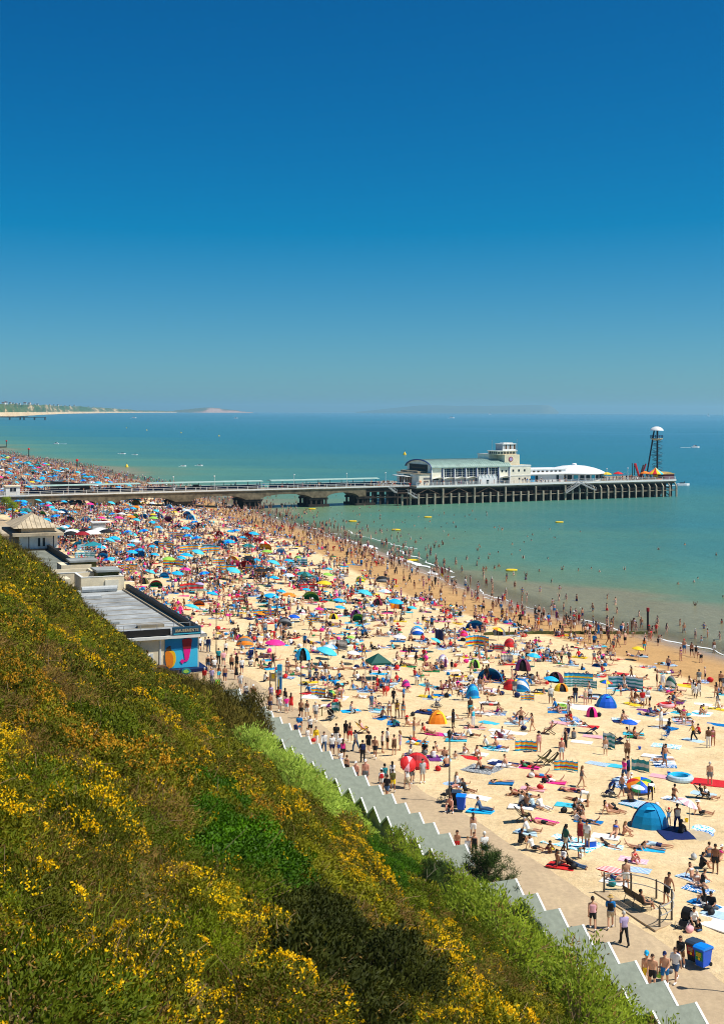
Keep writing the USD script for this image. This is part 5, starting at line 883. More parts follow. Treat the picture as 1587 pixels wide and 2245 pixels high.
# a pose: pelvis to neck direction, face direction, (upper arm, forearm) and (thigh, shin, foot) directions for the right side and the left side; x right, y ahead, z up
UPL = ((.10, 0, -1), (.04, .16, -1)); LEGS = ((.07, .02, -1), (.02, -.03, -1), (.15, 1, -.25))
def both(t): return t, tuple(mirror(x) for x in t)
POSE = {
 'standing': ((0, .02, 1), (0, 1, -.1), both(UPL), both(LEGS)),
 'walking': ((0, .07, 1), (0, 1, -.1), (((.1, .35, -1), (0, .7, -1)), ((-.12, -.4, -1), (-.05, -.1, -1))), (((.04, -.38, -1), (0, -.62, -1), (.1, .9, -.6)), ((-.04, .42, -1), (0, .1, -1), (-.1, 1, -.1)))),
 'walking_b': ((0, .05, 1), (.2, 1, -.15), (((.14, -.3, -1), (.05, .1, -1)), ((-.1, .3, -.9), (.3, .7, -.2))), (((.04, .36, -1), (0, .05, -1), (.1, 1, -.1)), ((-.04, -.3, -1), (0, -.55, -1), (-.1, .9, -.5)))),
 'hands_on_hips': ((0, -.02, 1), (0, 1, -.15), both(((.75, -.25, -.75), (-.75, .35, -.45))), both(((.13, .02, -1), (.04, -.03, -1), (.3, 1, -.25)))),
 'arms_crossed': ((0, .02, 1), (.1, 1, -.2), both(((.25, .25, -1), (-.85, .6, .15))), both(LEGS)),
 'bending': ((0, .9, .22), (0, .7, -.8), both(((.08, .35, -1), (0, .25, -1))), both(((.10, .18, -1), (.02, -.12, -1), (.15, 1, -.2)))),
 'sitting': ((0, -.42, 1), (0, 1, -.05), both(((.22, -.55, -1), (.05, -.25, -1))), both(((.14, 1, .08), (.02, 1, -.14), (.1, .3, 1)))),
 'sitting_knees': ((0, .18, 1), (0, 1, -.15), both(((.12, .75, -.6), (-.35, .8, -.25))), both(((.10, .75, .62), (.0, .42, -1), (.1, 1, -.15)))),
 'sitting_one_knee': ((0, -.22, 1), (.4, 1, -.2), (((.3, -.5, -1), (.1, -.2, -1)), ((-.1, .7, -.6), (.2, .8, -.1))), (((.16, 1, .1), (.05, 1, -.16), (.1, .3, 1)), ((-.1, .75, .62), (.0, .42, -1), (-.1, 1, -.15)))),
 'cross_legged': ((0, .10, 1), (0, 1, -.45), both(((.25, .35, -1), (-.35, .85, -.2))), (((.75, .72, .05), (-.95, .25, -.18), (-.6, .6, 0)), ((-.75, .72, .05), (.95, .12, -.18), (.6, .6, 0)))),
 'lying_back': ((0, -1, .06), (0, .15, 1), both(((.5, .6, -.12), (.1, .9, .0))), both(((.12, 1, .02), (.04, 1, -.06), (.4, .4, .8)))),
 'lying_back_knee': ((0, -1, .05), (0, .2, 1), (((.8, -.5, 0), (-.3, -.9, .2)), ((-.5, .6, -.1), (-.1, .9, 0))), (((.12, 1, .02), (.04, 1, -.06), (.4, .4, .8)), ((-.1, .72, .7), (0, .5, -1), (-.1, 1, -.2)))),
 'lying_front': ((0, -1, .05), (.9, -.2, -.2), both(((.75, -.75, -.1), (-.7, -.7, 0))), both(((.14, 1, -.02), (.06, 1, .02), (.1, 1, -.2)))),
 'propped_on_elbows': ((0, -.9, .42), (0, -1, -.1), both(((.15, -.5, -1), (-.2, -.9, -.05))), (((.14, 1, -.03), (.06, 1, .05), (.1, 1, -.2)), ((-.14, 1, -.03), (-.1, .75, .75), (-.1, .4, 1)))),
 'lying_on_side': ((-.15, -.95, .32), (.9, .3, .1), (((.5, -.4, -1), (.6, -.6, .4)), ((.35, .85, .35), (.5, .6, -.4))), (((.35, 1, -.05), (-.2, 1, -.1), (.6, .5, 0)), ((.55, .9, .25), (-.2, 1, -.2), (.6, .6, 0)))),
 'kneeling': ((0, .25, 1), (0, 1, -.4), both(((.15, .6, -.9), (-.15, .8, -.4))), both(((.16, .62, -.62), (.03, -1, -.05), (0, -.7, -.35)))),
 'squatting': ((0, .5, 1), (0, 1, -.3), both(((.2, .7, -.8), (-.2, .6, -.6))), both(((.3, .9, .28), (.02, -.32, -1), (.25, 1, -.2)))),
 'in_chair': ((0, -.38, 1), (0, 1, -.1), both(((.2, .2, -1), (0, .9, -.2))), both(((.10, 1, .12), (.02, .35, -1), (.1, 1, -.1)))),
 'arms_up': ((0, 0, 1), (0, 1, .3), both(((.45, .2, .9), (-.05, .4, 1))), both(((.13, .02, -1), (.04, -.03, -1), (.3, 1, -.25)))),
 'leaning_back': ((0, -.25, 1), (-.5, 1, -.2), both(((.35, -.2, -1), (.1, -.1, -1))), (((.08, .3, -1), (0, .05, -1), (.1, 1, -.2)), ((-.1, .55, -.9), (.1, -.5, -1), (-.1, 1, -.5)))),
}
LOW = {'sitting', 'sitting_knees', 'sitting_one_knee', 'cross_legged', 'lying_back', 'lying_back_knee', 'lying_front', 'propped_on_elbows', 'lying_on_side', 'kneeling'}
_bodies = {}
def figure(pose, sex):
    key = (pose, sex)
    if key in _bodies: return _bodies[key]
    to, fa, arms, legs = POSE[pose]; t = nrm(to); fem = sex == 'w'; hs = 1.28 if sex == 'c' else 1.0
    fwd = np.array([0, 1.0, 0]) if abs(t[1]) < .75 else np.array([0, .0, 1.0]) * (1 if pose.startswith('lying_back') else -1)
    if pose == 'lying_on_side': fwd = np.array([1.0, 0, 0])
    side = nrm(np.cross(fwd, t)) if pose != 'lying_on_side' else nrm(np.cross(fwd, t))
    if side[0] < -.3: side = -side
    if pose == 'lying_on_side': side = np.array([.1, 0, 1.0])
    fwd = np.cross(t, side); fwd = fwd if np.dot(fwd, [0, 1, 0]) >= -.2 or pose in ('bending', 'lying_front', 'propped_on_elbows') else -fwd
    if pose == 'bending': fwd = np.array([0, .3, -1.0])
    if pose in ('lying_front', 'propped_on_elbows'): fwd = np.array([0, 0, -1.0])
    P = np.zeros(3); W = P + t * .16; C = P + t * .36; N = P + t * .50; sw, hw = (.155, .10) if fem else (.185, .09)
    J = {'P': P, 'W': W, 'C': C, 'N': N}; HB = N + t * .09; f = nrm(fa); up = nrm(t - f * np.dot(t, f) * .75) if abs(np.dot(t, f)) < .98 else nrm(side)
    if pose in ('lying_front',): up = nrm(t)
    if pose == 'propped_on_elbows': up = np.array([0, -.15, 1.0])
    if pose == 'bending': up = nrm(t)
    if pose.startswith('lying_back'): up = nrm(t)
    H = HB + up * .105 * hs + f * .02; J['H'] = H
    for i, s in enumerate((1, -1)):
        S = N + side * s * sw - t * .045; E = S + nrm(arms[i][0]) * .285; Wr = E + nrm(arms[i][1]) * .25
        A = P + side * s * hw; K = A + nrm(legs[i][0]) * .43; An = K + nrm(legs[i][1]) * .41; T = An + nrm(legs[i][2]) * .17
        J.update({('S', s): S, ('E', s): E, ('R', s): Wr, ('A', s): A, ('K', s): K, ('F', s): An, ('T', s): T})
    wr = .088 if fem else .10; g = []
    g.append(hull((P + side * hw * .9, .105), (P - side * hw * .9, .105), (W + side * .045, wr), (W - side * .045, wr)))
    g.append(hull((W + side * .045, wr), (W - side * .045, wr), (C + side * .085, .10), (C - side * .085, .10)))
    g.append(hull((C + side * .085, .10), (C - side * .085, .10), (J['S', 1] - side * .02, .062), (J['S', -1] + side * .02, .062), (N, .055)))
    if fem: g.append(hull((C + side * .07 + fwd * .075 + t * .02, .06), (C - side * .07 + fwd * .075 + t * .02, .06), (C, .08)))
    g.append(hull((N, .055), (HB + f * .01, .05)))
    g.append(hull((H + up * .025 * hs - f * .015, .092 * hs), (H - up * .03 * hs + f * .025, .075 * hs), (H - up * .085 * hs + f * .04, .045 * hs)))
    fingers = []
    for s in (1, -1):
        S, E, R, A, K, Fo, T = (J[k, s] for k in 'SERAKFT'); g += [hull((S, .056), (E, .041)), hull((E, .041), (R, .027)), hull((A, .092 if not fem else .098), (K, .056)), hull((K, .054), (Fo * .35 + K * .65 - 0 * fwd, .056)), hull((Fo * .35 + K * .65, .056), (Fo, .036)), hull((Fo, .038), (T, .03), (Fo - nrm(T - Fo) * .04, .034))]
        d = nrm(R - E); sd = nrm(np.cross(d, fwd + 1e-3)); pal = R + d * .07; g.append(hull((R, .024), (pal + sd * .022, .018), (pal - sd * .022, .018)))
        curl = nrm(fwd * .5 + d)
        for k, L in zip((-1.2, -.4, .4, 1.2), (.055, .072, .068, .05)):
            b0 = pal + sd * .02 * k; m = b0 + d * L * .6; fingers.append((b0, m, m + curl * L * .5))
        fingers.append((R + d * .03 + sd * .022, R + d * .055 + sd * .055, R + d * .085 + sd * .06))
    body = unite(g).refine_to_length(.11); v, fc = tri(body); m = trimesh.Trimesh(v, fc, process=False); trimesh.smoothing.filter_taubin(m, iterations=6)
    b = MB(); b.add(m.vertices, m.faces)
    for q in fingers: b.tube(q, [.0095, .009, .006], 4)
    nose = H + f * .115 * hs - up * .02 * hs; b.tube([nose + up * .03 - f * .015, nose, nose - f * .02 - up * .006], [.008, .014, .008], 4)
    es = nrm(np.cross(f, up))
    for s in (1, -1): b.tube([H + es * s * .088 * hs + up * .02, H + es * s * .1 * hs, H + es * s * .088 * hs - up * .03], [.008, .02, .008], 4)
    v, fc = b.get(); out = {}; z0 = v[:, 2].min(); off = np.array([0, 0, -z0])
    if pose in LOW: off[2] -= .015
    def keep(nm, mesh): vv, ff = tri(mesh) if isinstance(mesh, Manifold) else mesh.get(); out[nm] = (vv + off, ff)
    out['body'] = (v + off, fc)
    for s, nm in ((1, 'eye'), (-1, 'eye_b')): b = MB(); b.ball(H + f * .094 * hs + up * .005 + es * s * .035 * hs, .011 * hs, 0); keep(nm, b)
    b = MB(); mo = H + f * .098 * hs - up * .065 * hs; b.tube([mo - es * .025, mo + f * .004, mo + es * .025], [.003, .007, .003], 4); keep('mouth', b)
    top = (H + up * .045 * hs - f * .028, .094 * hs); keep('short_hair', hull(top, (H - f * .05 + up * .0, .075 * hs), (H + up * .075 * hs + f * .03, .055 * hs)))
    keep('long_hair', unite([hull(top, (H - f * .05, .08 * hs), (H + up * .075 * hs + f * .025, .055 * hs)), hull((H - f * .055, .085 * hs), (N - fwd * .085 - t * .06, .06)), hull((N - fwd * .085 - t * .06, .065), (N - fwd * .10 - t * .17, .035))]))
    keep('cap', unite([hull((H + up * .06 * hs - f * .01, .1 * hs), (H + up * .09 * hs - f * .01, .085 * hs)), hull((H + up * .06 * hs + f * .08, (.05, .05, .02)), (H + up * .055 * hs + f * .16 * hs, (.05, .05, .012)))]))
    brim = MB(); brim.lathe([(.001, .0), (.2, -.02), (.2, -.005), (.11, .02), (.10, .10), (.001, .125)], 14); bv, bf = brim.get(); M = np.stack([es, np.cross(up, es), up], 1); out['sun_hat'] = (bv @ M.T + H + up * .06 * hs + off, bf)
    e = .014
    tor = [hull((P + t * .06 + side * .06, .112 + e), (P + t * .06 - side * .06, .112 + e), (W + side * .045, wr + e), (W - side * .045, wr + e)), hull((W + side * .045, wr + e), (W - side * .045, wr + e), (C + side * .085, .10 + e), (C - side * .085, .10 + e))]
    if fem: tor.append(hull((C + side * .07 + fwd * .08 + t * .02, .066), (C - side * .07 + fwd * .08 + t * .02, .066), (C, .08)))
    sho = hull((C + side * .085, .10 + e), (C - side * .085, .10 + e), (J['S', 1] - side * .02, .062 + e), (J['S', -1] + side * .02, .062 + e), (N - t * .02, .055 + e))
    slv = [hull((J['S', s], .056 + e), (J['S', s] * .35 + J['E', s] * .65, .05 + e)) for s in (1, -1)]
    keep('t_shirt', unite(tor + [sho] + slv)); keep('vest', unite(tor + [hull((C + side * .085, .10 + e), (C - side * .085, .10 + e), (N - t * .08 + side * .09, .062 + e), (N - t * .08 - side * .09, .062 + e))]))
    lslv = [hull((J['E', s], .045 + e), (J['R', s], .034 + e)) for s in (1, -1)]
    keep('jacket', unite(tor + [sho] + slv + [hull((J['S', s], .056 + e), (J['E', s], .044 + e)) for s in (1, -1)] + lslv))
    keep('bikini_top', hull((C + side * .08 + t * .01, .104), (C - side * .08 + t * .01, .104), (C + fwd * .075 + side * .07 + t * .02, .064), (C + fwd * .075 - side * .07 + t * .02, .064)) - hull((C + t * .17, .13), (C + t * .3, .2)) - hull((C - t * .20, .135), (C - t * .3, .2)))
    pel = hull((P + side * hw * .9, .105 + e), (P - side * hw * .9, .105 + e), (P + t * .06 + side * .05, .102 + e), (P + t * .06 - side * .05, .102 + e))
    keep('swim_briefs', hull((P + side * hw * .8, .107), (P - side * hw * .8, .107), (P + t * .02 + side * .07, .107), (P + t * .02 - side * .07, .107)))
    keep('shorts', unite([pel] + [hull((J['A', s], .095 + e), (J['A', s] * .42 + J['K', s] * .58, .078 + e)) for s in (1, -1)]))
    keep('trousers', unite([pel] + [hull((J['A', s], .095 + e), (J['K', s], .06 + e)) for s in (1, -1)] + [hull((J['K', s], .06 + e), (J['F', s], .045 + e)) for s in (1, -1)]))
    km = (J['K', 1] + J['K', -1]) / 2; keep('skirt', hull((P + side * .07, .115), (P - side * .07, .115), (J['K', 1] * .8 + J['A', 1] * .2, .10), (J['K', -1] * .8 + J['A', -1] * .2, .10)))
    keep('backpack', hull((C - fwd * .17 + side * .08 + t * .06, .07), (C - fwd * .17 - side * .08 + t * .06, .07), (W - fwd * .17 + side * .09, .08), (W - fwd * .17 - side * .09, .08)))
    keep('shoes', unite([hull((J['F', s] - np.array([0, 0, .0]), .048), (J['T', s], .042), (J['F', s] - nrm(J['T', s] - J['F', s]) * .045, .044)) for s in (1, -1)]))
    _bodies[key] = (out, {k: (q + off) for k, q in J.items()}); return _bodies[key]
SKIN = {'p': 'skin_pale', 'f': 'skin_fair', 't': 'skin_tan', 'b': 'skin_brown', 'd': 'skin_dark', 'k': 'skin_pink'}
NICE = {'pale_blue': 'pale blue', 'pale_grey': 'pale grey', 'dark_green': 'dark green', 'pale_pink': 'pale pink', 'dark_red': 'dark red', 'tent_blue': 'mid blue'}
def nice(c): return NICE.get(c, c.replace('_', ' '))
PIECE = {'t_shirt': 't-shirt', 'vest': 'vest', 'jacket': 'jacket', 'bikini_top': 'bikini top', 'swim_briefs': 'briefs', 'shorts': 'shorts', 'trousers': 'trousers', 'skirt': 'skirt', 'dress': 'dress', 'swimsuit': 'swimsuit'}
SAY = {'standing': 'standing', 'walking': 'walking', 'walking_b': 'walking', 'hands_on_hips': 'standing hands on hips', 'arms_crossed': 'standing arms folded', 'bending': 'bending over', 'sitting': 'sitting leaning back', 'sitting_knees': 'sitting with knees up', 'sitting_one_knee': 'sitting one knee up', 'cross_legged': 'sitting cross legged',
       'lying_back': 'lying face up', 'lying_back_knee': 'lying with one knee up', 'lying_front': 'lying face down', 'propped_on_elbows': 'propped on elbows', 'lying_on_side': 'lying on one side', 'kneeling': 'kneeling', 'squatting': 'squatting', 'in_chair': 'sitting in a chair', 'arms_up': 'standing arms raised', 'leaning_back': 'leaning on the rail'}
def dress(root, pose, sex, skin, hair, top, bottom, extra=()):
    out, J = figure(pose, sex); part(root, 'body', out['body'], SKIN[skin], smooth=True)
    part(root, 'eye', out['eye'], 'eye_dark'); part(root, 'eye', out['eye_b'], 'eye_dark'); part(root, 'mouth', out['mouth'], 'dark_red')
    long_ = hair.startswith('long_'); hm = hair.replace('long_', '')
    if hm != 'none': part(root, 'hair', out['long_hair' if long_ else 'short_hair'], 'hair_' + hm, smooth=40)
    for kind, colour in (top, bottom):
        if not kind: continue
        if kind == 'dress': part(root, 'dress', out['vest'], colour, smooth=50); part(root, 'dress_skirt', out['skirt'], colour, smooth=50)
        elif kind == 'swimsuit': part(root, 'swimsuit', out['vest'], colour, smooth=50); part(root, 'swimsuit_seat', out['swim_briefs'], colour, smooth=50)
        else: part(root, kind, out[kind], colour, smooth=50)
    for kind, colour in extra: part(root, kind, out[kind], colour, smooth=40)
    return J
def outfit(top, bottom, extra):
    w = []
    for k, c in extra:
        if k in ('cap', 'sun_hat'): w.append(nice(c) + (' cap' if k == 'cap' else ' sun hat'))
    if top[0]: w.append(nice(top[1]) + ' ' + PIECE[top[0]])
    if bottom[0]: w.append(nice(bottom[1]) + ' ' + PIECE[bottom[0]])
    return ' and '.join(w[:2]) if len(w) < 3 else w[0] + ', ' + w[1] + ' and ' + w[2]
# ---------------------------------------------------------------- things on the beach
LAND = []                                                                # named places that labels refer to: (name, x, y)
class Grid(list):                                                         # ground already taken: (x, y, radius)
    def __init__(s): s.c = {}
    def append(s, q): list.append(s, q); s.c.setdefault((int(q[0] // 4), int(q[1] // 4)), []).append(q)
    def near(s, x, y):
        for i in (-1, 0, 1):
            for j in (-1, 0, 1): yield from s.c.get((int(x // 4) + i, int(y // 4) + j), ())
BUSY = Grid()
def mark(name, p, r=1.2):
    if name: LAND.append((name, p[0], p[1]))
    BUSY.append((p[0], p[1], r))
def yaw_view(p, deg): return math.degrees(math.atan2(-p[0], p[1])) + deg     # 0 = facing away from the camera, 180 = towards it, 90 = to the left, -90 = to the right
def ground(x, y): u, v = to_uv((x, y)); return max(3.0 if v < V_EDGE - .6 else float(sand_z(u, v)), -.6)
def local(root_p, rz, q): c, s = math.cos(math.radians(rz)), math.sin(math.radians(rz)); return np.array([root_p[0] + c * q[0] - s * q[1], root_p[1] + s * q[0] + c * q[1], 0])
def gores(root, n, prof, cols, name='canopy_panel', tf=None, skip=(), a_off=0.0):
    for i in range(n):
        if i in skip: continue
        a0, a1 = a_off + i * 2 * math.pi / n, a_off + (i + 1) * 2 * math.pi / n; b = MB(); b.lathe(prof, 2, (0, 0, 0), a0, a1); v, f = b.get()
        if tf is not None: v = v @ tf[:3, :3].T + tf[:3, 3]
        part(root, name, (v, f), cols[i % len(cols)])
def rotx(deg, axis=0, t=(0, 0, 0)):
    m = trimesh.transformations.rotation_matrix(math.radians(deg), [1, 0, 0] if axis == 0 else [0, 1, 0]); m[:3, 3] = t; return m
def parasol_parts(root, cols, r=1.0, h=2.0, tilt=0, n=8):
    M = rotx(tilt, 1, (0, 0, h)); prof = [(r, -.42 * r), (r * 1.0, -.36 * r), (r * .72, -.19 * r), (r * .38, -.05 * r), (.02, .0)]
    gores(root, n, prof, cols, 'canopy_panel', M)
    b = MB(); b.tube([(0, 0, -.2), (0, 0, h - .02)], .022, 6); part(root, 'pole', b, 'steel_grey')
    b = MB()
    for i in range(n): a = i * 2 * math.pi / n; q = np.array([[.04, 0, -.1 * r], [r * .97 * math.cos(a), r * .97 * math.sin(a), -.40 * r]]) @ M[:3, :3].T + M[:3, 3]; b.tube(q, .008, 3)
    part(root, 'ribs', b, 'steel_grey')
def tent_parts(root, cols, w=2.2, d=1.6, h=1.25, door=True, n=6):
    sq = not door; n = 4 if sq else n; prof = [(1.0, 0), (.94, .22), (.80, .50), (.58, .76), (.31, .93), (.02, 1.0)] if sq else [(1.0, 0), (.97, .22), (.86, .52), (.66, .78), (.38, .94), (.02, 1.0)]
    S = np.diag([w / 2 * (1.12 if sq else 1), d / 2 * (1.2 if sq else 1), h, 1]); skip = (n - 2,) if door else (); o = .62 if sq else 0.0
    for i in range(n):
        if i in skip: continue
        b = MB(); b.lathe(prof, 3, (0, 0, 0), o + i * 2 * math.pi / n, o + (i + 1) * 2 * math.pi / n); v, f = b.get()
        if sq:
            am = o + (i + .5) * 2 * math.pi / n; k = np.arctan2(v[:, 1], v[:, 0]) - am; v[:, :2] *= (.80 + .2 * (1 - np.abs((k + math.pi) % (2 * math.pi) - math.pi) / (math.pi / n)) * .25 + .2 * (np.abs((k + math.pi) % (2 * math.pi) - math.pi) / (math.pi / n)))[:, None]
        part(root, 'panel', (v @ S[:3, :3].T, f), cols[i % len(cols)])
    if door: b = MB(); b.lathe([(p * .93, q * .93) for p, q in prof], 3, (0, 0, 0), (n - 2) * 2 * math.pi / n - .05, (n - 1) * 2 * math.pi / n + .05); v, f = b.get(); part(root, 'doorway', (v @ S[:3, :3].T * np.array([.93, .8, .9]), f), 'black')
    b = MB(); b.lathe([(.78 if sq else .98, .015), (.001, .02)], 12); v, f = b.get(); part(root, 'groundsheet', (v @ S[:3, :3].T, f), 'grey')
    for i in range(n):
        a = o + i * 2 * math.pi / n; q = np.array([[p * math.cos(a), p * math.sin(a), z] for p, z in prof]) @ S[:3, :3].T; b = MB(); b.tube(q * 1.012, .018, 4); part(root, 'seam', b, cols[(i + 1) % len(cols)])
    if sq: b = MB(); P = np.array([[[.42 * math.cos(a) * s_, .42 * math.sin(a) * s_, .84 + .13 * (1 - s_)] for a in np.linspace(-1.9, -1.0, 4)] for s_ in (1.25, .75)]) @ S[:3, :3].T; b.grid(P + np.array([0, -.03, .02])); part(root, 'vent_panel', b, 'cyan' if 'tent_blue' in cols else cols[0])
def shell_parts(root, cols, w=2.4, d=1.3, h=1.3):                        # half-dome shelter, open to the front (-y)
    th = np.linspace(0, math.pi, 13); n = 4
    for k in range(n):
        a0, a1 = k * (math.pi / 2 + .25) / n, (k + 1) * (math.pi / 2 + .25) / n; P = np.array([[[-math.cos(t) * w / 2, math.sin(t) * math.sin(a) * d * 1.0 - .1, math.sin(t) * math.cos(a) * h] for t in th] for a in np.linspace(a0, a1, 3)])
        P[..., 2] = np.maximum(P[..., 2], 0); b = MB(); b.grid(P); part(root, 'panel', b, cols[k % len(cols)])
    b = MB(); b.tube(np.stack([-np.cos(th) * w / 2, 0 * th - .1, np.sin(th) * h], 1), .02, 5); part(root, 'hoop', b, 'grey')
    b = MB(); b.box((-w / 2, -.5, .0), (w / 2, d * .7, .02)); part(root, 'groundsheet', b, cols[0])
def break_parts(root, bands, L=3.0, h=1.1, n=4, bend=.25):
    rng = np.random.default_rng(int(L * 100)); xs = np.linspace(-L / 2, L / 2, n + 1); ys = bend * (np.abs(np.linspace(-1, 1, n + 1)) ** 2) + rng.uniform(-.06, .06, n + 1); m = len(bands); X = np.linspace(-L / 2, L / 2, n * 4 + 1); Y = np.interp(X, xs, ys) + .05 * np.sin((X - xs[0]) / (L / n) * math.pi) ** 2
    sag = .05 * np.sin((X - xs[0]) / (L / n) * math.pi) ** 2
    for i, c in enumerate(bands):
        z0, z1 = .06 + (h - .06) * i / m, .06 + (h - .06) * (i + 1) / m; P = np.stack([np.stack([X, Y, z - sag * (z / h)], 1) for z in (z0, z1)]); b = MB(); b.grid(P); part(root, 'cloth_band', b, c)
    for x, y in zip(xs, ys): b = MB(); b.tube([(x, y - .02, -.2), (x, y - .02, h + .1)], .018, 5); part(root, 'post', b, 'wood_dark')
def towel_mesh(rng, L=1.8, W=.95, round_=False):
    if round_:
        b = MB(); b.lathe([(L / 2, 0), (L / 2, .012), (L / 4, .014), (.001, .014)], 20); return b
    X, Y = np.meshgrid(np.linspace(-W / 2, W / 2, 7), np.linspace(-L / 2, L / 2, 11), indexing='ij'); Z = .015 + .05 * meshkit.fbm(np.stack([X * 2.2 + rng.uniform(0, 50), Y * 2.2, 0 * X], -1), 2, 9)
    sk = rng.uniform(-.08, .08); P = np.stack([X + sk * Y + rng.normal(size=X.shape) * .012, Y + rng.normal(size=X.shape) * .012, Z], -1); b = MB(); b.grid(P)
    e = np.concatenate([P[:, 0], P[-1, 1:], P[-2::-1, -1], P[0, -2:0:-1]]); lo = e.copy(); lo[:, 2] = -.03; n = len(e); b.add(np.vstack([e, lo]), [[i, i + n, (i + 1) % n + n, (i + 1) % n] for i in range(n)]); return b
def lounge_parts(root, cloth='navy', frame='wood_dark', recl=.55):       # deck chair: sling between two crossed frames, facing +y
    for s in (-.3, .3):
        for a, c in (((s, -.62, .98), (s, .50, .02)), ((s * .9, -.45, .02), (s * .9, .42, .52))): b = MB(); b.beam(a, c, .04, .05); part(root, 'frame_bar', b, frame)
    t = np.linspace(0, 1, 9); P = np.stack([np.stack([0 * t + x, -.60 + 1.0 * t, .96 - .95 * t + .95 * t ** 2 * .55 - .25 * np.sin(t * math.pi)], 1) for x in (-.27, .27)]); b = MB(); b.grid(P); part(root, 'sling', b, cloth)
    for y, z in ((-.6, .97), (.42, .52), (-.44, .03), (.48, .03)): b = MB(); b.beam((-.32, y, z), (.32, y, z), .04, .04); part(root, 'cross_bar', b, frame)
def chair_parts(root, cloth='tent_blue'):
    for n_, P in (('seat', [[(-.26, -.2, .36), (.26, -.2, .36)], [(-.26, .0, .32), (.26, .0, .32)], [(-.26, .26, .40), (.26, .26, .40)]]), ('backrest', [[(-.26, -.2, .40), (.26, -.2, .40)], [(-.26, -.32, .65), (.26, -.32, .65)], [(-.25, -.42, .92), (.25, -.42, .92)]])): b = MB(); b.grid(np.array(P, float)); part(root, n_, b, cloth)
    for s in (-.28, .28):
        for a, c in (((s, -.45, .95), (s, .2, .02)), ((s, .3, .42), (s, -.3, .02)), ((s, -.35, .58), (s, .2, .56)), ((s, .2, .56), (s, .22, .02))): b = MB(); b.tube([a, c], .014, 5); part(root, 'frame_tube', b, 'steel_grey')
def buggy_parts(root, cloth='black', trim='pale_grey'):
    b = MB(); th = np.linspace(.0, 1.9, 7); P = np.array([[[x, -.28 + .42 * math.sin(t) * 1.0 - .12, .62 + .42 * math.cos(t)] for x in (-.24, .24)] for t in th]); b.grid(P); part(root, 'hood', b, cloth)
    b = MB(); b.grid(np.array([[(-.22, -.40, .95), (.22, -.40, .95)], [(-.22, -.25, .45), (.22, -.25, .45)], [(-.22, .15, .42), (.22, .15, .42)], [(-.22, .32, .2), (.22, .32, .2)]], float)); part(root, 'seat', b, cloth)
    for s in (-.26, .26):
        for a, c in (((s, -.75, 1.02), (s, .42, .12)), ((s, .1, .5), (s, -.4, .12))): b = MB(); b.tube([a, c], .015, 5); part(root, 'frame_tube', b, trim)
        for y in (.42, -.4): b = MB(); b.lathe([(.075, -.02), (.11, -.02), (.11, .02), (.075, .02), (.075, -.02)], 12); v, f = b.get(); part(root, 'wheel', (np.stack([v[:, 2] + s, v[:, 0] + y, v[:, 1] + .11], 1), f), 'rubber')
    b = MB(); b.tube([(-.26, -.75, 1.02), (.26, -.75, 1.02)], .018, 5); part(root, 'handle', b, 'rubber')
    b = MB(); b.box((-.2, -.32, .14), (.2, .1, .32)); part(root, 'basket', b, 'grey')
def wheel(root, x, y, z, r, name='wheel'):
    b = MB(); a = np.linspace(0, 2 * math.pi, 17); b.tube(np.stack([0 * a + x, y + r * np.cos(a), z + r * np.sin(a)], 1), .02, 5, caps=False); w = part(root, name, b, 'rubber')
    b = MB()
    for k in range(8): b.tube([(x, y, z), (x, y + r * math.cos(k * .785), z + r * math.sin(k * .785))], .006, 3)
    part(w, 'spokes', b, 'steel_grey')
def bin_parts(root, body, lid, sign=None, text=None):
    b = MB(); z = [(.0, .27, .33), (1.0, .36, .42)]; v = [[sx * (w), sy * d, zz + .06] for zz, w, d in z for sx, sy in ((-1, -1), (1, -1), (1, 1), (-1, 1))]; b.add(v, [[0, 3, 2, 1], [4, 5, 6, 7], [0, 1, 5, 4], [1, 2, 6, 5], [2, 3, 7, 6], [3, 0, 4, 7]]); part(root, 'body', b, body)
    b = MB(); b.prism([(-.47, 1.07), (.50, 1.07), (.50, 1.13), (.30, 1.22), (-.30, 1.22), (-.47, 1.13)], 'y', -.40, .40); v, f = b.get(); part(root, 'lid', (np.stack([v[:, 1], v[:, 0], v[:, 2]], 1), f[:, ::-1]), lid)
    b = MB(); b.box((-.40, -.46, .98), (.40, -.38, 1.06)); b.box((-.40, .40, .98), (.40, .48, 1.06)); part(root, 'rim', b, body)
    b = MB(); b.tube([(-.3, .52, 1.12), (.3, .52, 1.12)], .022, 6); part(root, 'handle', b, lid)
    for s in (-.29, .29): b = MB(); b.lathe([(.0, -.035), (.12, -.035), (.12, .035), (.0, .035)], 14); v, f = b.get(); part(root, 'wheel', (np.stack([v[:, 2] + s, v[:, 0] + .36, v[:, 1] + .12], 1), f), 'rubber')
    if sign:
        b = MB(); b.box((-.26, -.425, .42), (.26, -.40, .95)); v, f = b.get(); v[:, 1] -= .0 + (.95 - v[:, 2]) * -.06; s_ = part(root, 'notice', (v, f), sign)
        b = MB(); b.lathe([(0, 0), (.085, 0), (.085, .008), (0, .008)], 14); v, f = b.get(); part(s_, 'sun_mark', (np.stack([v[:, 0] + .03, -v[:, 2] - .415, v[:, 1] + .53], 1), f), 'yellow')
        for k, (w, z_) in enumerate(((.34, .86), (.38, .80), (.30, .74), (.36, .68))): b = MB(); b.box((-w / 2, -.437, z_ - .02), (w / 2, -.428, z_ + .015)); part(s_, 'print_line', b, text)
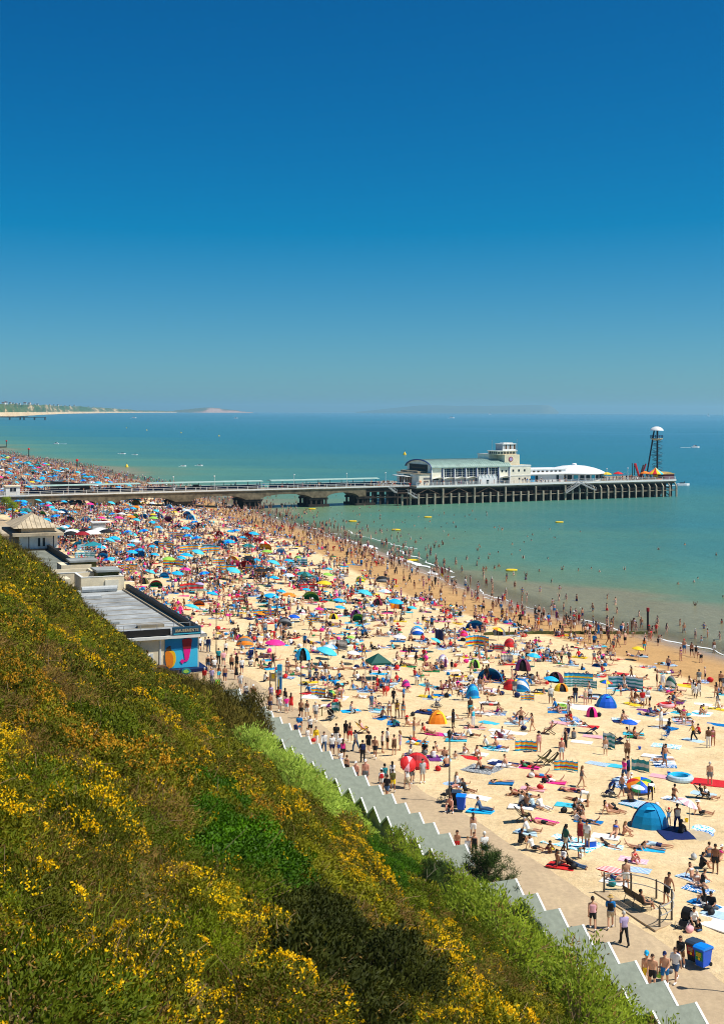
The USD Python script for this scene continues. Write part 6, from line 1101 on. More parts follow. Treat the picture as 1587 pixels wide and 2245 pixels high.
def bag_mesh(rng, s=.4): b = MB(); m = trimesh.creation.icosphere(2); v = np.array(m.vertices) * np.array([s * .6, s * .42, s * .45]); v *= (1 + .25 * (meshkit.fbm(v * 6 + rng.uniform(0, 9), 2, 3)[:, None] - .5)); v[:, 2] = np.maximum(v[:, 2] + s * .38, 0); b.add(v, m.faces); return b
def put(name, label, cat, px, py, deg, fn, *a, group=None, mk=None, r=1.3, **k):
    p = sand_at(px, py); root = thing(name, label, cat, p, yaw_view(p, deg), group); fn(root, *a, **k); mark(mk, p, r); return root, p
def size(px, py, wpx): p = sand_at(px, py); return wpx * p[1] / F
STRIPE = ['cyan', 'yellow', 'red', 'tent_blue', 'yellow', 'cyan'][:6]
BR1 = ['cyan', 'yellow', 'red', 'cyan', 'yellow', 'orange', 'cyan']; BR2 = ['teal', 'pale_blue', 'teal', 'pale_blue', 'teal', 'pale_blue']
def tent(label, px, py, wpx, hpx, cols, deg=0, mk=None, fn=tent_parts, name='beach_tent', **k): w = size(px, py, wpx); h = size(px, py, hpx) * .98; return put(name, label, 'tent', px, py - wpx * .09, deg + (180 if fn is shell_parts and 'arch' not in label else 0), fn, cols, w=w, d=w * (.8 if fn is tent_parts else .5), h=h, mk=mk, r=w * .62 + .3, **k)
def shade(label, px, py, wpx, cols, h=1.9, tilt=0, deg=0, mk=None, n=8): w = size(px, py, wpx); return put('parasol', label, 'parasol', px, py, deg, parasol_parts, cols, r=w / 2, h=h, tilt=tilt, n=n, mk=mk, r_=0) if False else _shade(label, px, py, w, cols, h, tilt, deg, mk, n)
def _shade(label, px, py, w, cols, h, tilt, deg, mk, n):
    p = sand_at(px, py); root = thing('parasol', label, 'parasol', p, yaw_view(p, deg)); parasol_parts(root, cols, w / 2, h, tilt, n); mark(mk, p, 1.0); return root, p
def wbreak(label, px, py, wpx, hpx, bands, deg=0, mk=None, n=4, bend=.25): return put('windbreak', label, 'windbreak', px, py, deg, break_parts, bands, L=size(px, py, wpx), h=size(px, py, hpx) * .95, n=n, bend=bend, mk=mk, r=size(px, py, wpx) * .5)
# --- furniture of the promenade
bay = MB(); c_ = np.array([41.3, 61.65]); ang = np.linspace(-1.75, 1.75, 20); bay.prism([(41.2, 58.6), (41.2, 64.7)] + [(41.3 + 2.75 * math.cos(a), 61.65 + 2.9 * math.sin(a)) for a in np.linspace(1.5, -1.5, 16)], 'z', 2.6, 3.035); v, f = bay.get()
part('/World', 'promenade_bay', (np.stack([CT * v[:, 0] - ST * v[:, 1], ST * v[:, 0] + CT * v[:, 1], v[:, 2]], 1), f), 'promenade'); setd(stage.GetPrimAtPath('/World/promenade_bay'), kind='structure')
rl = thing('curved_railing', 'curved two bar railing on brown posts round the bench bay', 'railing', (0, 0, 0), TH * DEG)
arc = np.array([(41.3 + 2.62 * math.cos(a), 61.65 + 2.75 * math.sin(a)) for a in np.linspace(1.42, -1.42, 25)])
for z, r in ((4.1, .032), (3.62, .026)): b = MB(); b.tube(np.column_stack([arc, np.full(len(arc), z)]), r, 6); part(rl, 'rail', b, 'steel_grey')
for i in (0, 5, 10, 15, 20, 24): b = MB(); x, y = arc[i]; b.tube([(x, y, 2.9), (x, y, 4.18)], [.065, .05], 8); part(rl, 'post', b, 'rail_post')
mark('the curved railing', uv(61.6, 43.2), .2); BUSY.append((*uv(61.6, 42.5)[:2], 2.6))
bp = uv(61.8, 42.15, 3.035); bn = thing('bench', 'dark slatted bench with curved iron legs inside the curved railing', 'bench', bp, TH * DEG)
for k in range(6): b = MB(); b.box((-.1 + k * .09, -1.0, .42), (-.03 + k * .09, 1.0, .45)); part(bn, 'seat_slat', b, 'wood_dark')
for k in range(6): b = MB(); b.box((-.13 - k * .03, -1.0, .50 + k * .075), (-.10 - k * .03, 1.0, .56 + k * .075)); part(bn, 'back_slat', b, 'wood_dark')
for y in (-.85, 0, .85):
    b = MB(); b.tube([(-.30, y, .95), (-.12, y, .45), (.38, y, .42), (.42, y, .0)], .022, 5); b.tube([(-.1, y, .44), (-.22, y, .2), (-.20, y, .0)], .022, 5); part(bn, 'leg', b, 'steel_dark')
def lamp(px, py, label):
    p = at(px, py, 3.0); t = thing('street_lamp', label, 'street lamp', p, 0); b = MB(); b.tube([(0, 0, -.1), (0, 0, .9), (0, 0, .95), (0, 0, 4.45)], [.075, .07, .05, .04], 8); part(t, 'post', b, 'rail_post')
    b = MB(); b.lathe([(.06, 4.45), (.10, 4.5), (.17, 4.85), (.001, 4.86)], 8); part(t, 'lantern', b, 'dark_glass'); b = MB(); b.lathe([(.21, 4.86), (.2, 4.9), (.07, 5.05), (.02, 5.12), (.001, 5.2)], 8); part(t, 'lantern_cap', b, 'tar_black'); return p
p = lamp(985, 1757, 'slim grey lamp post with black lantern beside the wheelie bins'); mark('the lamp post by the bins', p, .4)
p = lamp(660, 1556, 'slim lamp post at the promenade edge near the information pillar'); mark('the far lamp post', p, .3)
p = lamp(474, 1431, 'lamp post behind the crowd by the amusements corner'); p = lamp(327, 1318, 'thin pale lamp post behind the amusements roof edge')
p = lamp(1646, 2178, 'lamp post at the frame edge whose shadow crosses the promenade')
for (px, py, bd, ld, sg, tx, lab, mk_) in ((1541, 2119, 'bin_blue', 'bin_lid_blue', 'green', 'yellow', 'blue wheelie bin with a green notice beside the black one, nearest bins', 'the pair of bins'), (1523, 2107, 'bin_black', 'bin_lid_grey', 'dark_red', 'beige', 'black wheelie bin with a red notice and grey lid', None), (1011, 1775, 'bin_blue', 'bin_lid_blue', None, None, 'blue wheelie bin beside the wheelchair and the lamp post', 'the wheelchair'), (1001, 1766, 'bin_black', 'bin_lid_grey', None, None, 'black wheelie bin half hidden behind the lone blue bin', None)):
    p = at(px, py, 3.03); t = thing('wheelie_bin', lab, 'bin', p, yaw_view(p, -38 if px > 1500 else -8), scale=(.84, .84, .86)); bin_parts(t, bd, ld, sg, tx); mark(mk_, p, .8)
p = at(975, 1758, 3.0); t = thing('wheelchair', 'empty dark wheelchair standing by the lamp post', 'wheelchair', p, yaw_view(p, 60)); wheel(t, -.3, -.1, .31, .30); wheel(t, .3, -.1, .31, .30); wheel(t, -.22, .42, .1, .09, 'castor'); wheel(t, .22, .42, .1, .09, 'castor')
b = MB(); b.box((-.24, -.2, .48), (.24, .26, .54)); part(t, 'seat', b, 'black'); b = MB(); b.box((-.24, -.26, .54), (.24, -.2, .95)); part(t, 'backrest', b, 'black')
b = MB()
for s in (-.26, .26): b.tube([(s, -.36, .98), (s, -.23, .95), (s, -.2, .3), (s, .4, .3), (s, .5, .1)], .014, 5); b.tube([(s, -.2, .72), (s, .2, .72), (s, .22, .5)], .014, 5)
part(t, 'frame', b, 'steel_grey')
# information pillar, board, pavement sign, short posts
p = at(613, 1523, 3.0); t = thing('information_pillar', 'tall blue and white information pillar at the promenade edge', 'sign', p, yaw_view(p, 175)); b = MB(); b.box((-.24, -.09, 0), (.24, .09, .38)); part(t, 'plinth', b, 'concrete'); b = MB(); b.box((-.24, -.08, .38), (.24, .08, 2.95)); part(t, 'panel', b, 'pale_blue')
for z0, z1, x0, x1, m in ((2.35, 2.92, -.23, .23, 'cyan'), (.55, 1.75, -.23, .0, 'tent_blue'), (.6, 1.5, .03, .12, 'yellow'), (1.95, 2.1, -.18, .15, 'grey')): b = MB(); b.box((x0, .081, z0), (x1, .095, z1)); part(t, 'printed_band', b, m)
mark('the information pillar', p, .5)
p = at(598, 1512, 3.0); t = thing('notice_board', 'small notice board on two posts beside the information pillar', 'sign', p, yaw_view(p, 160)); b = MB(); b.box((-.3, -.03, .8), (.3, .03, 1.65)); part(t, 'board', b, 'beige')
for s in (-.3, .3): b = MB(); b.box((s - .04, -.04, 0), (s + .04, .04, 1.75)); part(t, 'post', b, 'rail_post')
b = MB(); b.box((-.22, .031, 1.1), (.1, .04, 1.55)); part(t, 'notice', b, 'yellow')
p = at(477, 1511, 3.0); t = thing('pavement_sign', 'white framed pavement sign with bright pictures before the amusements', 'sign', p, yaw_view(p, 185))
for y0, y1 in ((.0, .28), (.0, -.28)): b = MB(); b.beam((-.28, y1, .0), (-.28, .0, 1.0), .04, .04); b.beam((.28, y1, .0), (.28, 0, 1.0), .04, .04); b.beam((-.28, 0, 1.0), (.28, 0, 1.0), .04, .04); part(t, 'frame', b, 'white')
b = MB(); b.grid(np.array([[(-.26, .26, .06), (.26, .26, .06)], [(-.26, .02, .96), (.26, .02, .96)]])); part(t, 'poster', b, 'lime')
for x, z, m in ((-.1, .3, 'orange'), (.08, .45, 'red'), (.0, .7, 'yellow')): y_ = .26 - (z - .06) / .9 * .24; b = MB(); b.box((x - .07, y_ + .01, z - .09), (x + .07, y_ + .03, z + .12)); part(t, 'picture', b, m)
for i, (px, py) in enumerate(((706, 1570), (745, 1562), (531, 1428), (505, 1452))):
    p = at(px, py, 3.0); t = thing('edge_post', 'short green post where promenade meets sand' , 'post', p, 0, 'short posts along the promenade edge'); b = MB(); b.tube([(0, 0, 0), (0, 0, .75)], [.05, .045], 6); part(t, 'shaft', b, 'olive'); b = MB(); b.lathe([(.07, .75), (.07, .8), (.001, .83)], 6); part(t, 'cap', b, 'olive')
# groyne and marker posts in the shallows
g0, g1 = sand_at(1060, 1393), at(1440, 1384, .2); gr = thing('groyne', 'low mossy timber groyne running across the wet sand into the sea', 'groyne', (0, 0, 0))
n = 22
for k in range(n): a, c = g0 + (g1 - g0) * k / n, g0 + (g1 - g0) * (k + 1) / n; b = MB(); z = ground(*((a + c) / 2)[:2]); b.beam((a[0], a[1], z + .18), (c[0] - .05, c[1], z + .18), .16, .42); part(gr, 'plank', b, 'weed_stone')
for k, (px, py, h) in enumerate(((1420, 1381, 2.6),)):
    p = at(px, py, .0); t = thing('marker_post', 'dark timber marker post with red can at the groyne end', 'post', p); b = MB(); b.tube([(0, 0, -1), (0, 0, h)], .16, 8); part(t, 'shaft', b, 'dark_timber'); b = MB(); b.lathe([(.22, h), (.22, h + .5), (.001, h + .5)], 8); part(t, 'can', b, 'dark_red')
for k, (px, py) in enumerate(((169, 1029), (63, 1000), (14, 979))):
    p = at(px, py, 0); t = thing('marker_post', ['marker post with red top at the edge of the far beach', 'second marker post with red top off the far beach', 'farthest marker post with red top by the frame edge'][k], 'post', p); b = MB(); b.tube([(0, 0, -1), (0, 0, 4.2)], .3, 6); part(t, 'shaft', b, 'dark_timber'); b = MB(); b.ball((0, 0, 4.6), .7); part(t, 'top_mark', b, 'red')
for k, (x0, y0, x1, y1) in enumerate(((20, 1000, 63, 1000.5), (-10, 981, 14, 980))):
    a, c = at(x0, y0, .4), at(x1, y1, .2); b = MB(); b.beam(a, c, .5, 1.2); solo('far_groyne', b, 'dark_timber', ['dark groyne beyond the pier beside the second marker post', 'dark groyne stub by the frame edge beyond the pier'][k], 'groyne')
# beach flag
p = sand_at(966, 1274); t = thing('beach_flag', 'red and yellow lifeguard flag on the wet sand by the water', 'flag', p, yaw_view(p, 0)); b = MB(); b.tube([(0, 0, -.2), (0, 0, 2.7)], .03); part(t, 'pole', b, 'steel_grey')
for z0, z1, m in ((1.0, 1.5, 'yellow'), (1.5, 2.6, 'dark_red')): b = MB(); b.grid(np.array([[(-.02, 0, z0 - .0), (.25, .1, z0 - .2), (.5, -.05, z0 - .45)], [(-.02, 0, z1), (.2, .1, z1 - .1), (.42, -.05, z1 - .35)]])); part(t, 'cloth', b, m)
# --- tents, shelters, parasols and windbreaks that stand out
tent('big blue dome tent with pale blue top, largest tent on the near sand', 1424, 1818, 84, 51, ['tent_blue', 'navy', 'tent_bright', 'tent_bright'], 0, 'the big blue dome tent', door=False)
tent('blue pointed tent among towels near the wet sand', 1329, 1554, 48, 28, ['tent_blue', 'tent_blue', 'blue', 'tent_blue'], 20, 'the pointed blue tent', door=False)
tent('bright red half dome shelter at the promenade edge', 913, 1686, 56, 31, ['red', 'dark_red', 'red', 'dark_red'], 0, 'the red shelter', shell_parts)
tent('orange and yellow dome tent near the lamp post', 959, 1590, 44, 29, ['yellow', 'orange', 'orange', 'yellow'], 10, 'the orange dome tent', door=False)
tent('small blue shelter leaning beyond the white blanket', 1036, 1532, 30, 30, ['tent_blue', 'cyan', 'tent_blue', 'cyan'], 20, 'the leaning blue shelter', shell_parts)
tent('dark purple pop up tent on the mid beach', 1146, 1473, 34, 25, ['maroon', 'purple', 'maroon', 'purple', 'purple', 'maroon'], 0, 'the purple tent')
tent('lime green pop up tent on the mid beach', 1040, 1466, 25, 18, ['lime', 'lime', 'green', 'lime', 'lime', 'lime'], 20, 'the lime tent')
tent('lilac and white half shelter near the aqua parasol', 971, 1459, 26, 22, ['lilac', 'white', 'lilac', 'white'], 30, 'the lilac shelter', shell_parts)
tent('red pop up shelter between crowded families', 1119, 1514, 32, 22, ['red', 'dark_red', 'red', 'red'], 10, 'the mid red shelter', shell_parts)
tent('blue and white pop up shelter next to the mid red shelter', 1143, 1517, 36, 26, ['tent_blue', 'white', 'tent_blue', 'cyan'], -20, None, shell_parts)
tent('dark grey tent beside the long teal windbreaks', 1218, 1499, 34, 23, ['grey', 'black', 'grey', 'black', 'grey', 'maroon'], 0, 'the dark grey tent')
tent('orange and yellow tent under the aqua parasol edge', 1230, 1518, 32, 17, ['orange', 'yellow', 'orange', 'yellow', 'yellow', 'orange'], 20)
tent('grey green half tent near the wet sand', 1470, 1509, 26, 25, ['grey', 'dark_green', 'pale_grey', 'dark_green'], -25, 'the grey green tent', shell_parts)
tent('magenta pop up shelter lying beside a white bag', 1297, 1574, 24, 22, ['pink', 'pink', 'purple', 'pink', 'pink', 'pink'], 0, 'the magenta pop up')
tent('small pink and purple shelter in front of the gazebo crowd', 890, 1508, 20, 16, ['pink', 'purple', 'pink', 'purple'], 30, 'the pink shelter', shell_parts)
tent('small blue tent with low arch near the wet sand', 1307, 1464, 20, 8, ['tent_blue', 'blue', 'tent_blue', 'blue'], 0, None, shell_parts)
tent('blue teal and lime striped tent behind the far lamp post', 664, 1449, 33, 26, ['cyan', 'lime', 'teal', 'cyan', 'lime', 'cyan'], 0, 'the lime and blue tent')
tent('orange and grey half dome shelter by the promenade edge', 537, 1419, 38, 21, ['orange', 'grey', 'orange', 'grey'], 0, 'the orange and grey shelter', shell_parts)
tent('blue tent with white top behind the navy screen', 915, 1394, 29, 16, ['tent_blue', 'white', 'blue', 'tent_blue'], 0, None, shell_parts)
tent('pink and red round pop up beside the big striped windbreak', 1016, 1397, 19, 13, ['pink', 'red', 'pink', 'red'], 0, None, shell_parts)
tent('red and grey tent behind the yellow parasol', 1093, 1395, 30, 17, ['red', 'grey', 'dark_red', 'grey', 'red', 'grey'], 10)
tent('red half shelter beside the red striped windbreak', 1117, 1420, 26, 18, ['red', 'dark_red', 'red', 'red'], 20, 'the far red shelter', shell_parts)
tent('maroon pop up tent far along the beach', 780, 1359, 25, 20, ['maroon', 'purple', 'maroon', 'purple', 'maroon', 'purple'])
tent('red and maroon pop up tent before the dark one', 828, 1329, 22, 15, ['red', 'maroon', 'red', 'maroon', 'red', 'maroon'])
tent('yellow pop up tent far along the beach beside a red one', 731, 1359, 20, 12, ['yellow', 'yellow', 'orange', 'yellow', 'yellow', 'yellow'])
tent('dark wide beach tent beside the deep blue parasol', 624, 1374, 32, 18, ['black', 'grey', 'black', 'black'], 0, None, shell_parts)
tent('long dark tent on the upper sand before the water', 838, 1278, 32, 12, ['black', 'black', 'grey', 'black'], 0, None, shell_parts)
tent('yellow and green pop up tent beyond the crowd', 790, 1277, 20, 13, ['yellow', 'green', 'yellow', 'green'], 0, None, shell_parts)
tent('pink leaf shaped pop up far along the beach', 736, 1310, 12, 16, ['pink', 'pale_pink', 'pink', 'pale_pink'], 0, None, shell_parts)
tent('round red pop up tent far along the beach', 878, 1337, 20, 12, ['red', 'dark_red', 'red', 'dark_red', 'red', 'dark_red'])
tent('green and blue pop up tent in the packed far crowd', 653, 1233, 20, 13, ['green', 'lime', 'blue', 'green'], 0, None, shell_parts)
tent('rainbow green arch shelter beside the roof edge', 342, 1289, 29, 15, ['green', 'red', 'green', 'dark_green'], 0, None, shell_parts)
tent('brown olive tent beside the rainbow arch shelter', 315, 1282, 22, 14, ['olive', 'beige', 'olive', 'olive', 'beige', 'olive'])
tent('blue arch shelter behind the rainbow one', 360, 1269, 22, 13, ['cyan', 'tent_blue', 'cyan', 'tent_blue'], 0, None, shell_parts)
tent('pink pointed tent near the amusements roof', 396, 1347, 15, 18, ['pink', 'pale_pink', 'pink', 'pale_pink', 'pink', 'pink'], door=False)
tent('orange and grey arch shelter near the pink pointed tent', 436, 1330, 26, 13, ['orange', 'grey', 'orange', 'grey'], 0, None, shell_parts)
tent('blue and white shelter before the open sand', 914, 1389, 28, 14, ['cyan', 'white', 'blue', 'cyan'], 0, None, shell_parts)
shade('deep blue parasol on a slim pole over sunbathers', 1380, 1630, 35, ['blue', 'blue'], 2.0, 4, 0, 'the deep blue parasol')
shade('pink and white striped parasol tilted over its mats', 1511, 1820, 46, ['pale_pink', 'white'], 2.0, 24, 0, 'the pink striped parasol', 12)
p = sand_at(1404, 1738); t = thing('parasol', 'rainbow parasol lying on its side on the sand', 'parasol', p + np.array([0, 0, .5]), yaw_view(p, 0)); M = rotx(18, 0, (0, 0, .38)); gores(t, 8, [(1.05, -.4), (1.0, -.34), (.72, -.18), (.38, -.05), (.02, 0)], ['green', 'blue', 'yellow', 'red', 'orange', 'green', 'blue', 'yellow'], 'canopy_panel', M); b = MB(); b.tube([(0, 0, .4), (.25, -.7, -.42)], .02); part(t, 'pole', b, 'steel_grey'); mark('the rainbow parasol', p, 1.1)
shade('pale blue low parasol over a seated sunbather', 1399, 1757, 31, ['pale_blue', 'white'], 1.15, 8, 0, 'the pale blue parasol')
shade('yellow parasol standing near the wet sand', 1399, 1449, 27, ['yellow', 'yellow'], 1.7, 5, 0, 'the yellow parasol'); shade('rainbow segmented parasol beside the pointed blue tent', 1329, 1526, 29, ['green', 'blue', 'yellow', 'red'], 1.6, 6, 0, None); shade('aqua parasol near the purple tent', 1171, 1462, 32, ['aqua', 'cyan'], 1.5, 8, 0, 'the mid aqua parasol')
shade('cyan parasol in front of the dark grey tent', 1209, 1516, 33, ['cyan', 'cyan'], 1.5, 8, 0, None); shade('aqua parasol tilted over a family near the lilac shelter', 957, 1430, 24, ['aqua', 'aqua'], 1.6, 25, 0, None); shade('yellow and red parasol in front of the red and grey tent', 1092, 1404, 25, ['yellow', 'yellow', 'orange'], 1.6, 15, 0, None)
shade('pale blue and white ringed parasol on the mid beach', 725, 1446, 33, ['pale_blue', 'white', 'pale_blue', 'tent_blue'], 1.7, 8, 0, 'the ringed parasol'); shade('white parasol between the ringed parasol and the gazebo', 775, 1457, 29, ['white', 'white'], 1.5, 6, 0, 'the white parasol'); shade('lime parasol beside the grey windbreak', 769, 1420, 19, ['lime', 'lime'], 1.4, 5, 0, None); shade('green and black small parasol near the white blanket', 729, 1537, 20, ['lime', 'black', 'green'], 1.0, 20, 0, None); shade('white oval parasol beyond the gazebo', 876, 1417, 31, ['white', 'white'], 1.4, 4, 0, None)
for px, py, w, c, lab in ((602, 1286, 22, 'cyan', 'cyan parasol among the crowd left of the yellow tent'), (617, 1318, 22, 'cyan', 'cyan parasol above a blue swimmer far along the beach'), (672, 1314, 20, 'cyan', 'cyan parasol beside the orange wedge tent'), (742.6, 1338, 26, 'cyan', 'wide cyan parasol behind the maroon pop up'), (746, 1355, 24, 'cyan', 'cyan parasol touching the dark tent beside the maroon pop up'), (722, 1266, 17, 'aqua', 'aqua parasol near the upper sand'), (619, 1264, 20, 'pale_blue', 'greyish blue parasol beside the far cyan one'), (719, 1278, 24, 'lime', 'lime parasol far along the beach'), (904, 1356, 22, 'aqua', 'aqua and white parasol by the red round pop up'), (701, 1360, 20, 'pink', 'pink parasol next to the far striped windbreak'), (645.6, 1377, 26, 'blue', 'deep blue parasol beside the dark wide tent'), (662, 1364, 24, 'white', 'black and white parasol far along the beach'), (438.5, 1301, 21, 'lilac', 'lilac parasol tilted near the roof edge'), (573, 1372, 19, 'orange', 'orange parasol near the promenade crowd'), (735, 1336, 15, 'red', 'small red parasol below the wide cyan one')):
    shade(lab, px, py, w, [c, c] if c != 'white' else ['white', 'black'], 1.7, 8)
wbreak('striped blue yellow and red windbreak beside a folding chair', 1153, 1647, 47, 25, BR1, 180, 'the striped windbreak by the chairs'); wbreak('striped blue and yellow windbreak in the nearest row', 1241, 1690, 51, 24, BR1, 176, 'the near striped windbreak'); wbreak('tall teal and white windbreak beside the deep blue parasol', 1338, 1640, 30, 34, BR2, 150, 'the tall teal windbreak', n=2)
wbreak('thin see through teal windbreak behind sunbathers', 1405, 1691, 39, 27, ['teal', 'pale_grey', 'teal'], 165, 'the thin teal windbreak', n=3); wbreak('long striped teal windbreaks round a family camp', 1272, 1507, 72, 19, BR2, 176, 'the long teal windbreak', n=7, bend=.5); wbreak('long blue and yellow windbreak behind the teal one', 1268, 1491, 62, 17, ['cyan', 'yellow', 'cyan', 'tent_blue'], 178, None, n=6)
wbreak('large curved striped windbreak on the mid beach', 1047, 1417, 50, 26, BR1, 176, 'the large curved windbreak', n=6, bend=1.2); wbreak('red and grey striped windbreak beside the large curved one', 1089, 1427, 33, 16, ['pale_grey', 'red', 'grey', 'red', 'pale_blue'], 180, None); wbreak('pale grey windbreak near the purple tent', 1111, 1452, 26, 18, ['pale_grey', 'white', 'pale_grey'], 180, None)
wbreak('small striped windbreak in front of the blue and white shelter', 1156, 1536, 28, 15, BR1, 182, None, n=3); wbreak('grey spotted windbreak on the mid beach by the lime parasol', 741, 1425, 40, 24, ['pale_grey', 'grey', 'pale_grey', 'white', 'pale_grey'], 178, 'the grey windbreak', n=5, bend=.8); wbreak('striped windbreak behind a family by the white blanket', 699, 1527, 32, 20, BR1, 165, None, n=3); wbreak('teal windbreak beside the blue pushchair', 738, 1560, 18, 22, ['teal', 'pale_blue', 'teal'], 150, None, n=2)
wbreak('striped windbreak beside the pink parasol far along', 688, 1364, 25, 13, BR1, 178, None); wbreak('blue and yellow windbreak in the packed far crowd', 479, 1238, 24, 13, BR1, 182, None); wbreak('red grey windbreak before the striped white parasol', 524, 1320, 26, 14, ['red', 'grey', 'pale_grey', 'red'], 182, None); wbreak('orange square windbreak beside the red and maroon tent', 866, 1335, 18, 15, ['orange', 'orange', 'yellow'], 175, None, n=2); wbreak('navy blue square screen behind the large curved windbreak', 964, 1404, 19, 25, ['navy', 'navy', 'navy'], 160, None, n=2)
gz = sand_at(829, 1490); t = thing('gazebo', 'dark green gazebo on white legs sheltering a large group', 'gazebo', gz, yaw_view(gz, 18)); w = size(829, 1490, 46) / 2
A = [(-w, -w, 1.9), (w, -w, 1.9), (w, w, 1.9), (-w, w, 1.9), (0, 0, 2.75)]
for i in range(4): b = MB(); b.add([A[i], A[(i + 1) % 4], A[4]], [[0, 1, 2]]); b.add([A[i], A[(i + 1) % 4], np.array(A[(i + 1) % 4]) - [0, 0, .2], np.array(A[i]) - [0, 0, .2]], [[0, 1, 2], [0, 2, 3]]); part(t, 'roof_panel', b, 'dark_green')
for x, y in ((-w, -w), (w, -w), (w, w), (-w, w)): b = MB(); b.tube([(x * .97, y * .97, 0), (x * .97, y * .97, 1.9)], .035, 6); part(t, 'leg', b, 'white')
mark('the green gazebo', gz, 1.2)
gz = sand_at(204, 1218); t = thing('gazebo', 'faded green gazebo behind the low roofs', 'gazebo', gz, 10)
for i in range(4): A = [(-1.6, -1.6, 2), (1.6, -1.6, 2), (1.6, 1.6, 2), (-1.6, 1.6, 2), (0, 0, 2.7)]; b = MB(); b.add([A[i], A[(i + 1) % 4], A[4]], [[0, 1, 2]]); part(t, 'roof_panel', b, 'teal'); b = MB(); b.tube([(A[i][0], A[i][1], 0), A[i]], .04, 5); part(t, 'leg', b, 'white')
for i, (px, py, c) in enumerate(((156, 1188, 'white'), (201, 1190, 'white'), (219, 1184, 'white'), (131, 1187, 'black'), (155, 1193, 'black'), (188, 1186, 'black'), (233, 1188, 'black'), (180, 1194, 'dark_red'))):
    p = sand_at(px, py); t = thing('cafe_parasol', {'white': ['white cafe parasol nearest the hipped pavilion', 'white cafe parasol in the middle of the terrace', 'white cafe parasol on the seaward side of the terrace'][min(i, 2)], 'black': ['black cafe parasol against the pavilion wall', 'black cafe parasol below the white ones', 'black cafe parasol behind the lifeguard hut', 'black cafe parasol at the seaward end'][max(0, min(i - 3, 3))], 'dark_red': 'dark red cafe parasol among the black and white ones'}[c], 'parasol', p, 0); parasol_parts(t, [c, c], 1.9 if c == 'white' else 1.6, 2.7, 0, 8)
# --- beach things on the near sand
rngb = np.random.default_rng(99)
cloth_ = lambda: None
TW = {'white': 'white', 'red': 'red', 'pink': 'pink', 'aqua': 'aqua', 'cyan': 'cyan', 'pale blue': 'pale_blue', 'navy': 'navy', 'purple': 'purple', 'beige': 'beige', 'yellow': 'yellow', 'blue': 'tent_blue', 'green': 'green', 'pale pink': 'pale_pink', 'grey': 'pale_grey',
      'white and blue striped': stripes('towel_blue_stripe', ['white', 'tent_blue', 'white', 'cyan'], 4.0), 'pink and white striped': stripes('towel_pink_stripe', ['white', 'pink', 'white', 'pale_pink'], 4.5), 'red and white striped': stripes('towel_red_stripe', ['white', 'red'], 5.0), 'multicoloured striped': stripes('towel_multi', ['cyan', 'yellow', 'red', 'white', 'green', 'purple'], 2.2), 'blue and white patterned': blotch('towel_blotch', 'white', 'tent_blue', 9), 'grey checked': blotch('towel_grey', 'pale_grey', 'grey', 7), 'turquoise patterned': blotch('towel_turq', 'aqua', 'white', 6)}
def near_words(p, used=()):
    best = sorted(LAND, key=lambda l: (l[1] - p[0]) ** 2 + (l[2] - p[1]) ** 2); out = []
    for n, x, y in best[:3]:
        d = math.hypot(x - p[0], y - p[1]); rx, ry = (p[0] / p[1] - x / y) * p[1], p[1] - y
        w = 'right of' if rx > abs(ry) * .45 else 'left of' if -rx > abs(ry) * .45 else 'in front of' if ry < 0 else 'behind'
        out.append((('beside' if d < 1.9 else 'just ' + w if d < 5 else w if d < 10 else 'well ' + w) + ' ' + n))
    return out
def label_free(base, p, group=None):
    for w in near_words(p):
        while len((base + ' ' + w).split()) > 15 and ',' in base: base = base.split(',', 1)[0].rsplit(' in ', 1)[0] + ' in ' + base.split(', ', 1)[1]
        if len((base + ' ' + w).split()) > 15: base = base.replace('bare chested ', '').replace(' and ', ', ')
        l = base + ' ' + w
        if len(l.split()) <= 16 and free(l): return l
    ws = near_words(p); 
    for a in ('nearest the water', 'nearer the huts', 'on open sand', 'among towels', 'in a close group', 'at the end of its row', 'a little apart', 'close to another'):
        for w in ws:
            l = base + ' ' + w + ', ' + a
            if len(l.split()) <= 16 and free(l): return l
    for a in ('on a towel', 'on bare sand', 'by a bag', 'facing inland', 'facing the sea', 'turned away'):
        for w in ws:
            l = base + ' ' + w + ', ' + a
            if free(l): return l
    return base + ' ' + ws[0]
def towel(px, py, colour, deg=0, L=1.8, W=.95, round_=False, p=None, label=None):
    p = sand_at(px, py) if p is None else p; rz = yaw_view(p, deg); base = ('round ' if round_ else '') + colour + (' blanket' if L > 2.2 else ' towel'); lab = label or label_free(base + ' spread', p)
    b = towel_mesh(rngb, L, W, round_); solo_ = thing('blanket' if L > 2.2 else 'towel', lab, 'blanket' if L > 2.2 else 'towel', (p[0], p[1], ground(p[0], p[1]) + .01), rz); part(solo_, 'cloth', b, TW[colour]); return p
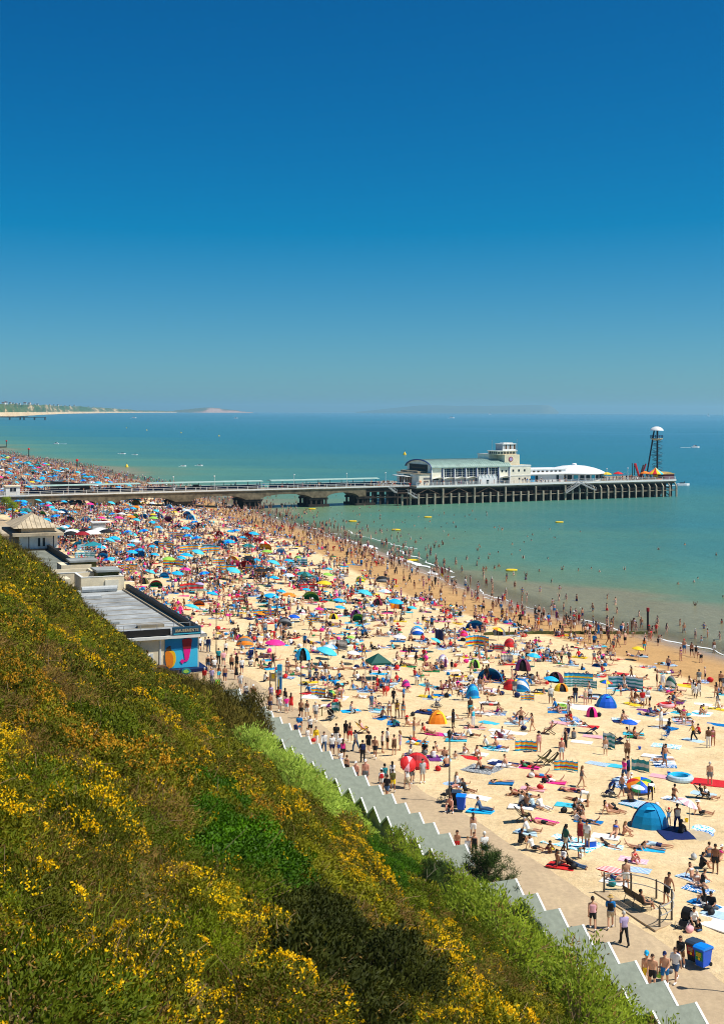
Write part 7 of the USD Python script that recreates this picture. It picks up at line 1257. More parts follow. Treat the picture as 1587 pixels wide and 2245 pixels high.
for a in ((1523, 1833, 'beige', 0, 2.2, 2.2, True), (1533, 1820, 'turquoise patterned', 0, 2.1, 2.1, True), (1538, 1829, 'blue and white patterned', 40, 1.6, 1.4, True), (1480, 1829, 'navy', 20, 2.6, 2.0), (1327, 1836, 'white', 80), (1426, 1864, 'cyan', 85), (1388, 1888, 'pink and white striped', 80), (1343, 1910, 'red and white striped', 60), (1393, 1909, 'white and blue striped', 75), (1350, 1936, 'white', 70), (1254, 1850, 'turquoise patterned', 60, 3.4, 2.2), (1231, 1900, 'red', 70), (1567, 2027, 'white', 55, 2.4, 1.4), (1575, 2008, 'pale blue', 60), (1517, 1928, 'white and blue striped', 50), (1530, 1952, 'blue and white patterned', 70), (1560, 1990, 'white', 60), (1545, 1985, 'tent' if False else 'blue', 50), (1562, 1718, 'red', 80, 3.0, 1.9), (1478, 1755, 'white', 60), (1490, 1757, 'white and blue striped', 50), (1450, 1704, 'pale pink', 70), (1400, 1765, 'white and blue striped', 60, 2.4, 1.6), (1415, 1773, 'blue and white patterned', 50), (1360, 1722, 'blue and white patterned', 70, 1.6, 1.5, True), (1290, 1803, 'blue', 70), (1245, 1767, 'aqua', 80), (1193, 1803, 'pink', 60), (1158, 1827, 'pale blue', 60), (1142, 1771, 'white', 80), (1183, 1702, 'red', 80), (1214, 1716, 'pink', 82), (1168, 1731, 'pale pink', 80), (1252, 1733, 'navy', 75), (1056, 1688, 'grey checked', 60, 2.6, 2.2), (1094, 1672, 'white', 60), (1105, 1676, 'navy', 60, 2.2, 1.4), (1112, 1681, 'white', 75), (1029, 1663, 'red', 70), (1045, 1654, 'white', 70), (1017, 1654, 'beige', 80), (1099, 1717, 'blue', 82), (1053, 1780, 'cyan', 70), (1048, 1750, 'white', 65), (996, 1722, 'white and blue striped', 60), (1096, 1617, 'white', 60), (1071, 1640, 'aqua', 70), (1091, 1644, 'turquoise patterned', 80), (1071, 1586, 'aqua', 55), (1004, 1578, 'beige', 70), (957, 1610, 'pink', 60), (1060, 1565, 'white', 60), (1131, 1609, 'white', 75), (1095, 1603, 'white', 70), (930, 1563, 'navy', 70), (1275, 1628, 'white', 80), (1300, 1616, 'pale pink', 75), (1380, 1581, 'white', 75), (1460, 1637, 'turquoise patterned', 80, 2.4, 1.4), (1432, 1659, 'white', 75), (1450, 1670, 'white and blue striped', 75), (1500, 1582, 'pink and white striped', 75), (1445, 1579, 'white', 80), (1253, 1550, 'white', 70, 3.6, 2.2), (1000, 1508, 'white', 65, 3.6, 2.0), (1065, 1512, 'white', 60, 2.6, 1.6), (712, 1530, 'white', 75, 4.4, 2.2), (1420, 1561, 'purple', 75, 2.4, 1.6), (1460, 1547, 'red', 75), (1350, 1511, 'white and blue striped', 80), (1371, 1512, 'multicoloured striped', 80), (1505, 1505, 'yellow', 80, 2.2, 1.4), (1360, 1478, 'red', 75), (1375, 1482, 'white', 80), (1366, 1494, 'white', 80), (1541, 1742, 'pale blue', 70), (1310, 1676, 'white and blue striped', 60), (1345, 1680, 'aqua', 75), (1228, 1586, 'pale pink', 70), (1535, 1570, 'white', 75), (1540, 1545, 'white', 75), (1290, 1594, 'red', 80), (1570, 1590, 'blue', 80)):
    towel(*a)
for px, py, deg, cl, lab in ((1147, 1802, -80, 'black', 'dark sling deck chair with wooden frame on open sand'), (795, 1608, -70, 'yellow', 'yellow deck chair with a woman in pink by the promenade'), (1297, 1609, -75, 'navy', 'navy reclining chair below the magenta pop up'), (1205, 1610, 80, 'beige', 'pale folding chair turned towards the windbreaks'), (1191, 1672, 100, 'olive', 'olive deck chair beside the near striped windbreak'), (1207, 1678, 100, 'olive', 'second olive deck chair touching the near striped windbreak'), (1540, 1751, -70, 'black', 'black sling chair at the seaward side of the near sand'), (1353, 1632, -60, 'navy', 'navy sling chair behind the tall teal windbreak')):
    put('deck_chair', lab, 'deck chair', px, py, deg, lounge_parts, cl, r=.6)
for px, py, deg, cl, lab in ((894, 1668, 80, 'navy', 'navy folding chair behind the red shelter'), (1458, 1622, 120, 'tent_blue', 'blue folding chair with its back to the camera'), (1340, 1531, 100, 'dark_green', 'dark green folding chair behind the pointed blue tent'), (1240, 1622, 160, 'navy', 'navy folding chair on its own above the near windbreak')):
    put('folding_chair', lab, 'folding chair', px, py, deg, chair_parts, cl, r=.6)
for px, py, deg, cl, lab in ((1336, 1746, 110, 'navy', 'dark pushchair with pale hood near the rainbow parasol'), (1501, 2036, 150, 'black', 'black pushchair with grey hood beside a kneeling parent'), (727, 1578, -40, 'black', 'blue and black pushchair at the promenade edge'), (956, 1551, 80, 'navy', 'pushchair with blue hood beside the navy towel'), (549, 1447, 150, 'navy', 'pushchair under a dark cover near the amusements')):
    put('pushchair', lab, 'pushchair', px, py, deg, buggy_parts, cl, r=.6)
p = sand_at(1296, 1858); t = thing('cool_box', 'blue cool box with white lid beside a person in white', 'cool box', p, 20); b = MB(); b.box((-.26, -.2, 0), (.26, .2, .42)); part(t, 'body', b, 'blue'); b = MB(); b.box((-.28, -.22, .42), (.28, .22, .5)); part(t, 'lid', b, 'white'); b = MB(); b.tube([(-.29, 0, .3), (-.29, 0, .6), (.29, 0, .6), (.29, 0, .3)], .014, 5); part(t, 'handle', b, 'white')
def ring(px, py, c, r, lab, name='swim_ring', z=None):
    p = sand_at(px, py) if z is None else at(px, py, z); t = thing(name, lab, 'inflatable', p, 0); a = np.linspace(0, 2 * math.pi, 25)
    for k, (a0, a1, cc) in enumerate(((0, 13, c[0]), (12, 25, c[-1]))): b = MB(); b.tube(np.stack([r * np.cos(a[a0:a1]), r * np.sin(a[a0:a1]), 0 * a[a0:a1] + r * .3], 1), r * .3, 8); part(t, 'tube', b, cc)
    return p
ring(1491, 1712, ['cyan', 'pale_blue'], .78, 'big pale blue swim ring lying on the sand near the red blanket'); ring(1461, 1550, ['red', 'pale_pink'], .6, 'red and white inflatable near the purple blanket'); ring(1230, 1552, ['lime', 'lime'], .5, 'lime swim ring beside the wide white blanket')
for px, py, c, lab in ((1373, 1882, 'white', 'white ball at the feet of a small child'), (1440, 1768, 'white', 'white ball near the big blue dome tent'), (1419, 1768, 'red', 'small red ball behind the big blue dome tent')):
    p = sand_at(px if px != 1373 else 1273, py); t = thing('beach_ball', lab, 'ball', p); b = MB(); b.ball((0, 0, .15), .15, 2); part(t, 'ball_skin', b, c, smooth=True)
for px, py, c, lab in ((1505, 1803, 'yellow', 'yellow bucket beside the pink striped parasol'), (1241, 1573, 'red', 'red bucket near the magenta pop up'), (1466, 1700, 'blue', 'blue bucket near the pale blue swim ring'), (1402, 1644, 'blue', 'blue bucket below the deep blue parasol')):
    p = sand_at(px, py); t = thing('bucket', lab, 'bucket', p); b = MB(); b.lathe([(.09, 0), (.13, .22), (.145, .22), (.145, .24), (.12, .24), (.085, .02)], 10); part(t, 'body', b, c); b = MB(); a = np.linspace(0, math.pi, 7); b.tube(np.stack([.13 * np.cos(a), 0 * a, .24 + .1 * np.sin(a)], 1), .008, 4); part(t, 'handle', b, 'white')
def bag(px, py, c, lab, s=.45): p = sand_at(px, py); t = thing('beach_bag', lab, 'bag', p, float(rngb.uniform(0, 360))); part(t, 'sack', bag_mesh(rngb, s), c, smooth=True); b = MB(); a = np.linspace(0, math.pi, 6); b.tube(np.stack([s * .25 * np.cos(a), 0 * a, s * .7 + s * .3 * np.sin(a)], 1), .015, 4); part(t, 'strap', b, c)
for px, py, c, lab in ((1264, 1799, 'white', 'white bag beside a sunbather on a blue towel'), (1236, 1782, 'black', 'black bag in the close group near the cream walker'), (1521, 1885, 'pale_grey', 'black and white bag beside seated friends at the frame edge'), (1552, 1999, 'black', 'black rucksack beside two seated people'), (1559, 2007, 'black', 'black shoulder bag in front of two seated people'), (1144, 1768, 'black', 'black rucksack behind the person in white'), (1128, 1742, 'dark_red', 'red and grey bag beside two people lying face down'), (1184, 1731, 'red', 'red bag beside a person lying face down'), (1165, 1705, 'white', 'white and dark bag before a person on elbows'), (1193, 1716, 'black', 'black bag before a person in white'), (932, 1655, 'grey', 'grey bag near the red shelter'), (960, 1690, 'red', 'red bag on a small towel near the lamp post'), (1342, 1943, 'teal', 'teal bag under the curved railing'), (1343, 1773, 'black', 'black bag beside a reclining pair'), (1512, 2045, 'pale_pink', 'pale pink bag beside the black pushchair'), (1148, 1600, 'navy', 'navy bag alone on open sand'), (1313, 1571, 'black', 'black rucksack near the magenta pop up'), (905, 1570, 'black', 'black bag beside the orange dome tent'), (1258, 1905, 'black', 'black bags beside a lying person at the promenade edge')):
    bag(px, py, c, lab)
# craft on the water
def craft(px, py, kind, lab, deg=0, s=1.0):
    p = at(px, py, 0.0); p[2] = -(p[0] ** 2 + p[1] ** 2) / RE2 + .02; t = thing(kind, lab, {'motor_boat': 'boat', 'dinghy': 'inflatable', 'water_bike': 'water bike', 'buoy': 'buoy', 'sail_boat': 'boat'}[kind], p, deg, scale=s)
    hull_ = [(-2.2, -.7), (1.2, -.8), (2.6, 0), (1.2, .8), (-2.2, .7)]
    if kind == 'buoy': b = MB(); b.lathe([(.7, -.3), (.9, .2), (.6, .9), (.1, 1.7), (.001, 1.8)], 10); part(t, 'float', b, 'buoy_yellow'); b = MB(); b.tube([(0, 0, 1.7), (0, 0, 2.6)], .07); part(t, 'staff', b, 'steel_dark'); return
    if kind == 'dinghy':
        a = np.linspace(0, 2 * math.pi, 21); b = MB(); b.tube(np.stack([1.15 * np.cos(a), .62 * np.sin(a), 0 * a + .2], 1), .22, 7); part(t, 'tube', b, 'yellow'); b = MB(); b.lathe([(.9, .12), (.001, .12)], 12); v, f = b.get(); part(t, 'floor', (v * np.array([1, .5, 1]), f), 'tent_blue'); return
    b = MB(); b.prism(hull_, 'z', -.2, .75); part(t, 'hull', b, 'dome_white')
    if kind == 'motor_boat': b = MB(); b.box((-1.2, -.5, .75), (.6, .5, 1.5)); part(t, 'cabin', b, 'pale_grey'); b = MB(); b.box((-.2, -.52, 1.0), (.62, .52, 1.45)); part(t, 'windscreen', b, 'dark_glass')
    elif kind == 'sail_boat': b = MB(); b.tube([(0, 0, .7), (0, 0, 7)], .06); part(t, 'mast', b, 'steel_grey'); b = MB(); b.add([(0.1, 0, 1), (0.1, 0, 6.8), (-2.2, .2, 1)], [[0, 1, 2]]); part(t, 'sail', b, 'dome_white')
    else: b = MB(); b.box((-1.2, -.3, .75), (.3, .3, 1.1)); part(t, 'saddle', b, 'tar_black'); b = MB(); b.beam((.4, 0, .7), (.7, 0, 1.5), .3, .2); part(t, 'handlebar', b, 'tar_black')
    if kind != 'sail_boat': b = MB(); b.prism([(-2.2, -.5), (-9 if px > 1450 or px < 140 else -4, -1.2), (-9 if px > 1450 or px < 140 else -4, 1.2), (-2.2, .5)], 'z', .0, .12); part(t, 'wake', b, 'water_white')
for a in ((1524, 981, 'motor_boat', 'white motor boat trailing a wake beyond the pier end', 5, 1.4), (1497, 1064, 'water_bike', 'white water bike leaving foam beside the pier end', 8, 1.1), (123, 973, 'motor_boat', 'small boat with white wake off the far beach', 175, 1.0), (269, 995, 'water_bike', 'white craft with dark rider in front of the far bay', 0, .8), (297, 997, 'water_bike', 'dark small craft just beyond its white companion', 0, .6), (402, 1022, 'water_bike', 'pale paddle craft above the pier roof line', 10, .6), (438, 1021, 'water_bike', 'second pale paddle craft above the pier roof line', 0, .65), (294, 915.5, 'motor_boat', 'tiny white boat far out below the headland', 0, 3), (517, 916, 'motor_boat', 'tiny dark and white boat far out at sea', 0, 2.5), (990, 915.5, 'motor_boat', 'white speck of a boat below the island', 0, 4), (1074, 906.8, 'sail_boat', 'tiny sail on the hazy horizon below the island', 0, 4), (1553, 910.5, 'sail_boat', 'tiny sail on the horizon beyond the pier end', 0, 3.5), (887, 997, 'buoy', 'yellow buoy on open water behind the pier hall', 0, 1.3), (278, 1024, 'buoy', 'yellow buoy near the far beach swimmers', 0, 1.0), (480, 956, 'buoy', 'pale buoy far out in the bay', 0, .9), (397, 949, 'buoy', 'pale buoy beyond the paddle craft', 0, .9), (322, 943, 'buoy', 'pale buoy below the distant town', 0, .9), (277, 938, 'buoy', 'pale buoy far out beside another', 0, .8)): craft(*a)
for px, py, lab in ((938, 1135, 'yellow dinghy carrying two bathers below the pier end of the hall'), (773, 1144, 'yellow dinghy with a bather near the pier stairs'), (1121, 1252, 'long yellow dinghy with two bathers in front'), (868, 1163, 'small dinghy half hidden by bathers off the shore'), (1226, 1146, 'red dinghy drifting alone below the pier'), (684, 1117, 'orange dinghy under the pier arches'), (905, 1230, 'yellow dinghy pulled by a wading bather')): craft(px, py, 'dinghy', lab, 5, .85)
# ---------------------------------------------------------------- the people the photograph lets one pick out
TOPC = {'t': 't_shirt', 'v': 'vest', 'j': 'jacket', 'b': 'bikini_top', 'w': 'swimsuit', 'D': 'dress'}; BOTC = {'s': 'shorts', 'B': 'swim_briefs', 'T': 'trousers', 'k': 'skirt'}
rngp = np.random.default_rng(4242); NP = [0]
def person(p, pose, deg, sex, skin, hair, top, bottom, extra=(), sc=1.0, group=None, label=None, place=True):
    sc *= {'m': 1.03, 'w': .97, 'c': .66}[sex]; rz = yaw_view(p, deg)
    if label is None:
        base = ('child ' if False else '') + ('small ' if sex == 'c' else '') + 'person ' + ('in ' + outfit(top, bottom, extra) + ' ' if top[0] or bottom[0] or extra else '') + SAY[pose]
        if not top[0] and sex != 'c' and bottom[0]: base = 'bare chested ' + base
        label = label_free(base, p)
    r = thing('person', label, 'person', p, rz, group, scale=sc); J = dress(r, pose, sex, skin, hair, top, bottom, extra); NP[0] += 1
    BUSY.append((p[0], p[1], .45)); return r, J, rz, sc
HERO = '''1299 2039 walking 5 m f short_brown v:pale_pink s:black cap:black
1338 2036 walking_b 0 m f short_grey t:tent_blue s:beige hat:straw pack:black
1368 2072 walking 20 m p short_grey t:lilac T:black
1372 1951 standing 10 m f short_brown - s:white
1234 1890 sitting 160 w d short_black v:white s:denim
1224 1898 sitting_one_knee -60 m b short_black - s:grey
1258 1902 lying_on_side -110 m t short_black t:black T:denim
1417 2166 standing 185 c f short_brown - s:yellow cap:cyan 1.5
1430 2171 walking 178 m f short_brown - s:black
1457 2166 walking_b 175 m f short_brown - s:tent_blue cap:navy
1481 2155 walking 150 m f short_brown t:white s:denim pack:navy
1492 2124 walking_b 165 w f long_brown j:black s:brown
1520 2034 kneeling 190 w t long_black t:white T:black
1536 2041 cross_legged 100 c t short_black t:black T:denim
1544 1984 sitting_knees 40 w f long_black v:black s:white
1559 1990 cross_legged 170 m t short_black t:black T:grey
1539 1950 kneeling -60 w f short_brown w:black -
1518 1928 sitting -140 w f long_brown b:white B:white
1527 1938 cross_legged 190 w p short_grey b:white s:white
1568 1915 standing 175 m b short_black - s:black
1537 1904 sitting_knees -70 m f short_black t:black s:black
1556 1880 sitting_knees 20 w f short_brown b:grey s:denim
1578 1888 sitting 150 w f long_fair b:pink B:pink cap:white
1239 1868 walking -60 m d short_black t:dark_green s:beige
1199 1868 squatting -120 c b short_black - s:maroon
1213 1869 squatting 110 c b short_black - s:yellow
1235 1842 sitting_knees -120 w f long_black v:white s:grey
1272 1850 standing 175 w t long_black D:dark_red -
1287 1860 standing 150 m t short_black t:white s:beige
1269 1881 bending -140 c t short_brown - s:aqua
1485 1820 walking 20 m b short_black v:pale_grey T:navy
1466 1810 arms_up 180 c f short_brown w:pale_blue - cap:red
1492 1828 sitting_knees -30 w b long_black t:black T:black
1349 1832 sitting 170 w f long_brown b:blue B:blue
1367 1831 sitting_knees -100 w f long_fair b:black B:black
1333 1785 sitting -95 w f long_black b:pale_pink B:white
1348 1781 lying_on_side -110 m f short_black - s:black
1265 1757 lying_front 60 m f short_black t:white s:black
1290 1769 bending 90 m t short_black t:white s:beige
1258 1784 kneeling -110 w t long_brown v:black s:grey
1270 1789 sitting_knees 150 w f long_black v:brown s:black
1288 1804 propped_on_elbows -115 m f short_brown - s:black
1279 1792 cross_legged 100 w t long_black b:white k:beige
1363 1749 walking -60 m f short_brown - s:denim
1383 1729 standing -100 c f short_fair t:white s:white hat:white
1425 1755 bending -10 m d short_black t:white s:black
1384 1760 sitting_knees 15 m t short_brown - s:black
1275 1727 walking -80 w f long_fair w:grey -
1252 1734 lying_back -85 m k short_fair - s:dark_red
1216 1716 propped_on_elbows -80 w f long_black t:white B:white
1183 1703 propped_on_elbows -78 m f short_brown - s:tent_blue
1170 1733 propped_on_elbows -80 w k long_black b:pale_pink B:pink
1137 1744 propped_on_elbows -90 m t short_black - s:black
1158 1750 lying_on_side -105 m f short_brown - s:pale_blue
1141 1765 sitting_knees -60 m f short_brown t:white s:navy
1153 1768 cross_legged -40 m t short_brown - s:grey
1170 1773 sitting -120 w f short_brown t:pale_blue s:denim
1187 1775 sitting -130 m f short_brown t:white T:white
1148 1800 in_chair -85 m b short_black - s:olive
1190 1806 lying_back -112 m k short_black - s:black
1158 1826 sitting -100 m f short_grey t:white s:beige
1140 1851 sitting_knees -60 m t short_black t:black s:black
1168 1864 sitting -120 w t long_black t:white k:black
998 1720 sitting_knees -50 w f long_brown b:white s:white
1004 1722 sitting_one_knee -80 m f short_fair t:white s:grey
1020 1738 sitting -120 m t short_black t:black s:black
1054 1779 sitting -105 m f short_brown t:denim T:denim
987 1755 bending -70 m k short_brown - s:black
989 1779 squatting 160 m k short_brown - s:black
1037 1838 standing 5 w f long_brown b:pale_pink s:white
1002 1872 standing 170 c t short_brown - s:red 1.25
1025 1882 standing 185 c p short_fair t:white s:pale_blue 1.15
1039 1882 walking 180 w f long_brown v:black s:black
1062 1887 walking 10 m f short_grey t:white s:denim cap:white
892 1730 walking 20 w f long_brown v:white k:beige
904 1718 walking_b 190 w f long_black t:black s:grey
926 1716 standing 200 m f short_brown t:pale_grey s:pale_grey
895 1667 in_chair 85 m f short_grey t:white s:blue cap:navy
993 1596 standing -120 w d long_black t:black k:black
932 1609 sitting -110 w t long_black v:red B:red
945 1611 lying_on_side -115 w f long_black b:black B:black
932 1650 sitting_knees 170 m t short_black t:black T:black
960 1651 sitting -100 w f short_brown b:grey B:pale_blue
980 1682 sitting_knees 20 m f short_brown - s:navy
1055 1688 sitting -105 m t short_brown - s:black
1112 1683 sitting -110 m f short_brown - s:white
1099 1716 lying_front -82 w f long_black b:yellow B:yellow
1069 1638 sitting -80 m f short_grey t:white s:beige
1091 1643 sitting -110 m t short_fair - s:blue cap:red
1032 1616 sitting -105 w t short_black t:white s:black
1017 1655 sitting_knees -40 w f short_fair b:white s:white
1044 1658 sitting_knees -150 w f long_brown v:white B:white
1181 1648 standing 170 w k short_black w:pale_pink - hat:black
1142 1594 hands_on_hips 175 m f short_brown - s:black
1166 1604 walking 110 w f long_brown b:white B:white
1206 1609 in_chair 80 m k short_grey - s:beige
1231 1667 standing 185 m k short_grey - s:pale_blue cap:red
1375 1669 standing 165 m t short_grey - s:brown
1327 1656 standing 185 c f short_brown - s:white 1.35
1463 1981 leaning_back 150 m t short_black - s:black
1556 1722 standing 0 m f short_grey - s:grey
1477 1756 kneeling -20 w t short_black b:brown B:black
1540 1752 in_chair -70 w t short_black t:black T:black
1552 1752 sitting -110 w f long_fair t:white s:pale_grey
1536 1787 sitting -100 m f short_brown - s:black hat:white
1395 1861 propped_on_elbows 60 w f long_brown b:white B:navy
1426 1862 lying_front -100 w f long_brown b:black B:black
1440 1855 lying_front -100 m f short_brown t:pale_blue s:navy
1388 1890 sitting_knees -140 w k short_black b:red B:pink
1348 1931 lying_back_knee 70 m f short_brown - s:navy
660 1575 walking 178 m t short_brown - s:black
673 1575 walking_b 175 w t long_black b:black s:white
692 1581 walking 172 m f short_grey t:white s:grey
656 1611 walking_b 5 m f short_brown t:tent_blue s:cyan
680 1611 walking 175 w f long_black t:white s:black
648 1616 bending -40 m f short_black - s:navy
674 1628 standing 10 c p short_fair t:white s:white 1.05
693 1636 walking 170 w f short_black j:yellow T:white
710 1651 walking -170 m f short_brown j:white T:denim
737 1633 standing 0 m f short_brown t:black T:white
728 1658 standing 5 m f short_brown t:white s:navy cap:white
745 1658 walking 0 m t short_brown t:white s:blue
752 1666 walking_b 10 w t long_brown v:pink s:black
758 1623 standing -20 w f long_black t:black s:black
767 1628 standing 0 w f long_brown b:brown s:red
780 1648 walking 60 m t short_black t:grey T:denim 
795 1672 standing 10 m f short_black t:black T:black pack:navy
808 1651 walking -10 m f short_brown t:black s:black
822 1662 walking 170 m t short_black - s:black
838 1651 standing -90 m t short_black v:white s:black
849 1643 standing -70 m f short_brown t:white s:black
864 1656 standing 30 w f short_brown v:brown s:brown
877 1646 standing 90 w f long_fair D:lilac -
747 1681 walking 5 c t short_black t:white s:blue 1.1
760 1704 standing -20 w f short_brown b:brown s:black
780 1722 standing 160 m k short_grey - s:grey cap:white
801 1722 standing 175 m k short_grey - s:grey cap:white 1.08
836 1731 walking 5 c t short_black t:white s:white cap:white pack:red 1.3
843 1719 walking 0 c b short_black t:teal s:grey 1.3
848 1752 walking -20 m t short_brown t:black s:denim
861 1736 walking 5 w b short_black t:olive s:yellow
860 1718 walking 10 w d long_black t:white s:white
794 1607 in_chair -100 w f long_brown w:pale_pink -
864 1594 sitting_knees -60 w b short_black j:teal T:navy
884 1577 standing 0 w f long_brown b:aqua B:aqua
438 1428 walking 0 m f short_brown t:white s:navy
450 1428 walking 10 w f long_brown t:white s:denim
457 1430 standing 0 m f short_black j:navy T:denim
479 1457 standing 5 m f short_brown t:teal T:black
508 1472 standing 170 m t short_black - s:black
519 1466 standing 0 w f long_brown v:black k:black
530 1478 walking 0 m f short_grey t:white s:navy
527 1513 walking 175 m f short_brown t:white s:pale_grey
518 1490 walking 10 w f long_fair D:black -
448 1502 standing -30 m f short_grey t:red s:beige
456 1472 standing 0 m f short_grey v:black s:denim
463 1470 walking 170 w f long_brown v:black k:black
470 1478 standing 10 m f short_grey t:white s:grey
464 1501 walking 175 m f short_grey t:lilac T:grey
480 1493 walking_b 15 w t long_brown b:brown s:aqua
493 1497 walking 0 m t short_brown - s:navy
490 1461 walking 5 m k short_grey t:pale_pink s:grey
495 1438 standing 0 w p short_fair t:white s:black
539 1535 walking 170 w f long_brown t:white T:navy
555 1541 walking 178 m t short_grey v:brown s:white cap:white
592 1561 walking 178 m t short_brown - s:navy
594 1538 walking 175 w f long_fair t:lilac s:grey
610 1546 walking 0 m f long_brown t:red s:black
625 1547 walking 5 w t long_black v:black s:white
613 1561 walking 172 w f short_black t:white s:white
628 1563 walking 0 c f short_brown t:pink s:pale_blue 1.4
638 1558 walking 5 w f long_brown D:red -
580 1494 sitting_knees -60 m t short_black t:white s:black
1408 1552 standing 5 m t short_brown t:red s:white
1425 1549 bending 100 m f short_black t:white s:black
1420 1545 standing 175 w f long_black t:white s:white
1440 1507 standing -90 m f short_brown v:black s:black
1453 1510 standing 10 m f short_grey t:white s:white
1465 1472 walking -20 m f short_brown - s:navy
1520 1526 standing 10 w d long_black j:white s:white
1524 1532 standing 0 c d short_black t:white s:white 1.3
1532 1527 standing 170 w d long_black D:white -
1570 1531 walking 20 w t long_black b:brown B:brown
1580 1508 standing 0 m t short_black - s:black
1553 1640 standing 5 m b short_black v:brown T:white
1563 1636 standing 160 w t long_brown b:pale_pink B:pink
1261 1541 standing 178 m p short_brown t:black T:denim
1293 1542 standing 175 w f long_black t:white s:black
1283 1548 standing 20 w k short_grey w:beige -
1248 1549 bending -150 w f long_brown w:olive -
1207 1543 standing 0 m t short_grey t:white s:grey
1258 1620 sitting_knees 5 w t short_black v:grey s:grey
1240 1640 standing 120 w f long_brown v:black T:black
'''
mark('the ring of wet sand diggers', sand_at(1360, 1545), .1) if False else None
lines = [l.split() for l in HERO.strip().split('\n')]
mark('the amusements corner', at(440, 1490, 3), .1); mark('the huts by the pine', uv(68, 33.5, 3), .1); mark('the nearest huts', uv(50, 33.5, 3), .1); mark('the far hut run', uv(106, 33.5, 3), .1); mark('the cool box', sand_at(1296, 1858), .3); mark('the large red blanket', sand_at(1562, 1718), .3); mark('the wide white blanket', sand_at(1253, 1550), .3); mark('the turquoise blanket', sand_at(1254, 1850), .1)
LAND += [('the magenta towel' if False else 'the sling deck chair', *sand_at(1147, 1802)[:2]), ('the beach flag', *sand_at(966, 1274)[:2]), ('the groyne post', *at(1420, 1381, 0)[:2])]
def parse(w):
    px, py, pose, deg, sex, skin, hair = float(w[0]), float(w[1]), w[2], float(w[3]), w[4], w[5], w[6].replace('short_', '')
    top, bot, ex, sc = (None, None), (None, None), [], 1.0
    for tkn in w[7:]:
        if tkn == '-': continue
        if ':' not in tkn: sc = float(tkn); continue
        k, c = tkn.split(':')
        if k in TOPC: top = (TOPC[k], c)
        elif k in BOTC: bot = (BOTC[k], c)
        else: ex.append(({'cap': 'cap', 'hat': 'sun_hat', 'pack': 'backpack'}[k], c))
    return px, py, pose, deg, sex, skin, hair, top, bot, ex, sc
WALKERS = {}
for w in lines:
    px, py, pose, deg, sex, skin, hair, top, bot, ex, sc = parse(w); p = sand_at(px, py); u, v = to_uv(p)
    if v < V_EDGE - .3: p[2] = 3.0
    if bot[0] in ('trousers', 'shorts') and v < V_EDGE and sex != 'c' and pose not in LOW: ex = list(ex) + [('shoes', 'black' if bot[0] == 'trousers' else 'white')]
    WALKERS[(px, py)] = person(p, pose, deg, sex, skin, hair, top, bot, ex, sc)
def held(key, hand, label, cat, name, fn):
    r, J, rz, sc = WALKERS[key]; p = sand_at(*key) if to_uv(sand_at(*key))[1] > V_EDGE else at(key[0], key[1], 3.0); q = J['R', hand] * sc; c, s = math.cos(math.radians(rz)), math.sin(math.radians(rz)); h = p + np.array([c * q[0] - s * q[1], s * q[0] + c * q[1], q[2]]); t = thing(name, label, cat, h, rz); fn(t, h[2] - p[2])
def stick(t, h): b = MB(); b.tube([(0, .03, -.04), (.02, .22, -h + .01)], .011, 5); part(t, 'shaft', b, 'wood_dark'); b = MB(); b.tube([(0, -.05, -.03), (0, .05, -.03)], .015, 5); part(t, 'grip', b, 'tar_black')
held((1299, 2039), 1, 'walking stick held by the person in the pink vest', 'walking stick', 'walking_stick', stick); held((1338, 2036), 1, 'walking stick held by the person in the straw sun hat', 'walking stick', 'walking_stick', stick); held((1368, 2072), -1, 'walking stick held by the grey haired person in lilac', 'walking stick', 'walking_stick', stick)
def bagfn(c): 
    def f(t, h): part(t, 'sack', (lambda m: (np.array(m.get()[0]) - np.array([0, 0, .42]), m.get()[1]))(bag_mesh(rngb, .36)), c, smooth=True)
    return f
for key, c, lab in (((1457, 2166), 'lime', 'green and white carrier bag held by the walker in a navy cap'), ((1481, 2155), 'grey', 'dark bag swinging beside the walker in white and denim'), ((1492, 2124), 'white', 'white bag held by the walker in a black jacket'), ((693, 1636), 'red', 'red bag held by the walker in yellow'), ((892, 1730), 'olive', 'basket bag held by the walker in white before the red shelter'), ((539, 1535), 'black', 'black bag held by a walker passing the far huts')): held(key, 1, lab, 'bag', 'carried_bag', bagfn(c))
r, J, rz, sc = WALKERS[(892, 1730)]; p = at(892, 1730, 3.0); t = thing('parasol', 'coral parasol with pale emblem held by a walker beside the red shelter', 'parasol', p + np.array([.15, .1, 1.15]), yaw_view(p, 200)); M = rotx(-55, 0, (0, 0, .75)); gores(t, 8, [(.62, -.26), (.6, -.22), (.42, -.1), (.2, -.03), (.02, 0)], ['red', 'pale_pink', 'red', 'red'], 'canopy_panel', M); b = MB(); b.tube([(0, 0, 0), (0, 0, .75)], .014, 5); part(t, 'shaft', b, 'steel_grey')
q = None
for D_ in np.arange(90, 140, .25):
    q = np.array([(326 - XC) / F * D_, D_, ZC - (1482 - YH - ROLL * (326 - XC)) / F * D_]); u_, v_ = to_uv(q)
    if q[2] <= float(hill_z(u_, v_)): break
person(q, 'standing', 60, 'm', 'f', 'brown', ('t_shirt', 'white'), ('shorts', 'aqua'), (('backpack', 'grey'),), label='person in white t-shirt and aqua shorts on the slope path beside the amusements')
# on the bench
p = uv(61.25, 42.3, 3.035); person(p + np.array([0, 0, -.02]), 'in_chair', -62, 'm', 't', 'black', (None, None), ('shorts', 'black'), (('shoes', 'pale_grey'),), label='bare chested person in black shorts lounging on the bench')
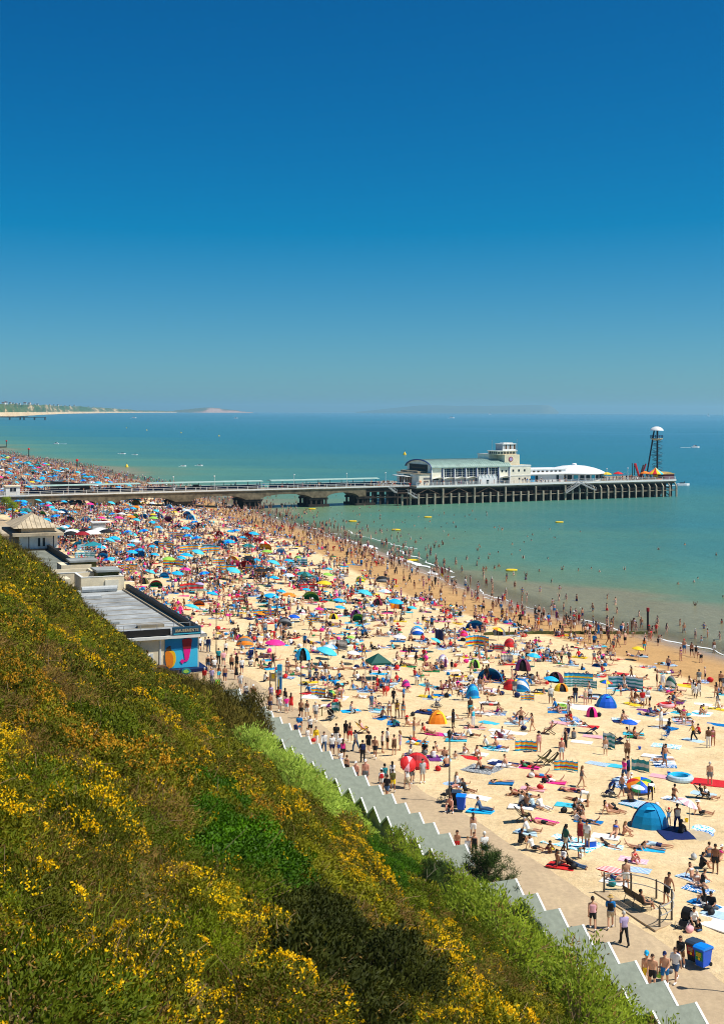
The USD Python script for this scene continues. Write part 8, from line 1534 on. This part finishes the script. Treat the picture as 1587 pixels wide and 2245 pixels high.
# --- the rest of the nearest few hundred, family by family
CL = ['white', 'black', 'navy', 'red', 'pink', 'tent_blue', 'grey', 'aqua', 'yellow', 'pale_blue', 'green', 'purple', 'orange', 'pale_grey', 'maroon', 'denim']; CW = np.array([22, 22, 9, 5, 2.5, 7, 6, 3, 3, 5, 2, 2, 2, 5, 2, 3], float); CW /= CW.sum()
SK = ['p', 'f', 't', 'b', 'd', 'k']; SW = [.14, .36, .26, .10, .05, .09]; HR = ['black', 'brown', 'fair', 'grey']; HW = [.36, .40, .15, .09]
SITP = ['sitting', 'sitting_knees', 'sitting_one_knee', 'cross_legged', 'lying_back', 'lying_back_knee', 'lying_front', 'propped_on_elbows', 'lying_on_side', 'kneeling']; SITW = np.array([16, 15, 9, 8, 9, 7, 12, 9, 9, 4], float); SITW /= SITW.sum()
STP = ['standing', 'walking', 'walking_b', 'hands_on_hips', 'arms_crossed', 'bending', 'squatting']; STW = [.33, .22, .17, .10, .07, .06, .05]
def look(rng):
    sex = rng.choice(['m', 'w', 'c'], p=[.42, .45, .13]); skin = rng.choice(SK, p=SW); h = rng.choice(HR, p=HW); c1, c2 = rng.choice(CL, p=CW), rng.choice(CL, p=CW); q = rng.random()
    if sex == 'w':
        hair = ('long_' if rng.random() < .7 else '') + h; top = ('bikini_top', c1) if q < .48 else ('swimsuit', c1) if q < .58 else ('vest', c1) if q < .76 else ('t_shirt', c1) if q < .92 else ('dress', c1); bot = ('swim_briefs', c1 if q < .36 else c2) if q < .48 else (None, None) if top[0] in ('swimsuit', 'dress') else ('shorts', c2) if q < .88 else ('trousers', c2)
    else: hair = h; top = (None, None) if q < .58 else ('t_shirt', c1) if q < .9 else ('vest', c1); bot = ('shorts', c2) if q < .92 or sex == 'c' else ('trousers', c2)
    ex = [(('cap', 'sun_hat')[int(rng.random() < .4)], rng.choice(['white', 'black', 'navy', 'straw', 'red', 'beige']))] if rng.random() < .13 else []
    if ex and ex[0][1] == 'straw': ex = [('sun_hat', 'straw')]
    return sex, skin, hair, top, bot, ex
def busy(x, y, r): return any((a - x) ** 2 + (b - y) ** 2 < (q + r) ** 2 for a, b, q in BUSY.near(x, y))
rng = np.random.default_rng(606); TWN = list(TW); TWP = np.array([26, 4, 3, 4, 5, 9, 4, 3, 4, 2, 5, 2, 3, 4, 6, 4, 4, 3, 6, 4, 4], float); TWP /= TWP.sum()
CAP = 312; tries = 0; AUTO_END = 92.0
while NP[0] < CAP - 34 and tries < 4000:
    tries += 1; u = 66 + 46 * rng.random() ** .8; v = rng.uniform(43.2, min(float(vw(u)) - 17, 96)); q = uv(u, v, 0); x, y = pix(np.array([q[0], q[1], 2.5]))
    if x > 1600 or x < 560 or busy(q[0], q[1], .7): continue
    if y > 1700 and rng.random() < .8: continue
    n = int(rng.choice([1, 2, 3, 4], p=[.2, .4, .25, .15])); base = rng.uniform(-125, -70) if rng.random() < .75 else rng.uniform(0, 360)
    AUTO_END = max(AUTO_END, u)
    for i in range(n):
        dx = (i - (n - 1) / 2) * .85; a = math.radians(yaw_view(q, base)); pp = np.array([q[0] + math.cos(a) * dx, q[1] + math.sin(a) * dx, 0]); pp[2] = ground(pp[0], pp[1])
        if rng.random() < .62: towel(0, 0, str(rng.choice(TWN, p=TWP)), base + rng.uniform(-12, 12), p=pp)
        for _ in range(25):
            sex, skin, hair, top, bot, ex = look(rng); pose = str(rng.choice(SITP, p=SITW)) if rng.random() < .86 else str(rng.choice(STP, p=STW))
            nm = ('small ' if sex == 'c' else '') + 'person ' + ('in ' + outfit(top, bot, ex) + ' ' if top[0] or bot[0] or ex else '') + SAY[pose]
            if any(free(('bare chested ' if not top[0] and sex != 'c' and bot[0] else '') + nm + ' ' + w_) for w_ in near_words(pp)): break
        person(pp, pose, base + rng.uniform(-18, 18) if pose in LOW else rng.uniform(0, 360), str(sex), str(skin), str(hair), top, bot, ex, rng.uniform(.94, 1.05))
    BUSY.append((q[0], q[1], .45 * n + .3))
# waders and walkers along the nearest stretch of water
while NP[0] < CAP and tries < 9000:
    tries += 1; u = rng.uniform(128, 172); v = float(vw(u)) + rng.normal(-3, 5.0); q = uv(u, v, 0); q[2] = float(sand_z(u, v)); x, y = pix(q)
    if x > 1595 or x < 1000 or q[2] < -1.0 or busy(q[0], q[1], .5): continue
    sex, skin, hair, top, bot, ex = look(rng)
    if v > vw(u) and top[0] in ('t_shirt', 'dress'): top = (None, None) if sex != 'w' else ('bikini_top', top[1])
    pose = str(rng.choice(STP, p=STW)); person(q, pose, rng.uniform(0, 360), str(sex), str(skin), str(hair), top, bot if bot[0] else ((None, None) if top[0] else ('shorts', 'navy')), ex, rng.uniform(.94, 1.05))
# ---------------------------------------------------------------- the far crowd that reads as one mass
def crowd_shapes(n, seed, poses, probs, tag):
    rng = np.random.default_rng(seed); out = []
    for k in range(n):
        pose = str(rng.choice(poses, p=probs)); sex, skin, hair, top, bot, ex = look(rng); root = klass('%s_shape_%02d' % (tag, k))
        if tag == 'bather':
            dk = str(rng.choice(['navy', 'black', 'tent_blue', 'black', 'red', 'grey', 'teal'])); top, bot, ex, skin = (('bikini_top', dk) if sex == 'w' else (None, None)), (('swim_briefs', dk) if sex == 'w' else ('shorts', dk)), [], str(rng.choice(['f', 't', 't', 'b', 'p']))
        o, _ = figure(pose, str(sex)); s = {'m': 1.03, 'w': .97, 'c': .68}[sex]
        def pt(nm, key, m): v, f = o[key]; part(root, nm, (v * s, f), m)
        pt('body', 'body', SKIN[skin]); pt('hair', 'long_hair' if hair.startswith('long_') else 'short_hair', 'hair_' + hair.replace('long_', ''))
        for kind, c in (top, bot):
            if kind == 'dress': pt('dress', 'vest', c); pt('dress_skirt', 'skirt', c)
            elif kind == 'swimsuit': pt('swimsuit', 'vest', c)
            elif kind: pt(kind, kind, c)
        for kind, c in ex: pt(kind, kind, c)
        out.append(root)
    return out
SEATED = crowd_shapes(40, 11, SITP, SITW, 'seated'); UPRIGHT = crowd_shapes(34, 12, STP, STW, 'upright'); BATHER = crowd_shapes(14, 13, ['standing', 'hands_on_hips', 'arms_up', 'walking'], [.5, .2, .15, .15], 'bather')
TOWS = []
for k, nm in enumerate(['white', 'pale blue', 'red', 'pink', 'aqua', 'navy', 'cyan', 'beige', 'yellow', 'white and blue striped', 'pink and white striped', 'blue and white patterned', 'blue', 'grey', 'green']):
    r_ = klass('towel_shape_%02d' % k); part(r_, 'cloth', towel_mesh(rng), TW[nm]); TOWS.append(r_)
BAGS = []
for k, c in enumerate(['black', 'navy', 'white', 'red', 'tent_blue', 'grey', 'pink', 'black']):
    r_ = klass('bag_shape_%02d' % k); part(r_, 'sack', bag_mesh(rng, .5), c); BAGS.append(r_)
FARK = {}
def fark(kind, key, fn, *a, **k): r_ = klass('far_%s_%s' % (kind, key.replace(' ', '_'))); fn(r_, *a, **k); FARK[(kind, key)] = r_
for c in ('cyan', 'aqua', 'blue', 'white', 'red', 'yellow', 'pink', 'lime', 'orange', 'black'): fark('parasol', c, parasol_parts, [c, c] if c not in ('blue', 'white', 'red') else [c, {'blue': 'cyan', 'white': 'pale_blue', 'red': 'white'}[c]], 1.02, 1.7, {'cyan': 9, 'aqua': 18, 'blue': -8}.get(c, 4), 8)
fark('parasol', 'dark green', parasol_parts, ['dark_green', 'teal'], 1.5, 1.9, 6, 8)
for key, cols in (('blue', ['tent_blue', 'cyan', 'tent_blue']), ('red', ['red', 'dark_red', 'red']), ('maroon', ['maroon', 'purple', 'maroon']), ('grey', ['grey', 'black', 'grey']), ('green', ['green', 'lime', 'green']), ('yellow', ['yellow', 'orange', 'yellow']), ('pink', ['pink', 'pale_pink', 'pink']), ('cyan', ['cyan', 'pale_blue', 'cyan'])): fark('shelter', key, shell_parts, cols, 2.4, 1.3, 1.25)
for key, bands in (('striped', BR1), ('teal', BR2), ('red', ['pale_grey', 'red', 'grey', 'red'])): fark('windbreak', key, break_parts, bands, 3.2, 1.1, 4, .5)
people, cloths, bags, water = {}, {}, {}, {}
rng = np.random.default_rng(9090)
def inframe(q): x, y = pix(q); return -25 < x < 1612
def add(tab, proto, q, rz, s=1.0): tab.setdefault(proto, []).append((np.array(q, float), rz, np.array([s, s, s])))
FC = ['cyan', 'aqua', 'blue', 'white', 'red', 'yellow', 'pink', 'lime', 'orange', 'black', 'dark green']; FP = np.array([36, 13, 11, 9, 6, 5, 5, 4, 3, 4, 3], float); FP /= FP.sum()
n_far = 0
def far_thing(q, beyond):
    k = rng.random()
    if k < .58: c = str(rng.choice(FC, p=FP)); key = ('parasol', c); lab, cat = c + ' parasol', 'parasol'
    elif k < .86: c = str(rng.choice(['blue', 'red', 'maroon', 'grey', 'green', 'yellow', 'pink', 'cyan'], p=[.34, .12, .08, .12, .09, .06, .05, .14])); key = ('shelter', c); lab, cat = c + ' pop up shelter', 'tent'
    else: c = str(rng.choice(['striped', 'teal', 'red'], p=[.5, .3, .2])); key = ('windbreak', c); lab, cat = c + ' windbreak', 'windbreak'
    u, v = to_uv(q); dep = (('just beyond the pier' if u < 470 else 'well beyond the pier' if u < 600 else 'at the far end of the beach') + (' nearer the water' if v > vw(u) - 45 else ' nearer the frame edge')) if beyond else 'in the crowd just before the pier' if u > 300 else 'in the packed crowd halfway to the pier' if u > 220 else 'in the crowd past the amusements'
    if not beyond: dep += ' near the wet sand' if v > vw(u) - 32 else ' by the promenade' if v < 60 else ''
    l = lab + ' ' + dep; copy_of(FARK[key], key[0] if key[0] != 'shelter' else 'pop_up_shelter', l, cat, q, rng.uniform(-40, 40) + (180 if key[0] == 'windbreak' else 0), key[1] + ' ' + {'parasol': 'parasols', 'shelter': 'pop up shelters', 'windbreak': 'windbreaks'}[key[0]] + ' ' + dep, scale=rng.uniform(.85, 1.2) * (1.12 if beyond else 1))
made = 0
for _ in range(5200):                                                     # families on the dry sand up to the pier
    u = rng.uniform(100, 392); wv = float(vw(u)); v = 43 + (wv - 13 - 43) * rng.random() ** (1.05 if u < 220 else 1.2)
    if u < AUTO_END + 1 and not (u > AUTO_END - 6 and rng.random() < .3): continue
    q = uv(u, v, 0); q[2] = ground(q[0], q[1])
    if not inframe(q) or busy(q[0], q[1], .55): continue
    t = (v - 43) / (wv - 56)
    dens = np.interp(u, [100, 150, 220, 300, 392], [.46, .52, .62, .66, .70]) * (1 if t < .75 else .55)
    if rng.random() > dens: continue
    BUSY.append((q[0], q[1], .55)) if u < 200 else None
    base = rng.uniform(-130, -60) if rng.random() < .7 else rng.uniform(0, 360)
    n = int(rng.choice([1, 2, 3], p=[.42, .38, .2]))
    for i in range(n):
        dx, dy = (i - (n - 1) / 2) * .8 + rng.normal() * .1, rng.normal() * .35; pp = np.array([q[0] + dx, q[1] + dy, q[2]])
        if rng.random() < .42: add(cloths, TOWS[int(rng.integers(len(TOWS)))], pp + [0, 0, .01], base + rng.uniform(-15, 15))
        if rng.random() < .80: add(people, SEATED[int(rng.integers(len(SEATED)))], pp, base + rng.uniform(-25, 25), rng.uniform(.93, 1.06))
        else: add(people, UPRIGHT[int(rng.integers(len(UPRIGHT)))], pp, rng.uniform(0, 360), rng.uniform(.93, 1.06))
    if rng.random() < .4: add(bags, BAGS[int(rng.integers(len(BAGS)))], q + np.array([rng.normal() * .7, rng.normal() * .7, 0]), rng.uniform(0, 360), rng.uniform(.7, 1.3))
    if rng.random() < np.interp(u, [110, 180, 260, 390], [.02, .055, .10, .11]) and made < 260 and t < .85: far_thing(q + np.array([.8, .8, 0]), False); made += 1
for _ in range(2600):                                                     # strollers and paddlers by the water
    u = rng.uniform(172, 392) if rng.random() < .8 else rng.uniform(140, 175); v = float(vw(u)) + rng.normal(-5.5, 5.5); q = uv(u, v, 0); q[2] = max(float(sand_z(u, v)), -1.0)
    if not inframe(q): continue
    if rng.random() < (.28 if u > 230 else .17): add(people if v < vw(u) else water, UPRIGHT[int(rng.integers(len(UPRIGHT)))] if v < vw(u) else BATHER[int(rng.integers(len(BATHER)))], q, rng.uniform(0, 360), rng.uniform(.93, 1.05))
for _ in range(900):                                                      # bathers
    u = rng.uniform(120, 440); o = 2 + rng.exponential(24); v = float(vw(u)) + o; q = uv(u, v, 0); q[2] = max(float(sand_z(u, v)), -1.22 - .12 * rng.random())
    if not inframe(q) or o > 75 or rng.random() > np.interp(u, [120, 180, 260, 440], [.22, .22, .42, .62]): continue
    add(water, BATHER[int(rng.integers(len(BATHER)))], q, rng.uniform(0, 360), rng.uniform(.93, 1.05))
    if rng.random() < .05: pass
made = 0
for _ in range(7000):                                                     # the beach beyond the pier
    u = 396 + 560 * rng.random() ** 1.1; wv = float(vw(u)); v = rng.uniform(44, wv + 10); q = uv(u, v, 0); q[2] = max(ground(q[0], q[1]), -1.0)
    if not inframe(q): continue
    k = (v - 44) / (wv - 44)
    if v > wv - 9:
        if rng.random() < .5: add(people if v < wv else water, UPRIGHT[int(rng.integers(len(UPRIGHT)))], q, rng.uniform(0, 360))
        continue
    for i in range(2):
        pp = q + np.array([rng.normal() * .8, rng.normal() * .8, 0]); add(people, (SEATED if rng.random() < .6 else UPRIGHT)[int(rng.integers(34))], pp, rng.uniform(0, 360), 1.05)
    if rng.random() < .5: add(cloths, TOWS[int(rng.integers(len(TOWS)))], q, rng.uniform(0, 360), 1.2)
    if rng.random() < .22 and made < 200 and v < wv - 18: far_thing(q, True); made += 1
visitors = {}
for _ in range(190):
    k = rng.random()
    if k < .42: x, y = rng.uniform(px_of(1325, Y0), H1 - 4), HY + rng.uniform(.6, 11)
    elif k < .62: x, y = rng.uniform(xs0, px_of(1240, Y0)), HY + rng.uniform(.4, 2.0)
    elif k < .75: x, y = rng.uniform(px_of(828, 2), xs0 + 2), rng.uniform(.6, 6)
    else: x, y = rng.uniform(0, H0), rng.choice([rng.uniform(.5, 3), rng.uniform(6, 9)])
    a = pw(x, y, 6.0 if x > -1 else 6.0); add(visitors, UPRIGHT[int(rng.integers(len(UPRIGHT)))], a, rng.uniform(0, 360))
scatter('beach_crowd', people); scatter('bathers_crowd', water); scatter('pier_crowd', visitors); scatter('crowd_towels', cloths); scatter('crowd_bags', bags)
print('people', NP[0], 'crowd', sum(map(len, people.values())), 'bathers', sum(map(len, water.values())), 'triesend', tries, AUTO_END)
